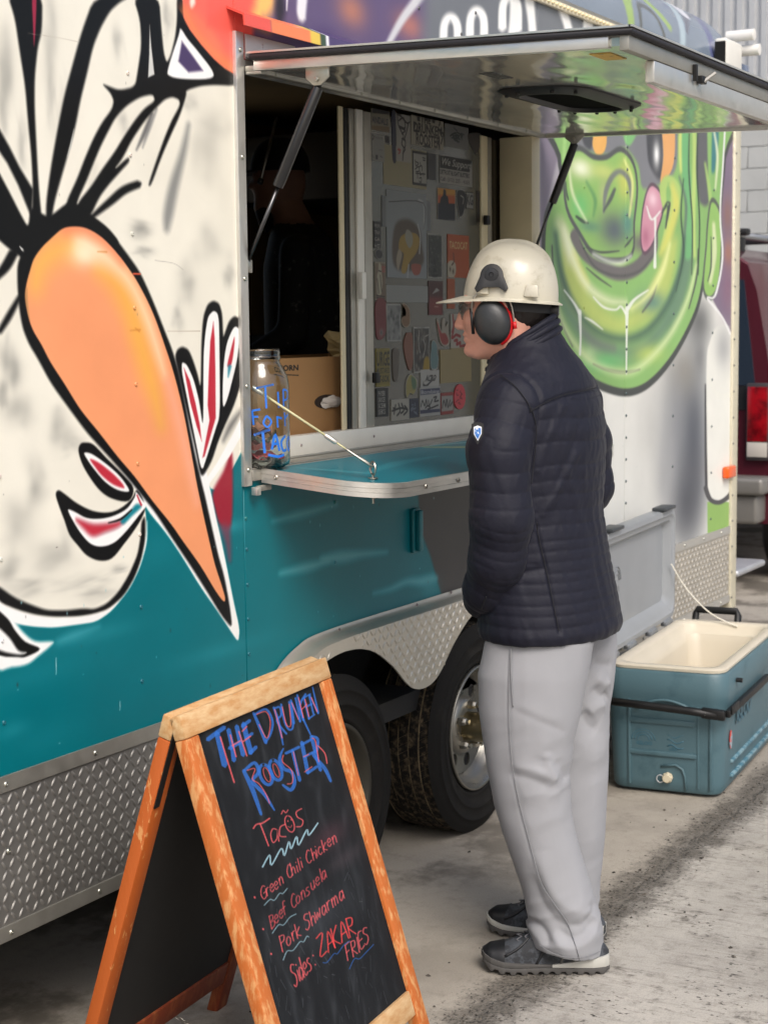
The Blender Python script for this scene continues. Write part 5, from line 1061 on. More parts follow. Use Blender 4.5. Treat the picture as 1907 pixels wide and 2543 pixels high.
def band(h0, h1, off0, off1):
    b = MB(); p = np.array(path); t = np.gradient(p, axis=0); t /= np.linalg.norm(t, axis=1, keepdims=True); nrm = np.c_[-t[:, 1], t[:, 0]]
    if nrm[0][0] > 0: nrm = -nrm
    for off, h in ((off0, h0), (off1, h0), (off1, h1), (off0, h1)): b.v += [sh_pt(*(p[i]+nrm[i]*off), h) for i in range(n)]
    for k in range(4):
        k2 = (k+1) % 4
        for i in range(n-1): b.f.append((k*n+i, k*n+i+1, k2*n+i+1, k2*n+i))
    b.f += [(0, n, 2*n, 3*n), (n-1, 2*n-1, 3*n-1, 4*n-1)]
    return b
for h0, h1, o1 in ((-.010, .003, .006), (-.021, -.0105, .0048), (-.033, -.0215, .006)): put('edge_band', band(h0, h1, .0005, o1).me(ang=40), ALU, shelf)
put('shelf_hinge', MB().tube([sh_pt(3.475, .006, -.012), sh_pt(5.1, .006, -.012)], .006, 10).me(smooth=True), ALU2, shelf)
put('hinge_end', MB().box(3.452, 3.470, -.030, -.012, 1.172, 1.192).me(bevel=.002), ALU, shelf)
put('hinge_arm', MB().box(3.471, 3.53, -.022, -.012, 1.180, 1.194).me(bevel=.002), ALU2, shelf)
P_ = np.array(path)
for (x, t, dx, dt) in ((SX0, .055, -1, 0), (3.575, SD-.031, -.6, .8), (3.72, SD, 0, 1), (3.90, SD, 0, 1), (4.2, SD, 0, 1), (4.5, SD, 0, 1)):
    p = sh_pt(x+dx*.0062, t+dt*.0062, -.014); me = dome(.0062, .004).me(smooth=True); o = put('band_screw', me, ZINC, shelf, p)
    o.rotation_euler = (0, 0, math.atan2(-dt, dx)+math.pi/2)
# eye bolt, link and cable
EB = np.array(sh_pt(3.618, .262, .0))
put('eye_bolt', MB().tube([EB+(0, 0, -.062), EB+(0, 0, .012)], .0035, 8).lathe([(.013, 0), (.013, .003), (.004, .003)], EB, 'z', 16).lathe([(.009, -.037), (.011, -.043), (.008, -.048), (.003, -.048)], EB, 'z', 6).tube([EB+(.014*math.cos(t)*.5, .014*math.cos(t)*.8, .026+.016*math.sin(t)) for t in np.linspace(0, 2*math.pi, 15)[:-1]], .0032, 7, closed=True).me(ang=40), ZINC, shelf)
CA, CB = np.array([3.478, -.004, 1.437]), EB+(0, 0, .03); dv = CB-CA; sdv = np.cross(dv, (0, 0, 1.0)); sdv /= np.linalg.norm(sdv)
lk0 = CA+dv*.80
lkp = []
for t in np.linspace(0, 2*math.pi, 25)[:-1]: lkp.append(CA+dv*(.885+.115*math.cos(t)*1.0)+sdv*.0105*math.sin(t)*(1+.3*math.cos(t)))
cab = put('shelf_cable', MB().tube([CA, CA+dv*.69], .0029, 8).tube([CA+dv*.69, CA+dv*.73+sdv*.004, CA+dv*.79+sdv*.003], .0024, 7).tube([CA+dv*.69, CA+dv*.73-sdv*.004, CA+dv*.79-sdv*.003], .0024, 7).me(smooth=True), mat('cable_sheath', (196, 192, 150), .4), shelf)
for a, b in ((.0, .09), (.60, .70)): put('cable_sleeve', MB().tube([CA+dv*a, CA+dv*(a+.01), CA+dv*(b-.01), CA+dv*b], [.0045, .0066, .0066, .0045], 10).me(ang=40), ALU, shelf)
put('link', MB().tube(lkp, .0033, 7, closed=True).me(smooth=True), ZINC, shelf)
# small bolted handle under the shelf
hx = on(1027, 1320, 1, 0)[0]; put('latch_handle', MB().box(hx-.022, hx+.022, -.012, -.0005, .925, 1.055).box(hx-.012, hx+.010, -.028, -.0121, .93, 1.05).me(bevel=.004, seg=2), mat('teal_handle', (6, 108, 118), .4, var=.15, vscale=40), TR)
# vent box and pipes by the far roof corner
vbx = put('vent_box', MB().box(7.0, 7.22, -.055, -.001, 2.62, 2.765).me(bevel=.012, seg=3), mat('vent_white', (222, 220, 212), .45, var=.05), TR)
put('vent_louvre', MB().box(6.995, 6.9995, -.052, -.006, 2.645, 2.75).me(), HOLE, vbx)
for z, y, x in ((2.805, -.10, 7.24), (2.745, -.115, 7.27)): put('vent_pipe', MB().tube([(x, .02, z), (x, y, z), (x, y-.001, z)], [.024, .024, .019], 18).me(ang=40), mat('pvc_pipe', (226, 224, 218), .35), vbx)
put('corner_lamp', MB().box(7.281, 7.40, -.03, -.0125, 2.60, 2.70).me(bevel=.01), mat('lamp_blue', (96, 116, 150), .2, coat=.4), TR)
# ------------------------------------------------------------ chalkboard A-frame in front of the trailer
BT = np.array([2.867, -.393, .85]); BPH = .077; BW = .617; BSF, BSB, BG = .258, .267, .018
bu = np.array([math.cos(BPH), math.sin(BPH), 0]); bn = np.array([-math.sin(BPH), math.cos(BPH), 0])
AF = thing('chalkboard_sign', 'worn orange wooden A-frame chalkboard lettered in blue and pink chalk', 'chalkboard', (BT[0], BT[1], 0))
class Leaf:
    def __init__(s, sgn, spread):
        s.o = BT-bu*BW/2+bn*BG*sgn; foot = s.o+bn*spread*sgn; foot[2] = 0
        s.dn = foot-s.o; s.len = np.linalg.norm(s.dn); s.dn = s.dn/s.len
        s.nr = np.cross(s.dn, bu)*1.0
        if (s.nr@bn)*sgn < 0: s.nr = -s.nr          # outward face normal
    def pt(s, u, v, d=0): return s.o+bu*u+s.dn*v+s.nr*d
    def hexa(s, u0, u1, v0, v1, d0, d1):
        return [s.pt(u0, v0, d0), s.pt(u1, v0, d0), s.pt(u1, v1, d0), s.pt(u0, v1, d0), s.pt(u0, v0, d1), s.pt(u1, v0, d1), s.pt(u1, v1, d1), s.pt(u0, v1, d1)]
    def uv(s, x, y):
        r = ray(x, y); t = ((s.o-CPOS)@s.nr)/(r@s.nr); q = CPOS+r*t-s.o; return (q@bu, -(q@s.dn))
def wood(name, base, worn, lo, hi, sc=9, st=(5, 5, 1.4)):
    m = mat(name, base, .6, col2=worn, vscale=sc, cmix=(lo, hi), bump=.0006, bscale=24, stretch=st); return m
WO = wood('worn_orange_wood', (186, 100, 40), (206, 150, 96), .48, .62, 14); WO2 = wood('orange_wood', (176, 86, 28), (200, 140, 84), .60, .64, 12); WO3 = wood('bare_top_wood', (186, 138, 86), (208, 176, 132), .36, .66, 12, (1.6, 5, 5)); WO4 = wood('reddish_wood', (120, 50, 24), (150, 84, 44), .5, .7)
def bar(leaf, name, u0, u1, v0, v1, d0, d1, m, parent):
    return put(name, MB().hexa(leaf.hexa(u0, u1, v0, v1, d0, d1)).me(bevel=.0035, seg=2), m, parent)
F1 = Leaf(-1, BSF); F2 = Leaf(1, BSB)
KB = 700/1659
CBp = lambda p: (400+p[0]*KB, 1620+p[1]*KB)
vb_ = -F1.uv(*CBp((1480, 1975)))[1]
SW = .047; TH = .028
bc = Canvas(0, BW, -.90, 0, .0009, (22, 24, 27))
for _ in range(420):
    x, z = RNG.uniform(.04, .58), RNG.uniform(-.85, -.05); a = RNG.normal()*.25+1.35
    bc.blob((x, z), RNG.uniform(.01, .06), RNG.uniform(.004, .016), (78, 82, 86) if RNG.random() < .7 else (20, 21, 24), RNG.uniform(.05, .22), a)
for _ in range(150): x, z = RNG.uniform(.06, .56), RNG.uniform(-.85, -.45); bc.stroke([(x, z), (x+RNG.normal()*.008, z+RNG.uniform(.004, .03))], .001, (140, 145, 150), .0015, RNG.uniform(.15, .5))
bc.blob((.43, -.36), .09, .03, (110, 66, 76), .35); bc.blob((.47, -.42), .1, .02, (96, 80, 86), .3); bc.blob((.3, -.5), .16, .05, (60, 64, 70), .5)
CHB = (46, 104, 190); CHP = (228, 92, 96); CHL = (166, 208, 222)
def ck(pts, w, col, al=.95, rough=.25, smooth=True):
    q = [F1.uv(*CBp(p)) for p in ribbon(pts, w)] if smooth else None
    P0 = np.array(q); W0 = bc.win(P0.min(0)-.004, P0.max(0)+.004)
    if W0 is None: return
    c = np.clip(.5-bc._d(W0, P0, True)/.0022, 0, 1); c = c*al*(1-rough*RNG.random(c.shape)); bc.put(W0, c.astype(np.float32), col)
def ov(cx, cy, rx, ry, t=-.35): return [(cx+rx*math.cos(a)*math.cos(t)-ry*math.sin(a)*math.sin(t), cy+rx*math.cos(a)*math.sin(t)+ry*math.sin(a)*math.cos(t)) for a in np.linspace(-1.4, 4.9, 14)]
BLUE = [([(298, 508), (345, 472), (395, 436)], 34), ([(352, 470), (375, 560), (398, 660)], [40, 44, 46]), ([(420, 450), (440, 540), (452, 632)], 34), ([(468, 430), (488, 520), (506, 600)], 34), ([(425, 560), (495, 520)], 30), ([(508, 415), (528, 500), (552, 585)], 38), ([(500, 430), (545, 396)], 26), ([(520, 500), (560, 472)], 24), ([(545, 590), (582, 552)], 28),
        ([(566, 350), (605, 440), (640, 528)], [20, 26, 26]), ([(575, 360), (640, 330), (678, 400), (668, 470), (640, 520)], 18), ([(684, 318), (712, 400), (740, 540)], [16, 22, 12]), ([(690, 325), (720, 318), (728, 365), (704, 400), (760, 475)], 16), ([(728, 300), (748, 400), (775, 450), (798, 425), (775, 285)], 16), ([(785, 275), (805, 415)], 15), ([(788, 285), (840, 405)], 14), ([(812, 262), (842, 400)], 14), ([(822, 245), (858, 395)], 16), ([(872, 240), (838, 325), (900, 478)], [16, 18, 12]), ([(862, 262), (892, 388)], 16), ([(862, 262), (900, 240)], 13), ([(872, 318), (908, 298)], 16), ([(890, 386), (926, 360)], 13), ([(892, 248), (918, 358)], 14), ([(895, 245), (946, 356)], 13), ([(912, 198), (946, 350)], [10, 16]),
        ([(508, 690), (560, 800), (612, 950)], [26, 36, 20]), ([(515, 690), (572, 645), (596, 700), (562, 755), (630, 830), (690, 925)], [24, 26, 28, 28, 28, 12]), (ov(640, 715, 34, 62), 24), (ov(697, 688, 32, 62), 24), ([(742, 560), (720, 620), (745, 680), (790, 700), (808, 760), (785, 805), (738, 775)], [10, 26, 28, 28, 28, 28, 16]), ([(755, 590), (835, 552)], 22), ([(795, 575), (838, 750)], 26), ([(850, 525), (885, 705)], 30), ([(850, 538), (905, 508)], 20), ([(865, 612), (912, 585)], 20), ([(885, 705), (938, 668)], 22), ([(905, 488), (945, 640), (960, 690)], 26), ([(908, 490), (942, 505), (938, 568), (918, 598), (985, 680), (1020, 755)], [20, 22, 24, 24, 28, 20])]
PINK = [([(372, 492), (410, 620), (454, 762)], 9), ([(430, 480), (465, 610)], 8), ([(440, 545), (490, 515)], 8), ([(480, 460), (528, 605)], 8), ([(500, 460), (528, 430)], 8), ([(505, 520), (550, 488)], 9), ([(585, 360), (640, 345), (665, 410), (645, 500), (600, 420)], 6), ([(690, 330), (735, 500)], 6), ([(735, 315), (760, 420), (785, 420), (775, 300)], 6), ([(790, 290), (830, 390)], 5), ([(830, 260), (860, 380)], 6), ([(868, 270), (892, 375)], 6), ([(850, 330), (880, 300)], 6), ([(905, 260), (940, 345)], 6), ([(530, 690), (575, 680), (560, 740), (600, 770), (640, 830), (662, 885)], 6), (ov(645, 715, 16, 44), 5), (ov(700, 690, 14, 42), 5), ([(742, 600), (738, 640), (790, 690), (795, 760), (765, 770)], 6), ([(800, 580), (830, 720)], 5), ([(860, 610), (890, 595)], 6), ([(865, 700), (910, 668)], 6), ([(910, 500), (930, 520), (950, 640)], 6), ([(945, 545), (985, 590), (998, 650)], 7),
        ([(566, 1032), (585, 1008), (620, 1000), (662, 972)], 9), ([(606, 1005), (628, 1060), (656, 1135)], 8), ([(702, 1038), (680, 1035), (668, 1070), (682, 1115), (705, 1090), (708, 1040), (716, 1108)], 7), ([(752, 1008), (724, 1025), (722, 1075), (758, 1080)], 7), (ov(779, 1005, 25, 50, -.3), 7), ([(730, 948), (742, 926), (756, 940), (770, 922)], 6), ([(768, 985), (770, 992)], 6), ([(788, 978), (790, 984)], 6), ([(770, 1020), (784, 1026), (792, 1012)], 4), ([(850, 915), (818, 935), (825, 965), (856, 985), (848, 1018), (818, 1022)], 7)]
for p, w in BLUE: ck(p, np.array(w)*.78 if hasattr(w, '__len__') else w*.78, CHB, .92, .3)
for p, w in PINK: ck(p, w, CHP, .9, .3)
ck([(620, 1260), (662, 1188), (672, 1248), (730, 1150), (748, 1192), (775, 1110), (788, 1152), (820, 1080), (832, 1130), (880, 1040), (892, 1072), (945, 1000)], 9, CHL, .9, .3)
GL = {'G': [[(.55, .85), (.35, 1), (.1, .8), (.02, .4), (.2, .02), (.5, .1), (.55, .45), (.3, .42)]], 'r': [[(.05, .6), (.08, 0)], [(.07, .4), (.2, .58), (.35, .55)]], 'e': [[(.05, .32), (.4, .36), (.3, .6), (.1, .5), (.05, .2), (.2, 0), (.4, .1)]], 'n': [[(.05, .6), (.07, 0)], [(.07, .4), (.25, .6), (.38, .45), (.4, 0)]], 'C': [[(.5, .85), (.3, 1), (.05, .6), (.1, .15), (.3, 0), (.5, .1)]], 'h': [[(.05, 1), (.07, 0)], [(.07, .4), (.25, .58), (.38, .4), (.4, 0)]], 'i': [[(.1, .55), (.12, 0)], [(.1, .78), (.11, .82)]], 'l': [[(.1, 1), (.12, 0)]], 'c': [[(.38, .5), (.2, .6), (.04, .3), (.2, 0), (.4, .08)]], 'k': [[(.05, 1), (.07, 0)], [(.4, .62), (.09, .3), (.42, 0)]], 'B': [[(.05, 1), (.07, 0)], [(.05, 1), (.4, .88), (.35, .6), (.08, .52), (.45, .4), (.4, .08), (.07, 0)]], 'f': [[(.4, .95), (.25, 1), (.17, .8), (.17, 0)], [(.02, .55), (.35, .58)]], 'o': [[(.2, .6), (.03, .35), (.12, .02), (.35, .08), (.4, .4), (.2, .6)]], 's': [[(.35, .55), (.15, .6), (.07, .45), (.3, .25), (.28, .05), (.03, .03)]], 'u': [[(.05, .6), (.06, .15), (.2, 0), (.36, .2)], [(.37, .6), (.4, 0)]], 'a': [[(.35, .5), (.15, .6), (.03, .25), (.15, 0), (.35, .25)], [(.36, .6), (.42, 0)]], 'P': [[(.06, 1), (.08, -.1)], [(.06, 1), (.45, .85), (.38, .55), (.08, .5)]], 'S': [[(.48, .9), (.2, 1), (.08, .75), (.4, .45), (.42, .15), (.2, -.05), (.03, .1)]], 'w': [[(.03, .6), (.12, 0), (.27, .45), (.4, 0), (.52, .6)]], 'm': [[(.04, .6), (.06, 0)], [(.06, .45), (.2, .6), (.28, .4), (.29, 0)], [(.29, .42), (.42, .6), (.52, .4), (.54, 0)]], 'd': [[(.36, .45), (.15, .6), (.03, .25), (.15, 0), (.36, .2)], [(.37, 1), (.4, 0)]], 'K': [[(.05, 1), (.07, 0)], [(.45, 1), (.09, .45), (.5, 0)]], 'Z': [[(.03, .95), (.5, 1), (.05, .02), (.55, .05)]], 'A': [[(.0, 0), (.25, 1), (.5, 0)], [(.1, .38), (.42, .4)]], 'R': [[(.05, 1), (.07, 0)], [(.05, 1), (.42, .88), (.36, .56), (.08, .5), (.5, 0)]], 'F': [[(.06, 1), (.07, 0)], [(.06, 1), (.45, 1.02)], [(.07, .52), (.35, .55)]], 'I': [[(.12, 1), (.13, 0)]], 'E': [[(.45, 1), (.06, .98), (.07, 0), (.48, .03)], [(.07, .5), (.38, .53)]], ':': [[(.1, .55), (.11, .5)], [(.1, .1), (.11, .05)]], ' ': []}
GW = {'i': .24, 'l': .24, 'w': .62, 'm': .64, 'I': .28, ':': .25, ' ': .4, 'r': .4}
def write(t, a, b, up, w, col):
    tot = sum(GW.get(ch, .54) for ch in t); a, b, up = (np.array(q, float) for q in (a, b, up)); d = (b-a)/tot; x = 0
    for ch in t:
        jit = RNG.normal(size=2)*3
        for s_ in GL[ch]: ck([tuple(a+d*(x+p[0])+up*p[1]+jit) for p in s_], w, col, .88, .4)
        x += GW.get(ch, .54)
write('Green Chili Chicken', (618, 1452), (1062, 1108), (-16, -72), 6.5, CHP); write('Beef Consuela', (664, 1622), (1004, 1318), (-14, -76), 6.5, (206, 78, 84)); write('Pork Shwarma', (734, 1758), (1100, 1436), (-18, -84), 7, CHP)
write('Sides:', (806, 1968), (932, 1836), (-30, -120), 8, CHP); write('ZAKAR', (958, 1792), (1172, 1652), (-24, -112), 8, (236, 70, 70)); write('FRIES', (1118, 1816), (1252, 1700), (-16, -90), 7, CHP)
for p in ((573, 1435), (623, 1622), (670, 1768)): ck([p, (p[0]+3, p[1]+6)], 10, CHP)
for p, c_ in (([(630, 1485), (665, 1450), (690, 1455), (720, 1415), (740, 1415), (766, 1384)], CHL), ([(678, 1650), (715, 1600), (745, 1600), (780, 1556), (818, 1536)], CHL), ([(742, 1808), (765, 1755), (800, 1750), (840, 1700), (862, 1700), (880, 1668), (892, 1672)], CHL), ([(975, 1822), (1000, 1820), (1040, 1770), (1060, 1770), (1095, 1722), (1132, 1695)], CHB), ([(1130, 1860), (1160, 1800), (1190, 1800), (1230, 1760), (1272, 1716)], CHB)): ck(p, 5, c_, .85, .35)
me = MB().hexa(F1.hexa(SW-.006, BW-SW+.006, .04, vb_+.008, -.016, -.009)).me()
place_uv(me, bc, lambda co: np.c_[(co-F1.o)@bu, -((co-F1.o)@F1.dn)]); f1 = put('chalk_face', me, painted('chalkboard', bc, .75, .0003, 200, spec=.2), AF)
bar(F1, 'frame_stile', 0, SW, .0475, F1.len, -TH, 0, WO, AF); bar(F1, 'frame_stile', BW-SW, BW, .0475, F1.len, -TH, 0, WO, AF)
bar(F1, 'frame_rail', 0, BW, 0, .047, -TH, .001, WO3, AF); bar(F1, 'frame_rail', SW+.0005, BW-SW-.0005, vb_, vb_+.055, -TH+.004, -.001, WO3, AF)
# back leaf
put('back_face', MB().hexa(F2.hexa(SW-.006, BW-SW+.006, .04, vb_+.008, -.020, -.010)).me(), mat('dark_board', (22, 22, 22), .7, var=.2, vscale=20), AF)
bar(F2, 'frame_stile', 0, SW, .0475, F2.len, -TH, 0, WO2, AF); bar(F2, 'frame_stile', BW-SW, BW, .0475, F2.len, -TH, 0, WO4, AF)
bar(F2, 'frame_rail', 0, BW, 0, .047, -TH, .001, WO3, AF); bar(F2, 'frame_rail', SW+.0005, BW-SW-.0005, vb_, vb_+.055, -TH+.002, -.002, WO4, AF)
for u in (.012, BW-.012):
    q = MB(); a = F2.pt(u, .01, -TH-.001); b = F2.pt(u, .19, -TH-.001); q.bar(a, b, .018, .003, bn); put('hinge_strap', q.me(), BLACKP, AF)
ch = MB(); a0 = F2.pt(.36, vb_+.055, -TH); b0 = F1.pt(.36, vb_+.05, -TH); m0 = (a0+b0)/2-np.array([0, 0, .06])
cpts = catmull([a0, m0, b0], False, 10)
for i in range(len(cpts)-1):
    d = cpts[i+1]-cpts[i]; L_ = np.linalg.norm(d); d = d/L_; s_ = np.cross(d, (0, 0, 1) if i % 2 else bu); s_ /= np.linalg.norm(s_); c_ = (cpts[i]+cpts[i+1])/2
    ch.tube([c_+d*L_*.7*math.cos(t)+s_*.0035*math.sin(t) for t in np.linspace(0, 2*math.pi, 11)[:-1]], .001, 5, closed=True)
tag(put('spread_chain', ch.me(smooth=True, fix=False), ZINC, AF), kind='stuff')
# ------------------------------------------------------------ tip jar on the sill
def glass(name, tint=(236, 240, 238)):
    m = mat(name, tint, .02, trans=1, ior=1.45); return m
JX, JY, JZ = 3.540, .016, 1.2345
JR = .074
outp = [(.0001, .001), (JR*.8, .001), (JR*.97, .008), (JR, .022), (JR, .205), (JR*.95, .228), (JR*.78, .250), (JR*.70, .262), (JR*.70, .268), (JR*.73, .270), (JR*.73, .276), (JR*.70, .279), (JR*.72, .285), (JR*.70, .290), (JR*.70, .296)]
inp = [(r-.0028, max(z, .006)) for r, z in outp[::-1] if r > .01]+[(.0001, .006)]
jar = thing('tip_jar', 'tall clear glass tip jar with blue painted lettering on the window sill', 'jar', (JX, JY, JZ))
put('glass_body', MB().lathe(outp+inp, (JX, JY, JZ), 'z', 48).me(smooth=True), glass('jar_glass'), jar)
bl = MB()
def jl(pts, w=.008):
    """painted stroke on the curved glass; (angle metres along surface, height)"""
    p = catmull(pts, False, 4) if len(pts) > 2 else np.array(pts, float); t = np.gradient(p, axis=0); t /= np.linalg.norm(t, axis=1, keepdims=True)+1e-9; nn_ = np.c_[-t[:, 1], t[:, 0]]*w/2; base = len(bl.v)
    for q in np.stack([p+nn_, p-nn_], 1).reshape(-1, 2):
        a = -math.pi/2-.50+q[0]/JR; bl.v.append((JX+(JR+.0006)*math.cos(a), JY+(JR+.0006)*math.sin(a), JZ+q[1]))
    for i in range(len(p)-1): bl.f.append((base+2*i, base+2*i+1, base+2*i+3, base+2*i+2))
for s_ in ([(-.045, .200), (.0, .208)], [(-.022, .205), (-.020, .150)], [(.012, .190), (.014, .150)], [(.030, .195), (.032, .145)], [(.030, .195), (.050, .190), (.048, .172), (.032, .168)], [(-.055, .145), (-.052, .110)], [(-.055, .145), (-.035, .148)], [(-.054, .130), (-.040, .130)], [(-.020, .132), (-.028, .115), (-.018, .104), (-.008, .118), (-.020, .132)], [(.008, .130), (.010, .102)], [(.008, .128), (.024, .124)], [(.034, .138), (.036, .104)], [(.034, .122), (.050, .132)], [(-.052, .085), (-.012, .098)], [(-.030, .092), (-.026, .040)], [(-.008, .048), (.002, .085), (.014, .044)], [(-.004, .062), (.010, .062)], [(.036, .080), (.020, .066), (.026, .044), (.040, .046)], [(.052, .078), (.044, .060), (.054, .042), (.064, .062), (.052, .078)], [(-.018, .036), (.01, .03), (.03, .034)]): jl(s_, .0050 if s_[0][1] > .1 else .0066)
put('painted_lettering', bl.me(), mat('blue_paint_marker', (36, 110, 206), .4), jar)
# folded notes inside the jar
for i, (z, a, c_, w_) in enumerate(((.010, .3, (176, 178, 168), .10), (.018, 1.2, (214, 214, 206), .09), (.030, -.4, (206, 92, 96), .095), (.042, .8, (226, 150, 140), .085), (.060, -1.0, (150, 156, 140), .08), (.085, .5, (196, 140, 110), .07))):
    g_ = MB(); n_ = 7
    for u in range(n_):
        for v in range(n_):
            x = (u/(n_-1)-.5)*w_; y_ = (v/(n_-1)-.5)*w_*.8; zz = z+.008*math.sin(u*1.7+i)+.006*math.cos(v*2.1+i*2)+(.02*abs(u-3)/3 if i > 2 else 0)
            g_.v.append((JX+x*math.cos(a)-y_*math.sin(a), JY+x*math.sin(a)+y_*math.cos(a), JZ+zz))
    for u in range(n_-1):
        for v in range(n_-1): g_.f.append((u*n_+v, u*n_+v+1, (u+1)*n_+v+1, (u+1)*n_+v))
    tag(put('folded_note', g_.me(smooth=True), mat('note_paper', c_, .8, var=.15, vscale=40)), '%s paper note crumpled inside the glass tip jar' % ('lowest grey', 'lower white', 'rosy red', 'pale pink', 'olive grey', 'topmost tan')[i], 'banknote', 'notes in the tip jar')
# ------------------------------------------------------------ cardboard box behind the window, wrapping paper
BXY = .17
q0 = on(640, 1000, 1, BXY)[0]; q1 = q0+.86; zt = on(760, 888, 1, BXY)[2]
kc = Canvas(q0, q1, 1.262, zt, .0011, (150, 112, 70))
a, b = on(692, 921, 1, BXY), on(741, 905, 1, BXY); kc.text('CORN', a[0]-.004, a[2]-.002, b[0], b[2], (34, 28, 24), 1, 0, .04); kc.stroke([(a[0]-.01, a[2]-.009), (b[0], b[2]-.030)], .0028, (34, 28, 24), .001)
cb_ = thing('cardboard_box', 'brown cardboard box printed in black with a torn hand hole, inside the window', 'box', ((q0+q1)/2, BXY+.14, 1.262))
bx = MB().box(q0, q1, BXY, BXY+.006, 1.262, zt).box(q0, q1, BXY+.294, BXY+.30, 1.262, zt).box(q0, q0+.006, BXY+.0065, BXY+.2935, 1.262, zt).box(q1-.006, q1, BXY+.0065, BXY+.2935, 1.262, zt).box(q0+.0065, q1-.0065, BXY+.0065, BXY+.2935, 1.263, 1.268)
KM = painted('cardboard', kc, .8, .0004, 60)
for i, (x0, x1, y0, y1) in enumerate(((q0, q1, BXY, BXY+.006), (q0, q1, BXY+.294, BXY+.30), (q0, q0+.006, BXY+.0065, BXY+.2935), (q1-.006, q1, BXY+.0065, BXY+.2935))):
    me = MB().box(x0, x1, y0, y1, 1.2625, zt).me(); place_uv(me, kc if i == 0 else Canvas(q0, q1, -50, -49, .1, (0, 0, 0))); put('box_wall', me, KM if i == 0 else mat('plain_cardboard', (150, 112, 70), .8, var=.05), cb_)
hc = on(811, 997, 1, BXY); put('hand_hole', MB().prism([(hc[0]+.066*(1 if math.cos(t) > 0 else -1)*min(1, abs(math.cos(t))*1.0)+.0*t, hc[2]+.020*math.sin(t)) for t in np.linspace(0, 2*math.pi, 25)[:-1]], BXY-.0008, BXY+.0002).me(), mat('hole_shadow', (40, 26, 18), .9), cb_)
def crumple(c, r, seed, sx=1, sz=1, n=14):
    b = MB(); v = []
    for i in range(n+1):
        for k in range(n):
            th = math.pi*i/n; ph = 2*math.pi*k/n; v.append((math.sin(th)*math.cos(ph), math.sin(th)*math.sin(ph), math.cos(th)))
    v = np.array(v); d = 1+.35*vnoise(v, 2.2, seed)+.22*np.abs(vnoise(v, 4.5, seed+3)); v = v*d[:, None]*r*np.array([sx, .45, sz])+np.array(c)
    f = [(i*n+k, i*n+(k+1) % n, (i+1)*n+(k+1) % n, (i+1)*n+k) for i in range(n) for k in range(n)]
    return b.add(v, f)
tag(put('plastic_bag', crumple((hc[0]+.02, BXY-.004, hc[2]), .02, 3, 2.4, .75).me(), mat('white_plastic', (206, 198, 190), .35, var=.1)), 'crumpled white plastic showing through the hand hole of the cardboard box', 'bag')
pc = on(835, 868, 1, BXY+.05); pap = MB(); n_ = 10
for u in range(n_):
    for v in range(n_):
        x = (u/(n_-1)-.5); z = v/(n_-1); pap.v.append((pc[0]+.05+x*.20*(1-.3*z)+.02*math.sin(v*1.3+u), BXY+.05+.035*math.sin(u*1.9+v*.7)*(1-.2*z), zt-.07+z*.145*(1-.9*abs(x+.25)**1.5)+.012*math.sin(u*2.7)))
for u in range(n_-1):
    for v in range(n_-1): pap.f.append((u*n_+v, u*n_+v+1, (u+1)*n_+v+1, (u+1)*n_+v))
tag(put('wrapping_paper', pap.me(), mat('tan_paper', (206, 184, 132), .8, var=.08, vscale=30)), 'crumpled tan wrapping paper sticking up out of the cardboard box', 'paper')
ut = thing('spatula', 'thin dark spatula hanging in the dim trailer interior', 'utensil', (4.2, .5, 1.8)); a, b = on(600+330*.2623, 180+430*.2623, 1, .5), on(600+175*.2623, 180+1050*.2623, 1, .5)
put('handle', MB().tube([a, b], .005, 8).me(smooth=True), mat('utensil_steel', (120, 118, 112), .35, .9), ut); put('grip', MB().tube([b+(a-b)*.06, b], .009, 8).me(smooth=True), BLACKP, ut)
# ------------------------------------------------------------ cooler standing open behind the customer
CO = np.array([5.775, -.372]); ca_ = math.radians(5.0); CX = np.array([math.cos(ca_), math.sin(ca_)]); CY = np.array([-math.sin(ca_), math.cos(ca_)])
coo = thing('cooler', 'large teal cooler with cream liner, black handles and open grey lid', 'cooler', (CO[0], CO[1], 0))
CM = Matrix(((CX[0], CY[0], 0, CO[0]), (CX[1], CY[1], 0, CO[1]), (0, 0, 1, 0), (0, 0, 0, 1)))
TEALC = mat('teal_plastic', (76, 104, 113), .45, var=.10, vscale=7, bump=.0006, bscale=140, col2=(52, 82, 92), cmix=(.55, .75))
CREAMC = mat('cream_liner', (206, 197, 178), .35, var=.04, vscale=5); GREYC = mat('grey_lid', (146, 150, 154), .4, var=.06, vscale=6)
def cput(name, mb, m, parent=None, **k):
    mb.xf(CM); return put(name, mb.me(**k), m, parent or coo)
def rrect(hx, hy, r, z, n=5, ch=False):
    o = []
    for sx_, sy_, a0 in ((1, 1, 0), (-1, 1, 90), (-1, -1, 180), (1, -1, 270)):
        for k in range(n):
            a = math.radians(a0+90*k/(n-1)); o.append((sx_*(hx-r)+r*math.cos(a), sy_*(hy-r)+r*math.sin(a), z))
    return o
def loft(rings, cap0=True, cap1=True):
    b = MB(); n = len(rings[0])
    for r in rings: b.v += r
    for k in range(len(rings)-1):
        for i in range(n): j = (i+1) % n; b.f.append((k*n+i, k*n+j, (k+1)*n+j, (k+1)*n+i))
    if cap0: b.f.append(tuple(range(n))[::-1])
    if cap1: b.f.append(tuple((len(rings)-1)*n+i for i in range(n)))
    return b
HXc, HYc = .480, .208
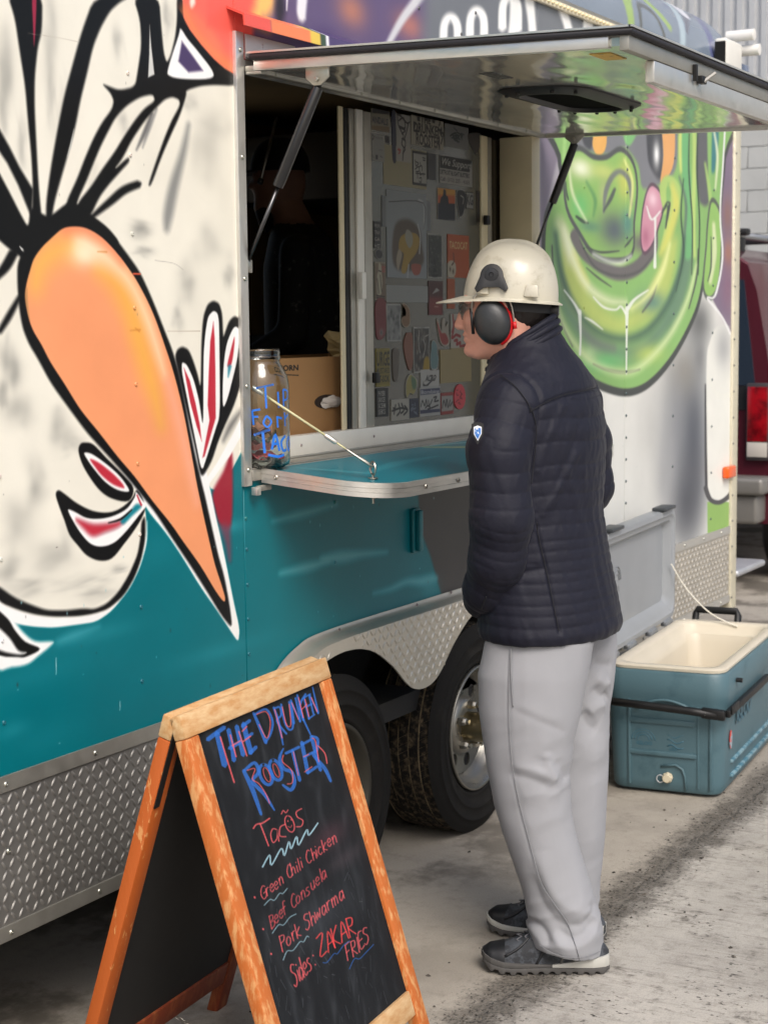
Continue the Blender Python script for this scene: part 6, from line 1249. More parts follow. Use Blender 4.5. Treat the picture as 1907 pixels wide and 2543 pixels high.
body = loft([rrect(HXc-.030, HYc-.026, .045, .012), rrect(HXc-.022, HYc-.018, .055, .022), rrect(HXc-.018, HYc-.015, .06, .05), rrect(HXc-.006, HYc-.005, .062, .30), rrect(HXc-.004, HYc-.003, .062, .332), rrect(HXc, HYc, .064, .345), rrect(HXc, HYc, .064, .418), rrect(HXc-.006, HYc-.006, .060, .426), rrect(HXc-.03, HYc-.03, .05, .427)], True, False)
bo = cput('body', body, TEALC, ang=40)
liner_ = loft([rrect(HXc-.012, HYc-.012, .056, .4275), rrect(HXc-.010, HYc-.010, .056, .437), rrect(HXc-.020, HYc-.020, .05, .442), rrect(HXc-.052, HYc-.046, .05, .440), rrect(HXc-.060, HYc-.054, .048, .430), rrect(HXc-.070, HYc-.062, .048, .405), rrect(HXc-.085, HYc-.072, .05, .40), rrect(HXc-.095, HYc-.080, .05, .37), rrect(HXc-.12, HYc-.10, .05, .06)], False, True)
cput('liner', liner_, CREAMC, ang=50)
# embossed end: ribs, logo, drain
def rib(x0, x1, y0, y1, z0, z1): return MB().box(x0, x1, y0, y1, z0, z1)
ex = -HXc
for y0, y1, z0, z1, d in ((-.105, .12, .245, .262, .004), (-.110, .12, .135, .150, .004), (.115, .124, .03, .325, .004), (-.118, -.110, .03, .315, -.001), (-.16, -.152, .03, .30, .0)):
    zc = (z0+z1)/2; xb = ex+.018-.012*min(1, zc/.3)
    b = MB(); x0b = ex+.018-.012*min(1, max(z0-.05, 0)/.25); x1b = ex+.018-.012*min(1, max(z1-.05, 0)/.25)
    b.hexa([(x0b-d-.003, y0, z0), (x0b+.01, y0, z0), (x0b+.01, y1, z0), (x0b-d-.003, y1, z0), (x1b-d-.003, y0, z1), (x1b+.01, y0, z1), (x1b+.01, y1, z1), (x1b-d-.003, y1, z1)]); cput('moulded_rib', b, TEALC, bo, bevel=.0025)
ar = MB().tube([(ex+.001-.004*math.sin(t), .095-.20*(t/math.pi), .30+.030*math.sin(t)) for t in np.linspace(0, math.pi, 12)], .005, 6); cput('moulded_rib', ar, TEALC, bo, smooth=True)
dpt = MB().tube([(ex+.013, .01, .10), (ex+.011, -.04, .108), (ex+.012, -.062, .095), (ex+.015, -.07, .07), (ex+.017, -.074, .02)], .004, 6); cput('moulded_rib', dpt, TEALC, bo, smooth=True)
def emboss(t, M, size, depth=.0025):
    V, F = text_tris(t, .02); V = (V-V.min(0))/(V[:, 1].max()-V[:, 1].min())*size; b = MB(); b.add([(p[0], p[1], depth) for p in V], F); b.add([(p[0], p[1], 0) for p in V], [f[::-1] for f in F])
    b.xf(M); return b
def frame_mat(o, r, u): r = Vector(r).normalized(); u = Vector(u).normalized(); n_ = r.cross(u); return Matrix(((r.x, u.x, n_.x, o[0]), (r.y, u.y, n_.y, o[1]), (r.z, u.z, n_.z, o[2]), (0, 0, 0, 1)))
DTE = mat('teal_emboss', (54, 100, 118), .4)
cput('moulded_lettering', emboss('IGLOO', frame_mat((ex+.0135, .095, .168), (0, -1, 0), (-.04, 0, 1)), .013), DTE, bo)
lg = MB()
for r in (.020, .030, .040): lg.tube([(ex+.011, .072-r*math.cos(t), .186+r*.9*math.sin(t)) for t in np.linspace(0, math.pi, 14)], .0016, 5)
cput('moulded_logo', lg, DTE, bo, smooth=True)
lg = MB()
for k in range(4): lg.tube([(ex+.0115, -.01-.055*u, .17+.018*k+.006*math.sin(u*6+k)) for u in np.linspace(0, 1, 8)], .0018, 5)
cput('moulded_logo', lg, DTE, bo, smooth=True); cput('moulded_lettering', emboss('USA', frame_mat((ex+.0135, -.018, .157), (0, -1, 0), (-.04, 0, 1)), .011), DTE, bo)
cput('moulded_lettering', emboss('IGLOO', frame_mat((-.30, -HYc+.0055, .225), (1, 0, 0), (0, -.03, 1)), .055, .004), DTE, bo)
for z, h in ((.10, .012), (.05, .012)): cput('moulded_rib', MB().box(-.34, .40, -HYc+.008-.004, -HYc+.03, z, z+h), mat('scuffed_teal', (120, 150, 160), .45, col2=(70, 112, 128), vscale=30, cmix=(.45, .55)), bo, bevel=.003)
bdg = MB().lathe([(.0001, -.002), (.021, -.002), (.021, 0)], (0, 0, 0), 'y', 24); bdg.v = [(v[0]*.8-.375, v[1]-HYc+.0055, v[2]*1.5+.19) for v in bdg.v]
cput('round_badge', bdg, mat('badge', (196, 66, 56), .4, col2=(150, 170, 180), vscale=24, cmix=(.48, .52)), bo)
dpl = cput('drain_plug', MB().lathe([(.018, .0), (.018, -.012), (.016, -.014)], (ex+.015, -.012, .063), 'x', 8).lathe([(.0001, -.020), (.013, -.020), (.015, -.014)], (ex+.015, -.012, .063), 'x', 16), mat('drain_cream', (206, 196, 170), .5), bo, ang=30)
cput('drain_strap', MB().tube([(ex+.006, .012+.012*math.cos(t), .058+.013*math.sin(t)) for t in np.linspace(0, 2*math.pi, 14)[:-1]], .0016, 5, closed=True), mat('strap_grey', (196, 198, 200), .4), dpl, smooth=True)
# black end handle with side bracket, far tow handle, latch stub
hd = cput('end_handle', MB().tube([(ex-.030, .17, .318), (ex-.036, .05, .315), (ex-.036, -.10, .308), (ex-.030, -HYc+.02, .300)], .0135, 10), BLACKP, smooth=True)
cput('handle_bracket', MB().hexa([(ex-.042, -HYc-.006, .283), (ex-.016, -HYc-.006, .283), (ex-.016, -.135, .287), (ex-.042, -.135, .287), (ex-.042, -HYc-.006, .318), (ex-.016, -HYc-.006, .318), (ex-.016, -.135, .322), (ex-.042, -.135, .322)]), BLACKP, hd, bevel=.006)
cput('handle_screw', MB().lathe([(.005, 0), (.0045, -.002), (.0001, -.002)], (ex-.043, -.150, .303), 'x', 10), ZINC, hd)
cput('side_rail', MB().box(ex-.02, ex+.62, -HYc-.020, -HYc-.003, .292, .316).box(ex-.01, ex+.09, -HYc-.026, -HYc-.0205, .300, .330), BLACKP, hd, bevel=.005)
cput('latch_stub', MB().tube([(-.33, -HYc-.002, .385), (-.33, -HYc-.022, .385)], .008, 8), BLACKP, ang=40)
cput('tow_handle', MB().tube([(HXc+.02, .14, .38), (HXc+.05, .14, .455), (HXc+.05, .135, .470), (HXc+.05, -.02, .470), (HXc+.05, -.025, .455), (HXc+.02, -.025, .38)], .014, 10), BLACKP, ang=50)
# lid, hinged on the trailer side, standing upright
LY = HYc+.004; ld = MB()
def lrect(hx, z0, z1, r, y, n=5):
    zc = (z0+z1)/2; hz = (z1-z0)/2; o = []
    for sx_, sz_, a0 in ((1, 1, 0), (-1, 1, 90), (-1, -1, 180), (1, -1, 270)):
        for k in range(n):
            a = math.radians(a0+90*k/(n-1)); o.append((sx_*(hx-r)+r*math.cos(a), y, zc+sz_*(hz-r)+r*math.sin(a)))
    return o
z0, z1 = .452, .872
lid = loft([lrect(HXc, z0, z1, .05, LY+.055), lrect(HXc+.004, z0-.004, z1+.004, .055, LY+.045), lrect(HXc+.004, z0-.004, z1+.004, .055, LY+.012), lrect(HXc, z0, z1, .05, LY+.0), lrect(HXc-.018, z0+.018, z1-.018, .045, LY-.002), lrect(HXc-.024, z0+.024, z1-.024, .045, LY+.004), lrect(HXc-.040, z0+.040, z1-.040, .04, LY+.006), lrect(HXc-.065, z0+.065, z1-.060, .03, LY+.034)])
lo = cput('lid', lid, GREYC, ang=40)
cput('lid_latch', MB().box(HXc-.20, HXc-.06, LY-.018, LY+.04, z1+.005, z1+.018), mat('latch_grey', (60, 64, 68), .45), lo, bevel=.004); cput('lid_latch', MB().box(-HXc+.06, -HXc+.2, LY-.018, LY+.04, z1+.005, z1+.018), mat('latch_grey', (60, 64, 68), .45), lo, bevel=.004)
lg = MB()
for r in (.022, .034, .046): lg.tube([(-.20-r*math.cos(t), LY+.0325, .68+r*1.1*math.sin(t)) for t in np.linspace(0, math.pi, 14)], .002, 5)
cput('moulded_logo', lg, mat('lid_emboss', (132, 136, 140), .4), lo, smooth=True)
cput('moulded_lettering', emboss('IGLOO', frame_mat((-.255, LY+.034, .64), (1, 0, 0), (0, 0, 1)), .02), mat('lid_emboss', (132, 136, 140), .4), lo)
for x in (-.36, -.14, .14, .36): cput('lid_hinge', MB().box(x-.045, x+.045, LY-.012, LY+.012, .432, .450).tube([(x-.05, LY, .447), (x+.05, LY, .447)], .007, 8), mat('hinge_grey', (120, 124, 128), .4), lo, bevel=.002)
for x in (HXc-.06,):
    cord = MB().tube(catmull([(x, LY+.0, .66), (x+.02, LY-.05, .57), (x+.01, LY-.12, .50), (x-.0, LY-.18, .462), (x-.005, LY-.26, .432)], False, 6), .0028, 6); cput('lid_cord', cord, mat('cord_white', (226, 222, 208), .6), smooth=True)
# ------------------------------------------------------------ parked maroon van behind the trailer
VX, VY0, VY1 = 9.55, .47, 2.47
van = thing('parked_van', 'dark maroon van parked beyond the trailer, seen from behind', 'van', (VX+2.4, (VY0+VY1)/2, 0))
VP = mat('maroon_paint', (84, 30, 42), .22, .3, coat=.6, var=.06); VG = mat('tinted_rear_glass', (34, 44, 56), .06, coat=.6); CHR = mat('grey_bumper', (120, 118, 114), .4, .3, var=.06); VB = mat('van_black', (16, 16, 18), .5)
def vring(x, k):      # cross-section (y, z) at x: k scales the cabin
    w = (VY1-VY0)/2; c = (VY0+VY1)/2; pr = [(-.97, .42), (-1, .60), (-1, 1.00), (-.985, 1.14), (-.93, 1.45), (-.86, 1.78), (-.80, 1.93), (-.66, 2.02), (-.3, 2.055)]
    pr = [(a, .42+(z-.42)*(k if z > 1.1 else 1)) for a, z in pr]; full = pr+[(-a, z) for a, z in pr[::-1]]
    return [(x, c+a*w, z) for a, z in full]
rings = [[(x_+.10*max(0, (z-.9))/1.1, y, z) for x_, y, z in vring(VX+.03, .99)], [(x_+.08*max(0, (z-.9))/1.1, y, z) for x_, y, z in vring(VX+.06, 1)], vring(VX+.5, 1), vring(VX+3.2, 1), vring(VX+3.6, .97), vring(VX+4.1, .62), vring(VX+4.9, .55), vring(VX+5.0, .52)]
vb2 = loft(rings); vbod = put('body', vb2.me(ang=30), VP, van)
def vrear(y, z, d=0): return (VX+.03+.10*max(0, z-.9)/1.1-d, y, z)
yc = (VY0+VY1)/2
for s_ in (-1, 1):
    gl = [(yc+s_*.04, 1.22), (yc+s_*.875, 1.22), (yc+s_*.785, 1.83), (yc+s_*.04, 1.86)]
    put('rear_window', MB().add([vrear(y, z, .012) for y, z in gl]+[vrear(y, z, -.004) for y, z in gl], [(0, 1, 2, 3), (7, 6, 5, 4)]+[(i, (i+1) % 4, 4+(i+1) % 4, 4+i) for i in range(4)]).me(), VG, van)
    gs = [(yc+s_*.03, 1.08), (yc+s_*.86, 1.08), (yc+s_*.83, 1.215), (yc+s_*.03, 1.215)]
    put('window_surround', MB().add([vrear(y, z, .008) for y, z in gs]+[vrear(y, z, -.004) for y, z in gs], [(0, 1, 2, 3), (7, 6, 5, 4)]+[(i, (i+1) % 4, 4+(i+1) % 4, 4+i) for i in range(4)]).me(), VB, van)
    y0, y1 = sorted((yc+s_*.84, yc+s_*.985))
    hs = put('tail_light', MB().box(VX-.006, VX+.09, y0, y1, .79, 1.235).me(bevel=.01), mat('lamp_bezel', (60, 56, 58), .4), van)
    put('lens', MB().box(VX-.014, VX-.0065, y0+.016, y1-.010, .90, 1.215).me(bevel=.003), mat('red_lens', (150, 6, 20), .2, coat=.6, col2=(96, 5, 14), vscale=9), hs); put('reversing_lens', MB().box(VX-.014, VX-.0065, y0+.016, y1-.010, .81, .895).me(bevel=.003), mat('clear_lens', (190, 184, 176), .2, coat=.5), hs)
    for z in (.84, 1.33): put('door_hinge', MB().box(VX+.0, VX+.035, yc+s_*.58-.02, yc+s_*.58+.02, z, z+.09).me(bevel=.008), VP, van)
    for x in (VX+.95, VX+4.1):
        put('wheel', MB().lathe([(.22, -.11), (.30, -.115), (.345, -.09), (.36, 0), (.345, .09), (.30, .115), (.22, .11)], (x, yc+s_*.86, .36), 'y', 28).lathe([(.0001, -.06), (.21, -.08), (.22, -.11)], (x, yc+s_*.86, .36), 'y', 28).me(ang=40), VB, van)
    put('roof_rack', MB().tube([(VX+.4, yc+s_*.66, 2.10), (VX+3.1, yc+s_*.66, 2.10)], .022, 8).me(smooth=True), mat('rack_silver', (150, 152, 154), .35, .8), van)
    for x in (VX+.42, VX+1.7, VX+3.0): put('rack_foot', MB().box(x-.05, x+.05, yc+s_*.66-.02, yc+s_*.66+.02, 2.0, 2.09).me(bevel=.006), VB, van)
put('rack_bar', MB().box(VX+.36, VX+.44, yc-.72, yc+.72, 2.10, 2.14).me(bevel=.01), VB, van); put('rack_bar', MB().box(VX+1.6, VX+1.68, yc-.72, yc+.72, 2.10, 2.14).me(bevel=.01), VB, van)
for s_ in (-1, 1):
    for x0, x1 in ((.55, 1.75), (1.85, 3.0)):
        yz = [(yc+s_*(.966+.006), 1.25), (yc+s_*(.868+.008), 1.74)]; q = [(VX+x0, *yz[0]), (VX+x1, *yz[0]), (VX+x1, *yz[1]), (VX+x0, *yz[1])]
        put('side_window', MB().hexa([(p[0], p[1]-s_*.02, p[2]) for p in q]+q).me(bevel=.004), VG, van)
put('door_seam', MB().box(VX-.001, VX+.02, yc-.60, yc-.592, .72, 1.08).me(), VB, van)
bp = put('rear_bumper', MB().box(VX-.16, VX+.12, VY0+.01, VY1-.01, .60, .70).box(VX-.12, VX+.12, VY0+.05, VY1-.05, .43, .5995).me(bevel=.025, seg=3), CHR, van)
put('parking_sensor', MB().lathe([(.028, 0), (.026, -.012), (.0001, -.014)], (VX-.122, VY0+.28, .53), 'x', 16).me(ang=40), VB, bp)
# ------------------------------------------------------------ building behind: block wall below ribbed metal siding
BX_ = 15.6; CON = mat('block_grey', (176, 178, 176), .85, var=.07, vscale=3, bump=.002, bscale=60); MOR = mat('mortar', (164, 166, 164), .9)
bld = thing('workshop_building', 'grey building of concrete blocks with ribbed metal siding above, behind the van', 'building', (BX_+3, 3, 0))
put('wall', MB().box(BX_+.012, BX_+6, -6, 14, 0, 3.61).me(), MOR, bld)
ya, yb = on(1907, 400, 0, BX_)[1], on(1815, 400, 0, BX_)[1]
bmsh = MB().box(0, .014, 0, .395, 0, .194).me(bevel=.004, seg=1); bmsh.materials.append(CON)
for j in range(5, 18):
    for i in range(-3, 4):
        put('block', bmsh, None, bld, (BX_-.002, ya+i*.402+(.201 if j % 2 else 0), .007+j*.2))
sd = MB(); yy = np.arange(-1.5, 4.5, .0285); pts = []
for k, y in enumerate(np.arange(-1.5, 4.5, .115)): pts += [(y, 0), (y+.035, 0), (y+.047, .03), (y+.10, .03), (y+.112, 0)]
for y, d in pts: sd.v += [(BX_-d, y, 3.62), (BX_-d, y, 7.5)]
for i in range(len(pts)-1): sd.f.append((2*i, 2*i+2, 2*i+3, 2*i+1))
put('metal_siding', sd.me(), mat('siding_grey', (186, 188, 190), .45, .2, var=.04), bld)
put('siding_flashing', MB().box(BX_-.05, BX_+.01, -2, 5, 3.585, 3.63).me(), ALU2, bld); put('upper_wall', MB().box(BX_+.035, BX_+6, -6, 14, 3.64, 7.5).me(), CON, bld)
# ------------------------------------------------------------ people
AR = np.array([math.sin(_y), -math.cos(_y), 0.0]); BR = np.array([math.cos(_y), math.sin(_y), 0.0])     # a: to the right seen from the street, b: away
def frame_at(o): o = np.array(o, float); return lambda V: o+np.asarray(V)[:, :1]*AR+np.asarray(V)[:, 1:2]*BR+np.asarray(V)[:, 2:3]*np.array([0, 0, 1.0])
MO = np.array([3.80, -.62, 0.0]); MW = frame_at(MO)
def az(x, y, b):
    r = ray(x, y); t = ((MO+BR*b-CPOS)@BR)/(r@BR); p = CPOS+r*t; return float((p-MO)@AR), float(p[2])
man = thing('person', 'person in cream hard hat, earmuffs and navy quilted jacket facing the serving window', 'person', tuple(MO))
SKIN = mat('skin', (214, 158, 138), .5, var=.06, vscale=30, bump=.0004, bscale=300)
JACK = mat('quilted_nylon', (22, 23, 36), .62, 0, var=.10, vscale=14, bump=.0009, bscale=70, bdet=5, sheen=.05, spec=.28)
TROU = mat('grey_twill', (146, 147, 151), .85, 0, var=.03, vscale=9, bump=.0004, bscale=30, bdet=9, sheen=.03)
HAT = mat('hard_hat_shell', (194, 189, 172), .33, 0, col2=(146, 136, 108), vscale=15, cmix=(.54, .80), coat=.25, bump=.0003, bscale=60)
# trousers
def legtab(rows, b, rb):
    out = []
    for i, (y, xl, xr) in enumerate(rows):
        al, z = az(xl, y, b); ar_, z2 = az(xr, y, b); out.append(((z+z2)/2, (al+ar_)/2, b, (ar_-al)/2, rb[i] if hasattr(rb, '__len__') else rb))
    return out
near = legtab([(1440, 1262, 1450), (1520, 1232, 1466), (1590, 1203, 1476), (1672, 1186, 1462), (1760, 1190, 1444), (1843, 1203, 1424), (1950, 1218, 1413), (1994, 1226, 1417), (2060, 1247, 1428), (2123, 1266, 1445), (2200, 1290, 1468), (2250, 1304, 1484), (2303, 1311, 1496), (2345, 1316, 1499), (2388, 1318, 1496)], -.105, [.075, .08, .092, .100, .10, .096, .090, .088, .086, .084, .084, .086, .090, .090, .086])
far = legtab([(1400, 1340, 1505), (1520, 1310, 1530), (1620, 1300, 1532), (1706, 1306, 1523), (1758, 1310, 1513), (1850, 1320, 1509), (1930, 1326, 1506), (2058, 1330, 1499), (2150, 1326, 1493), (2230, 1318, 1487), (2290, 1312, 1482), (2320, 1312, 1480)], .125, [.08, .088, .10, .102, .098, .095, .09, .088, .086, .086, .088, .086])
def f_tr(P_):
    a = stack(P_, near); b = stack(P_, far); hip = ell(P_, (.03, .0, .90), (.12, .17, .10)); d = smin(smin(a, b, .004), hip, .02); pl = (.058-(P_[..., 0]-.02)*.16-P_[..., 2])*.98; return np.where(P_[..., 1] < .0, np.maximum(d, pl), d)
V, F = skin(f_tr, (-.25, -.28, .0), (.30, .28, .96), .0055); V = relax(V, F, 2); N = vnormals(V, F)
CL = lambda p: (1100+p[0]*.42955, 1500+p[1]*.42955)
nl = (N[:, 1] < .25)
def fold(pts, w, amp, b, sel):
    w = w*1.3 if w > .005 else w
    q = np.array([az(*CL(p), b) for p in pts]); q = catmull(q, False, 6) if len(q) > 2 else q
    A = V[sel][:, [0, 2]]; best = np.full(len(A), 9.0); tt = np.zeros(len(A)); m = len(q)-1
    for i in range(m):
        d = q[i+1]-q[i]; l = d@d+1e-12; t = np.clip(((A-q[i])@d)/l, 0, 1); dd = np.hypot(*(A-q[i]-t[:, None]*d).T); k = dd < best; best[k] = dd[k]; tt[k] = (i+t[k])/m
    fade = np.clip(np.minimum(tt, 1-tt)*5+.15, 0, 1)
    return amp*np.exp(-(best/w)**1.35)*fade
isn = np.abs(V[:, 1]+.105) < .125
sel = nl & (V[:, 1] < .02); D = np.zeros(len(V))
for pts, w, amp in (([(400, 215), (385, 320), (378, 600), (395, 900), (440, 1150), (505, 1400), (565, 1610), (640, 1730), (720, 1850)], .0035, -.0030), ([(400, 600), (520, 650), (640, 705), (725, 755)], .008, -.0042), ([(420, 570), (540, 620), (680, 680)], .014, .0035),
                    ([(395, 935), (500, 945), (590, 985), (690, 1045)], .013, .0075), ([(385, 985), (500, 1000), (610, 1050)], .010, -.0055), ([(610, 850), (598, 900), (640, 990), (655, 1010)], .011, .0065), ([(580, 880), (560, 950)], .010, -.004), ([(450, 1110), (560, 1090), (690, 1110)], .016, .0045), ([(650, 900), (700, 980), (720, 1040)], .012, -.006), ([(480, 1290), (580, 1250), (720, 1240)], .02, .003),
                    ([(560, 1420), (600, 1600), (700, 1740), (850, 1800)], .020, .0060), ([(520, 1560), (570, 1720), (660, 1830), (760, 1860)], .016, -.0065), ([(620, 1900), (700, 1975), (810, 1950), (905, 1870)], .015, .0080), ([(650, 1870), (740, 1925), (830, 1890), (880, 1830)], .011, -.0085), ([(500, 1860), (560, 1880), (600, 1930), (610, 1975)], .010, -.0070), ([(500, 1900), (540, 1930), (600, 2000)], .012, .0055), ([(730, 1850), (800, 1850), (860, 1800), (885, 1750)], .010, -.0060), ([(840, 1760), (880, 1840), (915, 1870)], .012, .0060), ([(560, 1985), (700, 2030), (910, 2040)], .0035, -.0022), ([(470, 330), (520, 700), (600, 850)], .035, .004), ([(260, 500), (290, 900), (340, 1200), (430, 1500)], .03, .004), ([(330, 400), (350, 900), (420, 1300)], .03, -.004)):
    D[sel] += fold(pts, w, amp*(.55 if pts[0][1] < 800 else (.85 if pts[0][1] < 1350 else 1.3)), -.18, sel)
sel2 = nl & (V[:, 1] > .0) & (V[:, 0] > .03)
for pts, w, amp in (([(880, 420), (930, 470), (975, 460)], .014, .006), ([(870, 480), (920, 540), (960, 530)], .012, -.006), ([(840, 640), (900, 600), (950, 590)], .015, .006), ([(800, 620), (840, 700), (900, 740)], .014, -.006), ([(870, 330), (920, 360), (990, 370)], .012, -.005), ([(880, 760), (870, 1100), (880, 1500)], .03, .004)):
    D[sel2] += fold(pts, w, amp*1.5, .03, sel2)
kn = np.exp(-((V[:, 2]-.47)/.09)**2)+1.2*np.exp(-((V[:, 2]-.12)/.07)**2)+.25
D += -.0034*kn*(np.abs(vnoise(np.c_[V[:, 0]*9, V[:, 1]*9, V[:, 2]*26-V[:, 0]*9], 1, 12))**.7-.35)-.0014*(np.abs(vnoise(np.c_[V[:, 0]*22, V[:, 1]*22, V[:, 2]*6], 1, 15))-.3)
D += .0016*vnoise(V, 12, 5)+.0006*vnoise(V*np.array([1, 1, .5]), 34, 6)
V = V+N*D[:, None]; V[:, 2] = np.maximum(V[:, 2], .012)
tro = put('trousers', qmesh('trousers', MW(V), F), TROU, man)
def stitch(V, N, C, pts, b, name, m, parent, r=.0009, k=8, lift=.0005):
    q = catmull(np.array([az(*C(p), b) for p in pts]), False, k) if len(pts) > 2 else np.linspace(az(*C(pts[0]), b), az(*C(pts[1]), b), 24); out = []
    s_ = np.where(N[:, 1] < .35)[0]; A = V[s_]
    for a, z in q:
        c = np.where((np.abs(A[:, 0]-a) < .007) & (np.abs(A[:, 2]-z) < .007))[0]
        if len(c) == 0: continue
        i = s_[c[np.argmin(A[c, 1])]]; out.append(np.array([a, V[i, 1]-lift, z]))
    if len(out) < 4: return
    out = np.array(out); out[1:-1] = (out[:-2]+out[1:-1]*2+out[2:])/4
    put(name, MB().tube([tuple(p) for p in MW(out)], r, 5).me(smooth=True), m, parent)
SEAMM = mat('trouser_seam', (128, 129, 132), .9)
for pts, r_ in (([(400, 215), (385, 320), (378, 600), (395, 900), (440, 1150), (505, 1400), (565, 1610), (640, 1730), (720, 1850), (770, 1990), (790, 2060)], .0011), ([(398, 216), (392, 300), (392, 420), (402, 590)], .0016), ([(560, 1985), (640, 2022), (760, 2040), (915, 2030)], .0008)): stitch(V, N, CL, pts, -.19, 'seam', SEAMM, tro, r_)
# jacket
TH = math.radians(-30)
tor = [(.822, .036, .0, .160, .226, TH), (.845, .036, .0, .166, .232, TH), (.88, .033, .0, .163, .228, TH), (1.0, .020, .0, .153, .212, TH), (1.13, .008, .0, .146, .202, TH), (1.25, .012, .0, .146, .208, TH), (1.33, .014, .0, .143, .208, TH), (1.40, .010, .0, .132, .196, TH), (1.45, .006, .0, .122, .178, TH), (1.49, -.001, .0, .108, .140, TH), (1.53, -.012, .0, .090, .100, TH), (1.56, -.020, .0, .080, .084, TH), (1.62, -.026, .0, .074, .078, TH)]
LA = [(-.080, -.150, 1.385), (-.106, -.190, 1.29), (-.100, -.200, 1.13), (-.108, -.175, 1.03), (-.128, -.125, .955), (-.135, -.07, .92)]; LAr = [.070, .072, .072, .066, .056, .05]
RA = [(.100, .150, 1.40), (.135, .185, 1.28), (.148, .200, 1.165), (.08, .225, 1.06), (-.03, .20, .97)]; RAr = [.070, .070, .066, .062, .055]
def f_ja(P_):
    t = stack(P_, tor); pl = (P_[..., 2]-1.556-(P_[..., 0]+.035)*.62)*.85; t = np.maximum(t, pl)
    l = chain(P_, LA, LAr, .02); r = chain(P_, RA, RAr, .02)
    k = .018+.055*np.clip((P_[..., 2]-1.27)/.13, 0, 1); return smin(smin(t, l, k), r, k)
V, F = skin(f_ja, (-.27, -.30, .79), (.29, .31, 1.64), .0040); V = relax(V, F, 2)
def amap(V):
    P_ = V.astype(np.float32); t = stack(P_, tor); l = chain(P_, LA, LAr, .02); r = chain(P_, RA, RAr, .02); return t, l, r
dt, dl, dr_ = amap(V); N = vnormals(V, F)
def puff(s, seams, amp):
    seams = np.array(sorted(seams)); i = np.clip(np.searchsorted(seams, s)-1, 0, len(seams)-2); g = seams[i+1]-seams[i]; t = np.clip((s-seams[i])/g, 0, 1)
    ins = (s > seams[0]) & (s < seams[-1]); return np.where(ins, amp*np.minimum(g/.05, 1.15)**.6*(np.clip(4*t*(1-t), 0, 1)**.38-.72), 0)
SEAM = [1.405, 1.36, 1.305, 1.249, 1.214, 1.18, 1.142, 1.108, 1.07, 1.047, 1.021, .995, .973, .947, .921, .896, .868, .82]
def arclen(V, pts):
    best = np.full(len(V), 9.0); s = np.zeros(len(V)); acc = 0
    for i in range(len(pts)-1):
        a, b = np.array(pts[i]), np.array(pts[i+1]); d = b-a; L_ = np.linalg.norm(d); t = np.clip(((V-a)@d)/(L_*L_), 0, 1); dd = np.linalg.norm(V-a-t[:, None]*d, axis=1); k = dd < best; best[k] = dd[k]; s[k] = acc+L_*t[k]; acc += L_
    return s, acc
zz = V[:, 2]+.006*vnoise(V*np.array([1, 1, .3]), 9, 2)
pt = puff(zz, SEAM, .0040)
sl, tl = arclen(V, LA); sr, tr_ = arclen(V, RA)
ASE = [-.06, .0, .048, .100, .152, .198, .238, .268, .292, .316, .340, .364, .388, .412, .438, .466, .50, .56]
pa = puff(sl+.010*np.sin(V[:, 0]*20), ASE, .0036); pr_ = puff(sr, ASE, .0036)
arm = dl < dt; arr = (dr_ < dt) & ~arm
D = np.where(arm, pa, np.where(arr, pr_, pt))
# armhole creases, side seam, drawn wrinkles across the back
edge = np.exp(-((dl-dt)/.006)**2)+np.exp(-((dr_-dt)/.006)**2); D -= .0045*edge
tang = (-V[:, 0]*.5+V[:, 1]*.866)          # across the back
dr1 = vnoise(np.c_[V[:, 0]*60+V[:, 2]*18, V[:, 1]*60, V[:, 2]*7], 1, 4); dr2 = vnoise(np.c_[V[:, 0]*95-V[:, 2]*40, V[:, 1]*95, V[:, 2]*16], 1, 8)
D += np.where(arm, .0010, .0017)*dr1*np.clip((1.45-V[:, 2])/.2, .1, 1)+.0009*dr2*np.clip((V[:, 2]-.98)/.15, .2, 1)
CJ = lambda p: (1100+p[0]*.32552, 900+p[1]*.32552)
def jf(pts, w, amp, b):
    global D
    q = catmull(np.array([az(*CJ(p), b) for p in pts]), False, 6); s_ = (N[:, 1] < .3) & ~arm; A = V[s_][:, [0, 2]]; best = np.full(len(A), 9.0)
    for i in range(len(q)-1):
        d = q[i+1]-q[i]; t = np.clip(((A-q[i])@d)/(d@d+1e-12), 0, 1); best = np.minimum(best, np.hypot(*(A-q[i]-t[:, None]*d).T))
    D[s_] += amp*np.exp(-(best/w)**2)
jf([(690, 1190), (720, 1350), (770, 1560), (810, 1760), (860, 2010)], .0045, -.0045, -.12); jf([(645, 365), (760, 300), (950, 240), (1230, 208)], .0045, -.0045, -.10)
jf([(560, 1600), (660, 1570), (740, 1555)], .008, -.006, -.15); jf([(330, 1790), (450, 1680), (560, 1570)], .009, -.006, -.17); jf([(900, 330), (780, 560), (690, 800)], .010, .004, -.12); jf([(1000, 700), (860, 950), (740, 1130)], .010, .004, -.12); jf([(1060, 420), (980, 640), (880, 880)], .010, -.003, -.12)
V = V+N*D[:, None]
jk = put('jacket', qmesh('jacket', MW(V), F), JACK, man)
JS = mat('jacket_seam', (14, 14, 20), .8)
for pts in ([(690, 1190), (720, 1350), (770, 1560), (810, 1760), (860, 2010)], [(640, 365), (760, 300), (950, 240), (1235, 206)], [(650, 330), (690, 480), (680, 700), (650, 900)], [(430, 90), (540, 180), (620, 290), (650, 360)]): stitch(V, N, CJ, pts, -.14, 'seam', JS, jk, .0012)
stitch(V, N, CJ, [(330, 1790), (305, 1870), (296, 1900)], -.2, 'pocket_zip', JS, jk, .0018)
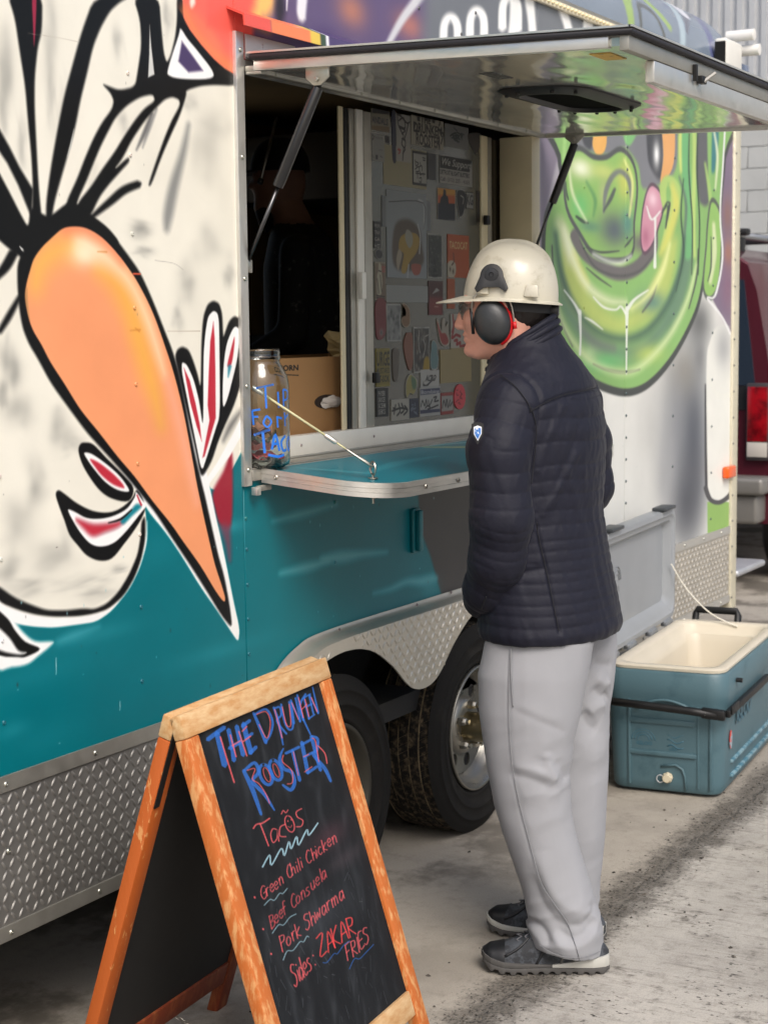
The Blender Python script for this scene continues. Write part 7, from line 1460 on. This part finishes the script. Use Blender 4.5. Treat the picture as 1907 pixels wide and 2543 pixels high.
# collar roll and zip edge
cr_ = MB(); cc = []
for t in np.linspace(0, 2*math.pi, 40)[:-1]:
    a, b = -.030+.079*math.cos(t), .079*math.sin(t); cc.append((a, b, 1.556+(a+.035)*.62))
cr_.tube(cc, .0075, 8, closed=True); cc2 = [(a*1.04+.001, b*1.06, z-.018) for a, b, z in cc]; cr_.tube(cc2, .0085, 8, closed=True); cc3 = [(a*1.10+.003, b*1.12, z-.036) for a, b, z in cc]; cr_.tube(cc3, .0085, 8, closed=True)
cr_.v = [tuple(p) for p in MW(np.array(cr_.v))]; put('collar', cr_.me(smooth=True), JACK, man)
# sleeve badge
sb = np.array([(-.5, .5), (0, .62), (.5, .5), (.48, -.05), (0, -.62), (-.48, -.05)]); ab, zb = az(1185, 1075, -.27)
def badge(sc_, d, m, name):
    P0 = MB().prism([(p[0]*.030*sc_, p[1]*.046*sc_) for p in sb], -d, 0); P0.v = [tuple(MW(np.array([(ab+v[0]+.0, -.2795+v[1]+.14*abs(v[0]+.012), zb+v[2])]))[0]) for v in P0.v]; return put(name, P0.me(), m, man)
badge(.92, .004, mat('badge_black', (18, 18, 20), .6), 'sleeve_badge'); badge(.62, .0055, mat('badge_white', (220, 222, 226), .5), 'sleeve_badge'); badge(.48, .0065, mat('badge_blue', (44, 110, 186), .5, col2=(220, 226, 232), vscale=70, cmix=(.5, .55)), 'sleeve_badge')
# head
HO = np.array([-.085, .0, 1.625]); ht = math.radians(10); HF = np.array([-math.cos(ht), math.sin(ht), 0]); HL = np.array([-math.sin(ht), -math.cos(ht), 0])
def HW(V): V = np.asarray(V, float); return MW(HO+V[:, :1]*HF+V[:, 1:2]*HL+V[:, 2:3]*np.array([0, 0, 1.0]))
def f_he(P_):
    d = ell(P_, (-.018, 0, .03), (.100, .077, .100)); d = smin(d, ell(P_, (.030, 0, -.030), (.062, .060, .085)), .03)
    for s_ in (-1, 1):
        d = smin(d, chain(P_, [(-.015, s_*.052, -.040), (-.005, s_*.050, -.078), (.050, s_*.022, -.108)], [.022, .022, .016], .01), .03)
        d = smin(d, ell(P_, (.062, s_*.036, -.030), (.022, .022, .020)), .02); d = smin(d, ell(P_, (.076, s_*.030, .020), (.014, .026, .010)), .012)
        d = smin(d, ell(P_, (.064, s_*.031, .000), (.013, .014, .012)), .006); d = smin(d, chain(P_, [(.096, s_*.010, -.046), (.088, s_*.015, -.046)], [.008, .006], .004), .006)
        d = smin(d, ell(P_, (-.012, s_*.080, -.012), (.018, .008, .030)), .008)
    d = smin(d, ell(P_, (.072, 0, -.104), (.020, .022, .016)), .02); d = smin(d, chain(P_, [(.084, 0, .012), (.096, 0, -.020), (.104, 0, -.042)], [.008, .009, .0115], .008), .010)
    d = smin(d, ell(P_, (.085, 0, -.066), (.010, .022, .006)), .006); d = smin(d, ell(P_, (.083, 0, -.079), (.010, .019, .006)), .006)
    d = np.maximum(d, -ell(P_, (.097, 0, -.0725), (.010, .018, .0012)))
    d = smin(d, chain(P_, [(-.025, 0, -.05), (-.045, 0, -.13), (-.055, 0, -.20)], [.058, .058, .062], .02), .03)
    return smin(d, ell(P_, (-.075, 0, -.30), (.10, .15, .12)), .04)
V, F = skin(f_he, (-.21, -.17, -.44), (.14, .17, .16), .0040); V = relax(V, F, 2); put('body', qmesh('head_and_neck', HW(V), F), SKIN, man)
def f_hair(P_): return np.maximum(np.maximum(ell(P_, (-.022, 0, .025), (.106, .083, .104)), -(.0-P_[..., 0]+.012*np.sin(P_[..., 2]*60)) if False else P_[..., 0]-.0), -.062-P_[..., 2]+.0*P_[..., 0])
V, F = skin(f_hair, (-.14, -.1, -.09), (.03, .1, .15), .005); V = V+vnormals(V, F)*(.002*vnoise(V*np.array([1, 1, .4]), 160, 3))[:, None]; put('hair', qmesh('hair', HW(V), F), mat('dark_hair', (30, 24, 22), .6), man)
for s_ in (-1, 1):
    e = MB().lathe([(.0001, .011), (.006, .009), (.010, .004), (.011, 0), (.008, -.006), (.0001, -.008)], (0, 0, 0), 'x', 12); e.v = [tuple(p) for p in HW(np.array([(.066+v[0]*.9, s_*.031+v[1], .000+v[2]) for v in e.v]))]; put('eye', e.me(smooth=True), mat('eye_white', (206, 200, 194), .2), man)
# hard hat
ha = math.radians(4.5)
def hatp(V): V = np.asarray(V, float)*np.array([.95, .97, .985]); x = V[:, 0].copy(); z = V[:, 2].copy(); V[:, 0] = x*math.cos(ha)-z*math.sin(ha)-.024; V[:, 2] = x*math.sin(ha)+z*math.cos(ha)+.020; return HW(V)
n1, n2 = 72, 20; hm = MB(); prof_t = np.linspace(0, 1, n2)
for k in range(n1):
    w = 2*math.pi*k/n1; c, s_ = math.cos(w), math.sin(w)
    for t in prof_t:
        a = t*math.pi/2; ra = math.cos(a)**.82; hz = math.sin(a)**.96
        x = .121*c*ra; y = .101*s_*ra; z = .140*hz; rid = .0065*math.exp(-(y/.016)**4)*(1 if t > .25 else t*4)*min(1, max(0, .115-abs(x))*40); hm.v.append((x, y, z+rid))
    b0 = .010+.050*max(0, c)**2.2
for k in range(n1):
    k2 = (k+1) % n1
    for i in range(n2-1): hm.f.append((k*n2+i, k2*n2+i, k2*n2+i+1, k*n2+i+1))
def brim(z_, off, base):
    for k in range(n1):
        w = 2*math.pi*k/n1; c, s_ = math.cos(w), math.sin(w); e = off*(.012+.058*max(0, c)**2.0); L_ = math.hypot(c/.121, s_/.101)
        x, y = .121*c, .101*s_; r = math.hypot(x, y); hm.v.append((x*(1+e/r), y*(1+e/r), z_-(.016 if off else 0)*max(0, c)**2*off-.003*off))
b0 = len(hm.v); brim(-.001, .45, 0); b1 = len(hm.v); brim(-.002, 1, 0); b2 = len(hm.v); brim(-.0055, 1, 0); b3 = len(hm.v); brim(-.006, 0, 0)
for k in range(n1):
    k2 = (k+1) % n1; hm.f += [(k*n2, b0+k, b0+k2, k2*n2), (b0+k, b1+k, b1+k2, b0+k2), (b1+k, b2+k, b2+k2, b1+k2), (b2+k, b3+k, b3+k2, b2+k2)]
hm.v = [tuple(p) for p in hatp(np.array(hm.v))]; hh = put('hard_hat', hm.me(ang=60), HAT, man)
for x in (-.060, .066):
    p = MB().hexa([(x-.020, .088, .006), (x+.020, .088, .006), (x+.020, .100, .006), (x-.020, .100, .006), (x-.015, .083, .036), (x+.015, .083, .036), (x+.015, .097, .036), (x-.015, .097, .036)]); p.v = [tuple(q) for q in hatp(np.array(p.v))]; put('slot_boss', p.me(bevel=.004), HAT, hh)
for (x, z, r) in ((.072, .092, .006), (.060, .040, .007), (-.02, .11, .004)):
    pass
sus = MB()
for zc, r_ in ((-.012, 1), ): sus.lathe([(.106, .012), (.107, -.012), (.104, -.012)], (0, 0, zc), 'z', 40)
sus.v = [tuple(q) for q in hatp(np.array([(v[0]*.99-.004, v[1]*.82, v[2]-.006) for v in sus.v]))]; put('headband', sus.me(ang=40), mat('headband_black', (24, 24, 26), .7), hh)
kn = MB().lathe([(.021, .0), (.021, -.014), (.018, -.018), (.0001, -.018)], (-.106, 0, -.022), 'x', 16); kn.v = [tuple(q) for q in hatp(np.array(kn.v))]; put('ratchet_knob', kn.me(ang=40), BLACKP, hh)
# earmuffs clipped to the hat, both sides
for s_ in (1, -1):
    cx, cz = .012, -.036; y0 = s_*.062
    cup = MB(); 
    pr2 = [(.048, .012), (.0485, .020), (.047, .030), (.041, .040), (.030, .047), (.015, .0505), (.0001, .051)]
    cup.lathe(pr2, (0, 0, 0), 'y', 36)
    def cw(V): V = np.asarray(V, float); return HW(np.c_[V[:, 0]*.93+cx+.10*V[:, 2], y0+s_*V[:, 1], V[:, 2]*1.12+cz])
    cup.v = [tuple(q) for q in cw(np.array(cup.v))]; em = put('earmuff', cup.me(smooth=True), mat('cup_black', (40, 42, 44), .42, var=.1, vscale=60, bump=.0003, bscale=200), man)
    cu2 = MB().lathe([(.034, .0), (.046, .001), (.049, .006), (.049, .012)], (0, 0, 0), 'y', 32); cu2.v = [tuple(q) for q in cw(np.array(cu2.v))]; put('cushion', cu2.me(smooth=True), BLACKP, em)
    rd = MB().lathe([(.0490, .006), (.0530, .008), (.0535, .021), (.0480, .026)], (0, 0, 0), 'y', 32, ang0=math.radians(110), ang1=math.radians(250)); rd.v = [tuple(q) for q in cw(np.array(rd.v))]; put('red_liner', rd.me(smooth=True), mat('red_plastic', (196, 26, 30), .4), em)
    yk = MB().tube([tuple(q) for q in cw(catmull([(.050, .022, .020), (.045, .03, .045), (.020, .030, .075), (.006, .026, .105)], False, 5))], .0022, 6).tube([tuple(q) for q in cw(catmull([(-.056, .022, -.010), (-.052, .03, .040), (-.022, .030, .075), (-.006, .026, .105)], False, 5))], .0022, 6); put('wire_yoke', yk.me(smooth=True), mat('yoke_wire', (176, 172, 164), .35, .9), em)
    sd_ = MB().tube([tuple(q) for q in cw(np.array([(.052, .022, .030), (.052, .022, -.025)]))], .0042, 6); put('yoke_pivot', sd_.me(smooth=True), BLACKP, em); sd_ = MB().tube([tuple(q) for q in cw(np.array([(-.056, .022, .0), (-.057, .022, -.015)]))], .0055, 6); put('yoke_pivot', sd_.me(smooth=True), mat('red_plastic', (196, 26, 30), .4), em)
    ad = MB().prism([(cx+.028*math.cos(t), .072+.030*math.sin(t)) for t in np.linspace(0, math.pi, 12)]+[(cx-.040, .044), (cx-.034, .034), (cx-.018, .046), (cx+.018, .046), (cx+.034, .034), (cx+.040, .044)], 0, .012)
    ad.v = [(v[0], s_*(.1045-(v[2]-.04)*.32-v[1]+.004), v[2]) for v in ad.v]; ad.v = [tuple(q) for q in HW(np.array(ad.v))]; put('hat_adapter', ad.me(bevel=.002), BLACKP, em)
    pv = MB().lathe([(.0165, 0), (.0155, -.005), (.006, -.006), (.005, -.003), (.0001, -.003)], (0, 0, 0), 'y', 20); pv.v = [tuple(q) for q in HW(np.array([(cx+v[0], s_*(.0968-v[1]), .076+v[2]) for v in pv.v]))]; put('adapter_pivot', pv.me(ang=40), mat('pivot_black', (34, 35, 38), .35), em)
# safety glasses
gl = MB()
arc = [(.112*math.cos(t)-.010, .070*math.sin(t)) for t in np.linspace(-1.15, 1.15, 25)]
for x, y in arc: gl.v += [(x, y, .020), (x+.003, y, -.002), (x-.004, y*.98, -.030+.010*math.exp(-(y/.012)**2))]
for i in range(24): gl.f += [(3*i, 3*i+3, 3*i+4, 3*i+1), (3*i+1, 3*i+4, 3*i+5, 3*i+2)]
gl.v = [tuple(q) for q in HW(np.array(gl.v))]; go = put('safety_glasses', gl.me(smooth=True), mat('glasses_lens', (196, 200, 202), .05, trans=.85, ior=1.3), man)
so_ = go.modifiers.new('thickness', 'SOLIDIFY'); so_.thickness = .002
gb_ = MB().tube([(x+.002, y, .020) for x, y in arc], .0026, 6); gb_.v = [tuple(q) for q in HW(np.array(gb_.v))]; put('brow_bar', gb_.me(smooth=True), BLACKP, go)
for s_ in (-1, 1):
    tp = MB().hexa([(.040, s_*.0685, .005), (.040, s_*.0705, .005), (-.03, s_*.0825, .002), (-.03, s_*.0805, .002), (.040, s_*.0685, .017), (.040, s_*.0705, .017), (-.03, s_*.0825, .010), (-.03, s_*.0805, .010)]); tp.v = [tuple(q) for q in HW(np.array(tp.v))]; put('temple', tp.me(), mat('clear_temple', (216, 218, 222), .2), go)
# shoes
SHW = [(-.160, .016), (-.150, .026), (-.140, .030), (-.12, .036), (-.06, .037), (0, .038), (.06, .046), (.10, .048), (.13, .040), (.145, .026), (.152, .008)]
SHH = [(-.160, .050), (-.150, .066), (-.13, .088), (-.08, .100), (-.03, .108), (.02, .098), (.06, .080), (.10, .064), (.13, .052), (.152, .030)]
UPP = mat('shoe_mesh', (66, 70, 76), .75, col2=(40, 42, 46), vscale=30, cmix=(.46, .54), bump=.0012, bscale=320); SOL = mat('rubber_sole', (74, 72, 70), .7, var=.12, vscale=40); MID = mat('pale_midsole', (176, 175, 168), .5, var=.06); OVL = mat('shoe_overlay', (24, 25, 28), .5)
def shoe(ca, cb, ang):
    c, s_ = math.cos(ang), math.sin(ang); d = np.array([-c, s_, 0]); l = np.array([-s_, -c, 0])
    def w(V): V = np.asarray(V, float); return MW(np.array([ca, cb, 0])+V[:, :1]*d+V[:, 1:2]*l+V[:, 2:3]*np.array([0, 0, 1.0]))
    xs_ = np.linspace(-.160, .152, 44); ww = np.interp(xs_, *zip(*SHW)); hh_ = np.interp(xs_, *zip(*SHH)); spr = .016*np.clip((xs_-.07)/.08, 0, 1)**2
    b = MB(); n = 15
    for x, wd, h, sp in zip(xs_, ww, hh_, spr):
        for k in range(n):
            t = math.pi*k/(n-1); b.v.append((x, wd*.97*math.copysign(abs(math.cos(t))**.75, math.cos(t)), .022+sp+(h-.022)*math.sin(t)**.72))
    for i in range(43):
        for k in range(n-1): b.f.append((i*n+k, i*n+k+1, (i+1)*n+k+1, (i+1)*n+k))
    b.f += [tuple(range(n)), tuple(43*n+k for k in range(n))[::-1]]
    b.v = [tuple(q) for q in w(b.v)]; o = put('shoe', b.me(smooth=True), UPP, man)
    def ring(z0, z1, g, x0, x1, m, name, wav=0):
        b = MB(); xi = np.linspace(x0, x1, 90); rows = []
        for x in xi:
            wd = np.interp(x, *zip(*SHW))+g; sp = .016*max(0, (x-.07)/.08)**2; zb = z0+sp+(wav*np.clip(.5+1.6*math.sin(x*230), 0, 1) if wav else 0)
            zt_ = z1(x)+sp if callable(z1) else z1+sp
            b.v += [(x, -wd, zb), (x, wd, zb), (x, wd, zt_), (x, -wd, zt_)]
        for i in range(89):
            for k in range(4): b.f.append((i*4+k, i*4+(k+1) % 4, (i+1)*4+(k+1) % 4, (i+1)*4+k))
        b.f += [(0, 1, 2, 3), tuple(89*4+k for k in (3, 2, 1, 0))]; b.v = [tuple(q) for q in w(b.v)]; return put(name, b.me(bevel=.0015), m, o)
    ring(.0015, .018, .006, -.161, .150, SOL, 'outsole', .007); ring(.0182, lambda x: .025+.022*max(0, (-x-.02)/.14), .0045, -.160, -.02, MID, 'midsole'); ring(.0182, lambda x: .026+.008*max(0, x/.15), .0045, -.0195, .151, SOL if cb < 0 else MID, 'midsole')
    tc2 = MB()       # toe cap
    for x, wd, h, sp in zip(xs_, ww, hh_, spr):
        if x < .092: continue
        for k in range(n):
            t = math.pi*k/(n-1); tc2.v.append((x+.0012, (wd*.97+.0015)*math.copysign(abs(math.cos(t))**.75, math.cos(t)), .022+sp+(h*(.62+.30*min(1, (x-.092)/.045))-.020)*math.sin(t)**.72 if 0 else .022+sp+(h-.0205)*math.sin(t)**.72))
    m2 = len(tc2.v)//n
    for i in range(m2-1):
        for k in range(n-1): tc2.f.append((i*n+k, i*n+k+1, (i+1)*n+k+1, (i+1)*n+k))
    tc2.v = [tuple(q) for q in w(tc2.v)]; put('toe_cap', tc2.me(smooth=True), OVL, o)
    for x in (.060, .040, .022, .004):
        h = np.interp(x, *zip(*SHH)); lp = [(x+.006*(1 if k % 2 else -1), .030*math.cos(t), .024+(h-.018)*math.sin(t)**.72) for k, t in enumerate(np.linspace(.75, math.pi-.75, 7))]; q = MB().tube([tuple(p) for p in w(np.array(lp))], .0022, 5); put('lace', q.me(smooth=True), mat('lace_grey', (96, 96, 100), .7), o)
    for side in (-1, 1):
        for pts in ([(.095, .93), (.06, .80), (.035, .50)], [(.02, 1.0), (-.01, .85), (-.03, .45)], [(-.04, 1.0), (-.06, .8), (-.075, .4)], [(-.07, 1.0), (-.085, .85), (-.10, .4)]):
            lp = []
            for x, f_ in pts:
                wd = np.interp(x, *zip(*SHW)); h = np.interp(x, *zip(*SHH)); t = math.acos(min(1, f_**1.33)); lp.append((x, side*(wd*.975+.0006)*math.cos(t)**.75, .023+(h-.022)*math.sin(t)**.72))
            q = MB().tube([tuple(p) for p in w(catmull(lp, False, 4))], .0038, 5); put('side_stripe', q.me(smooth=True), OVL if pts[0][0] > 0 else mat('stripe_grey', (96, 94, 90), .6), o)
    return o
shoe(.006, -.115, math.radians(4)); shoe(.030, .118, math.radians(20))
# the cook inside, dark cap and apron, half hidden behind the window post
CKO = np.array([5.13, .86, .51]); CW = frame_at(CKO); cook = thing('person', 'dimly lit person in a black cap and dark shirt working inside the trailer', 'person', tuple(CKO))
def f_ck(P_):
    d = stack(P_, [(.02, .0, .0, .10, .13), (.5, 0, 0, .13, .17), (.85, 0, 0, .15, .18), (1.05, 0, 0, .15, .19), (1.28, -.01, 0, .14, .20), (1.38, -.02, 0, .11, .17), (1.44, -.04, 0, .07, .08), (1.50, -.06, 0, .06, .06)])
    d = smin(d, ell(P_, (-.09, 0, 1.58), (.095, .075, .115)), .03); d = smin(d, chain(P_, [(-.175, 0, 1.585), (-.192, 0, 1.565)], [.010, .013], .01), .012); d = smin(d, ell(P_, (-.15, 0, 1.49), (.03, .035, .03)), .03)
    d = smin(d, chain(P_, [(-.02, -.20, 1.33), (-.04, -.24, 1.05), (-.26, -.20, .92), (-.32, -.18, .91)], [.06, .05, .04, .035], .02), .03)
    for i, dz in enumerate((-.02, -.008, .006, .018)): d = smin(d, chain(P_, [(-.33, -.18, .91+dz), (-.38, -.18, .905+dz), (-.40, -.18, .89+dz)], [.011, .009, .008], .004), .006)
    d = smin(d, chain(P_, [(-.33, -.17, .93), (-.36, -.15, .95)], [.011, .009], .004), .008)
    return smin(d, chain(P_, [(-.02, .20, 1.33), (-.04, .24, 1.05), (-.26, .20, .92)], [.06, .05, .04], .02), .03)
V, F = skin(f_ck, (-.45, -.33, 0), (.25, .33, 1.75), .011); V = relax(V, F, 2)
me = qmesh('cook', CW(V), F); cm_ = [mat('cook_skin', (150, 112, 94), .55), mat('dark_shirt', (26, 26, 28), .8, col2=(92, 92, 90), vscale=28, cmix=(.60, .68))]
for m_ in cm_: me.materials.append(m_)
zc = V[F].mean(1); me.polygons.foreach_set('material_index', (((zc[:, 2] < 1.43) & (zc[:, 0] > -.22)) | (zc[:, 2] < .88)).astype(np.int32)); put('body', me, None, cook)
cap = MB()
for k in range(32):
    w = 2*math.pi*k/32
    for t in np.linspace(0, 1, 9): a = t*math.pi/2; cap.v.append((-.085+.106*math.cos(w)*math.cos(a)**.8, .086*math.sin(w)*math.cos(a)**.8, 1.615+.12*math.sin(a)))
for k in range(32):
    k2 = (k+1) % 32
    for i in range(8): cap.f.append((k*9+i, k2*9+i, k2*9+i+1, k*9+i+1))
cap.hexa([(-.16, -.07, 1.612), (-.28, -.05, 1.598), (-.28, .05, 1.598), (-.16, .07, 1.612), (-.16, -.07, 1.620), (-.28, -.05, 1.604), (-.28, .05, 1.604), (-.16, .07, 1.620)])
cap.v = [tuple(q) for q in CW(np.array(cap.v))]; put('cap', cap.me(ang=50), mat('black_cap', (16, 16, 20), .8), cook)
bd_ = MB().lathe([(.0001, .05), (.035, .03), (.045, 0), (.03, -.05), (.0001, -.075)], (0, 0, 0), 'z', 14); bd_.v = [tuple(q) for q in CW(np.array([(v[0]*.9-.135, v[1], v[2]+1.478) for v in bd_.v]))]; put('beard', bd_.me(smooth=True), mat('beard', (24, 20, 18), .8), cook)
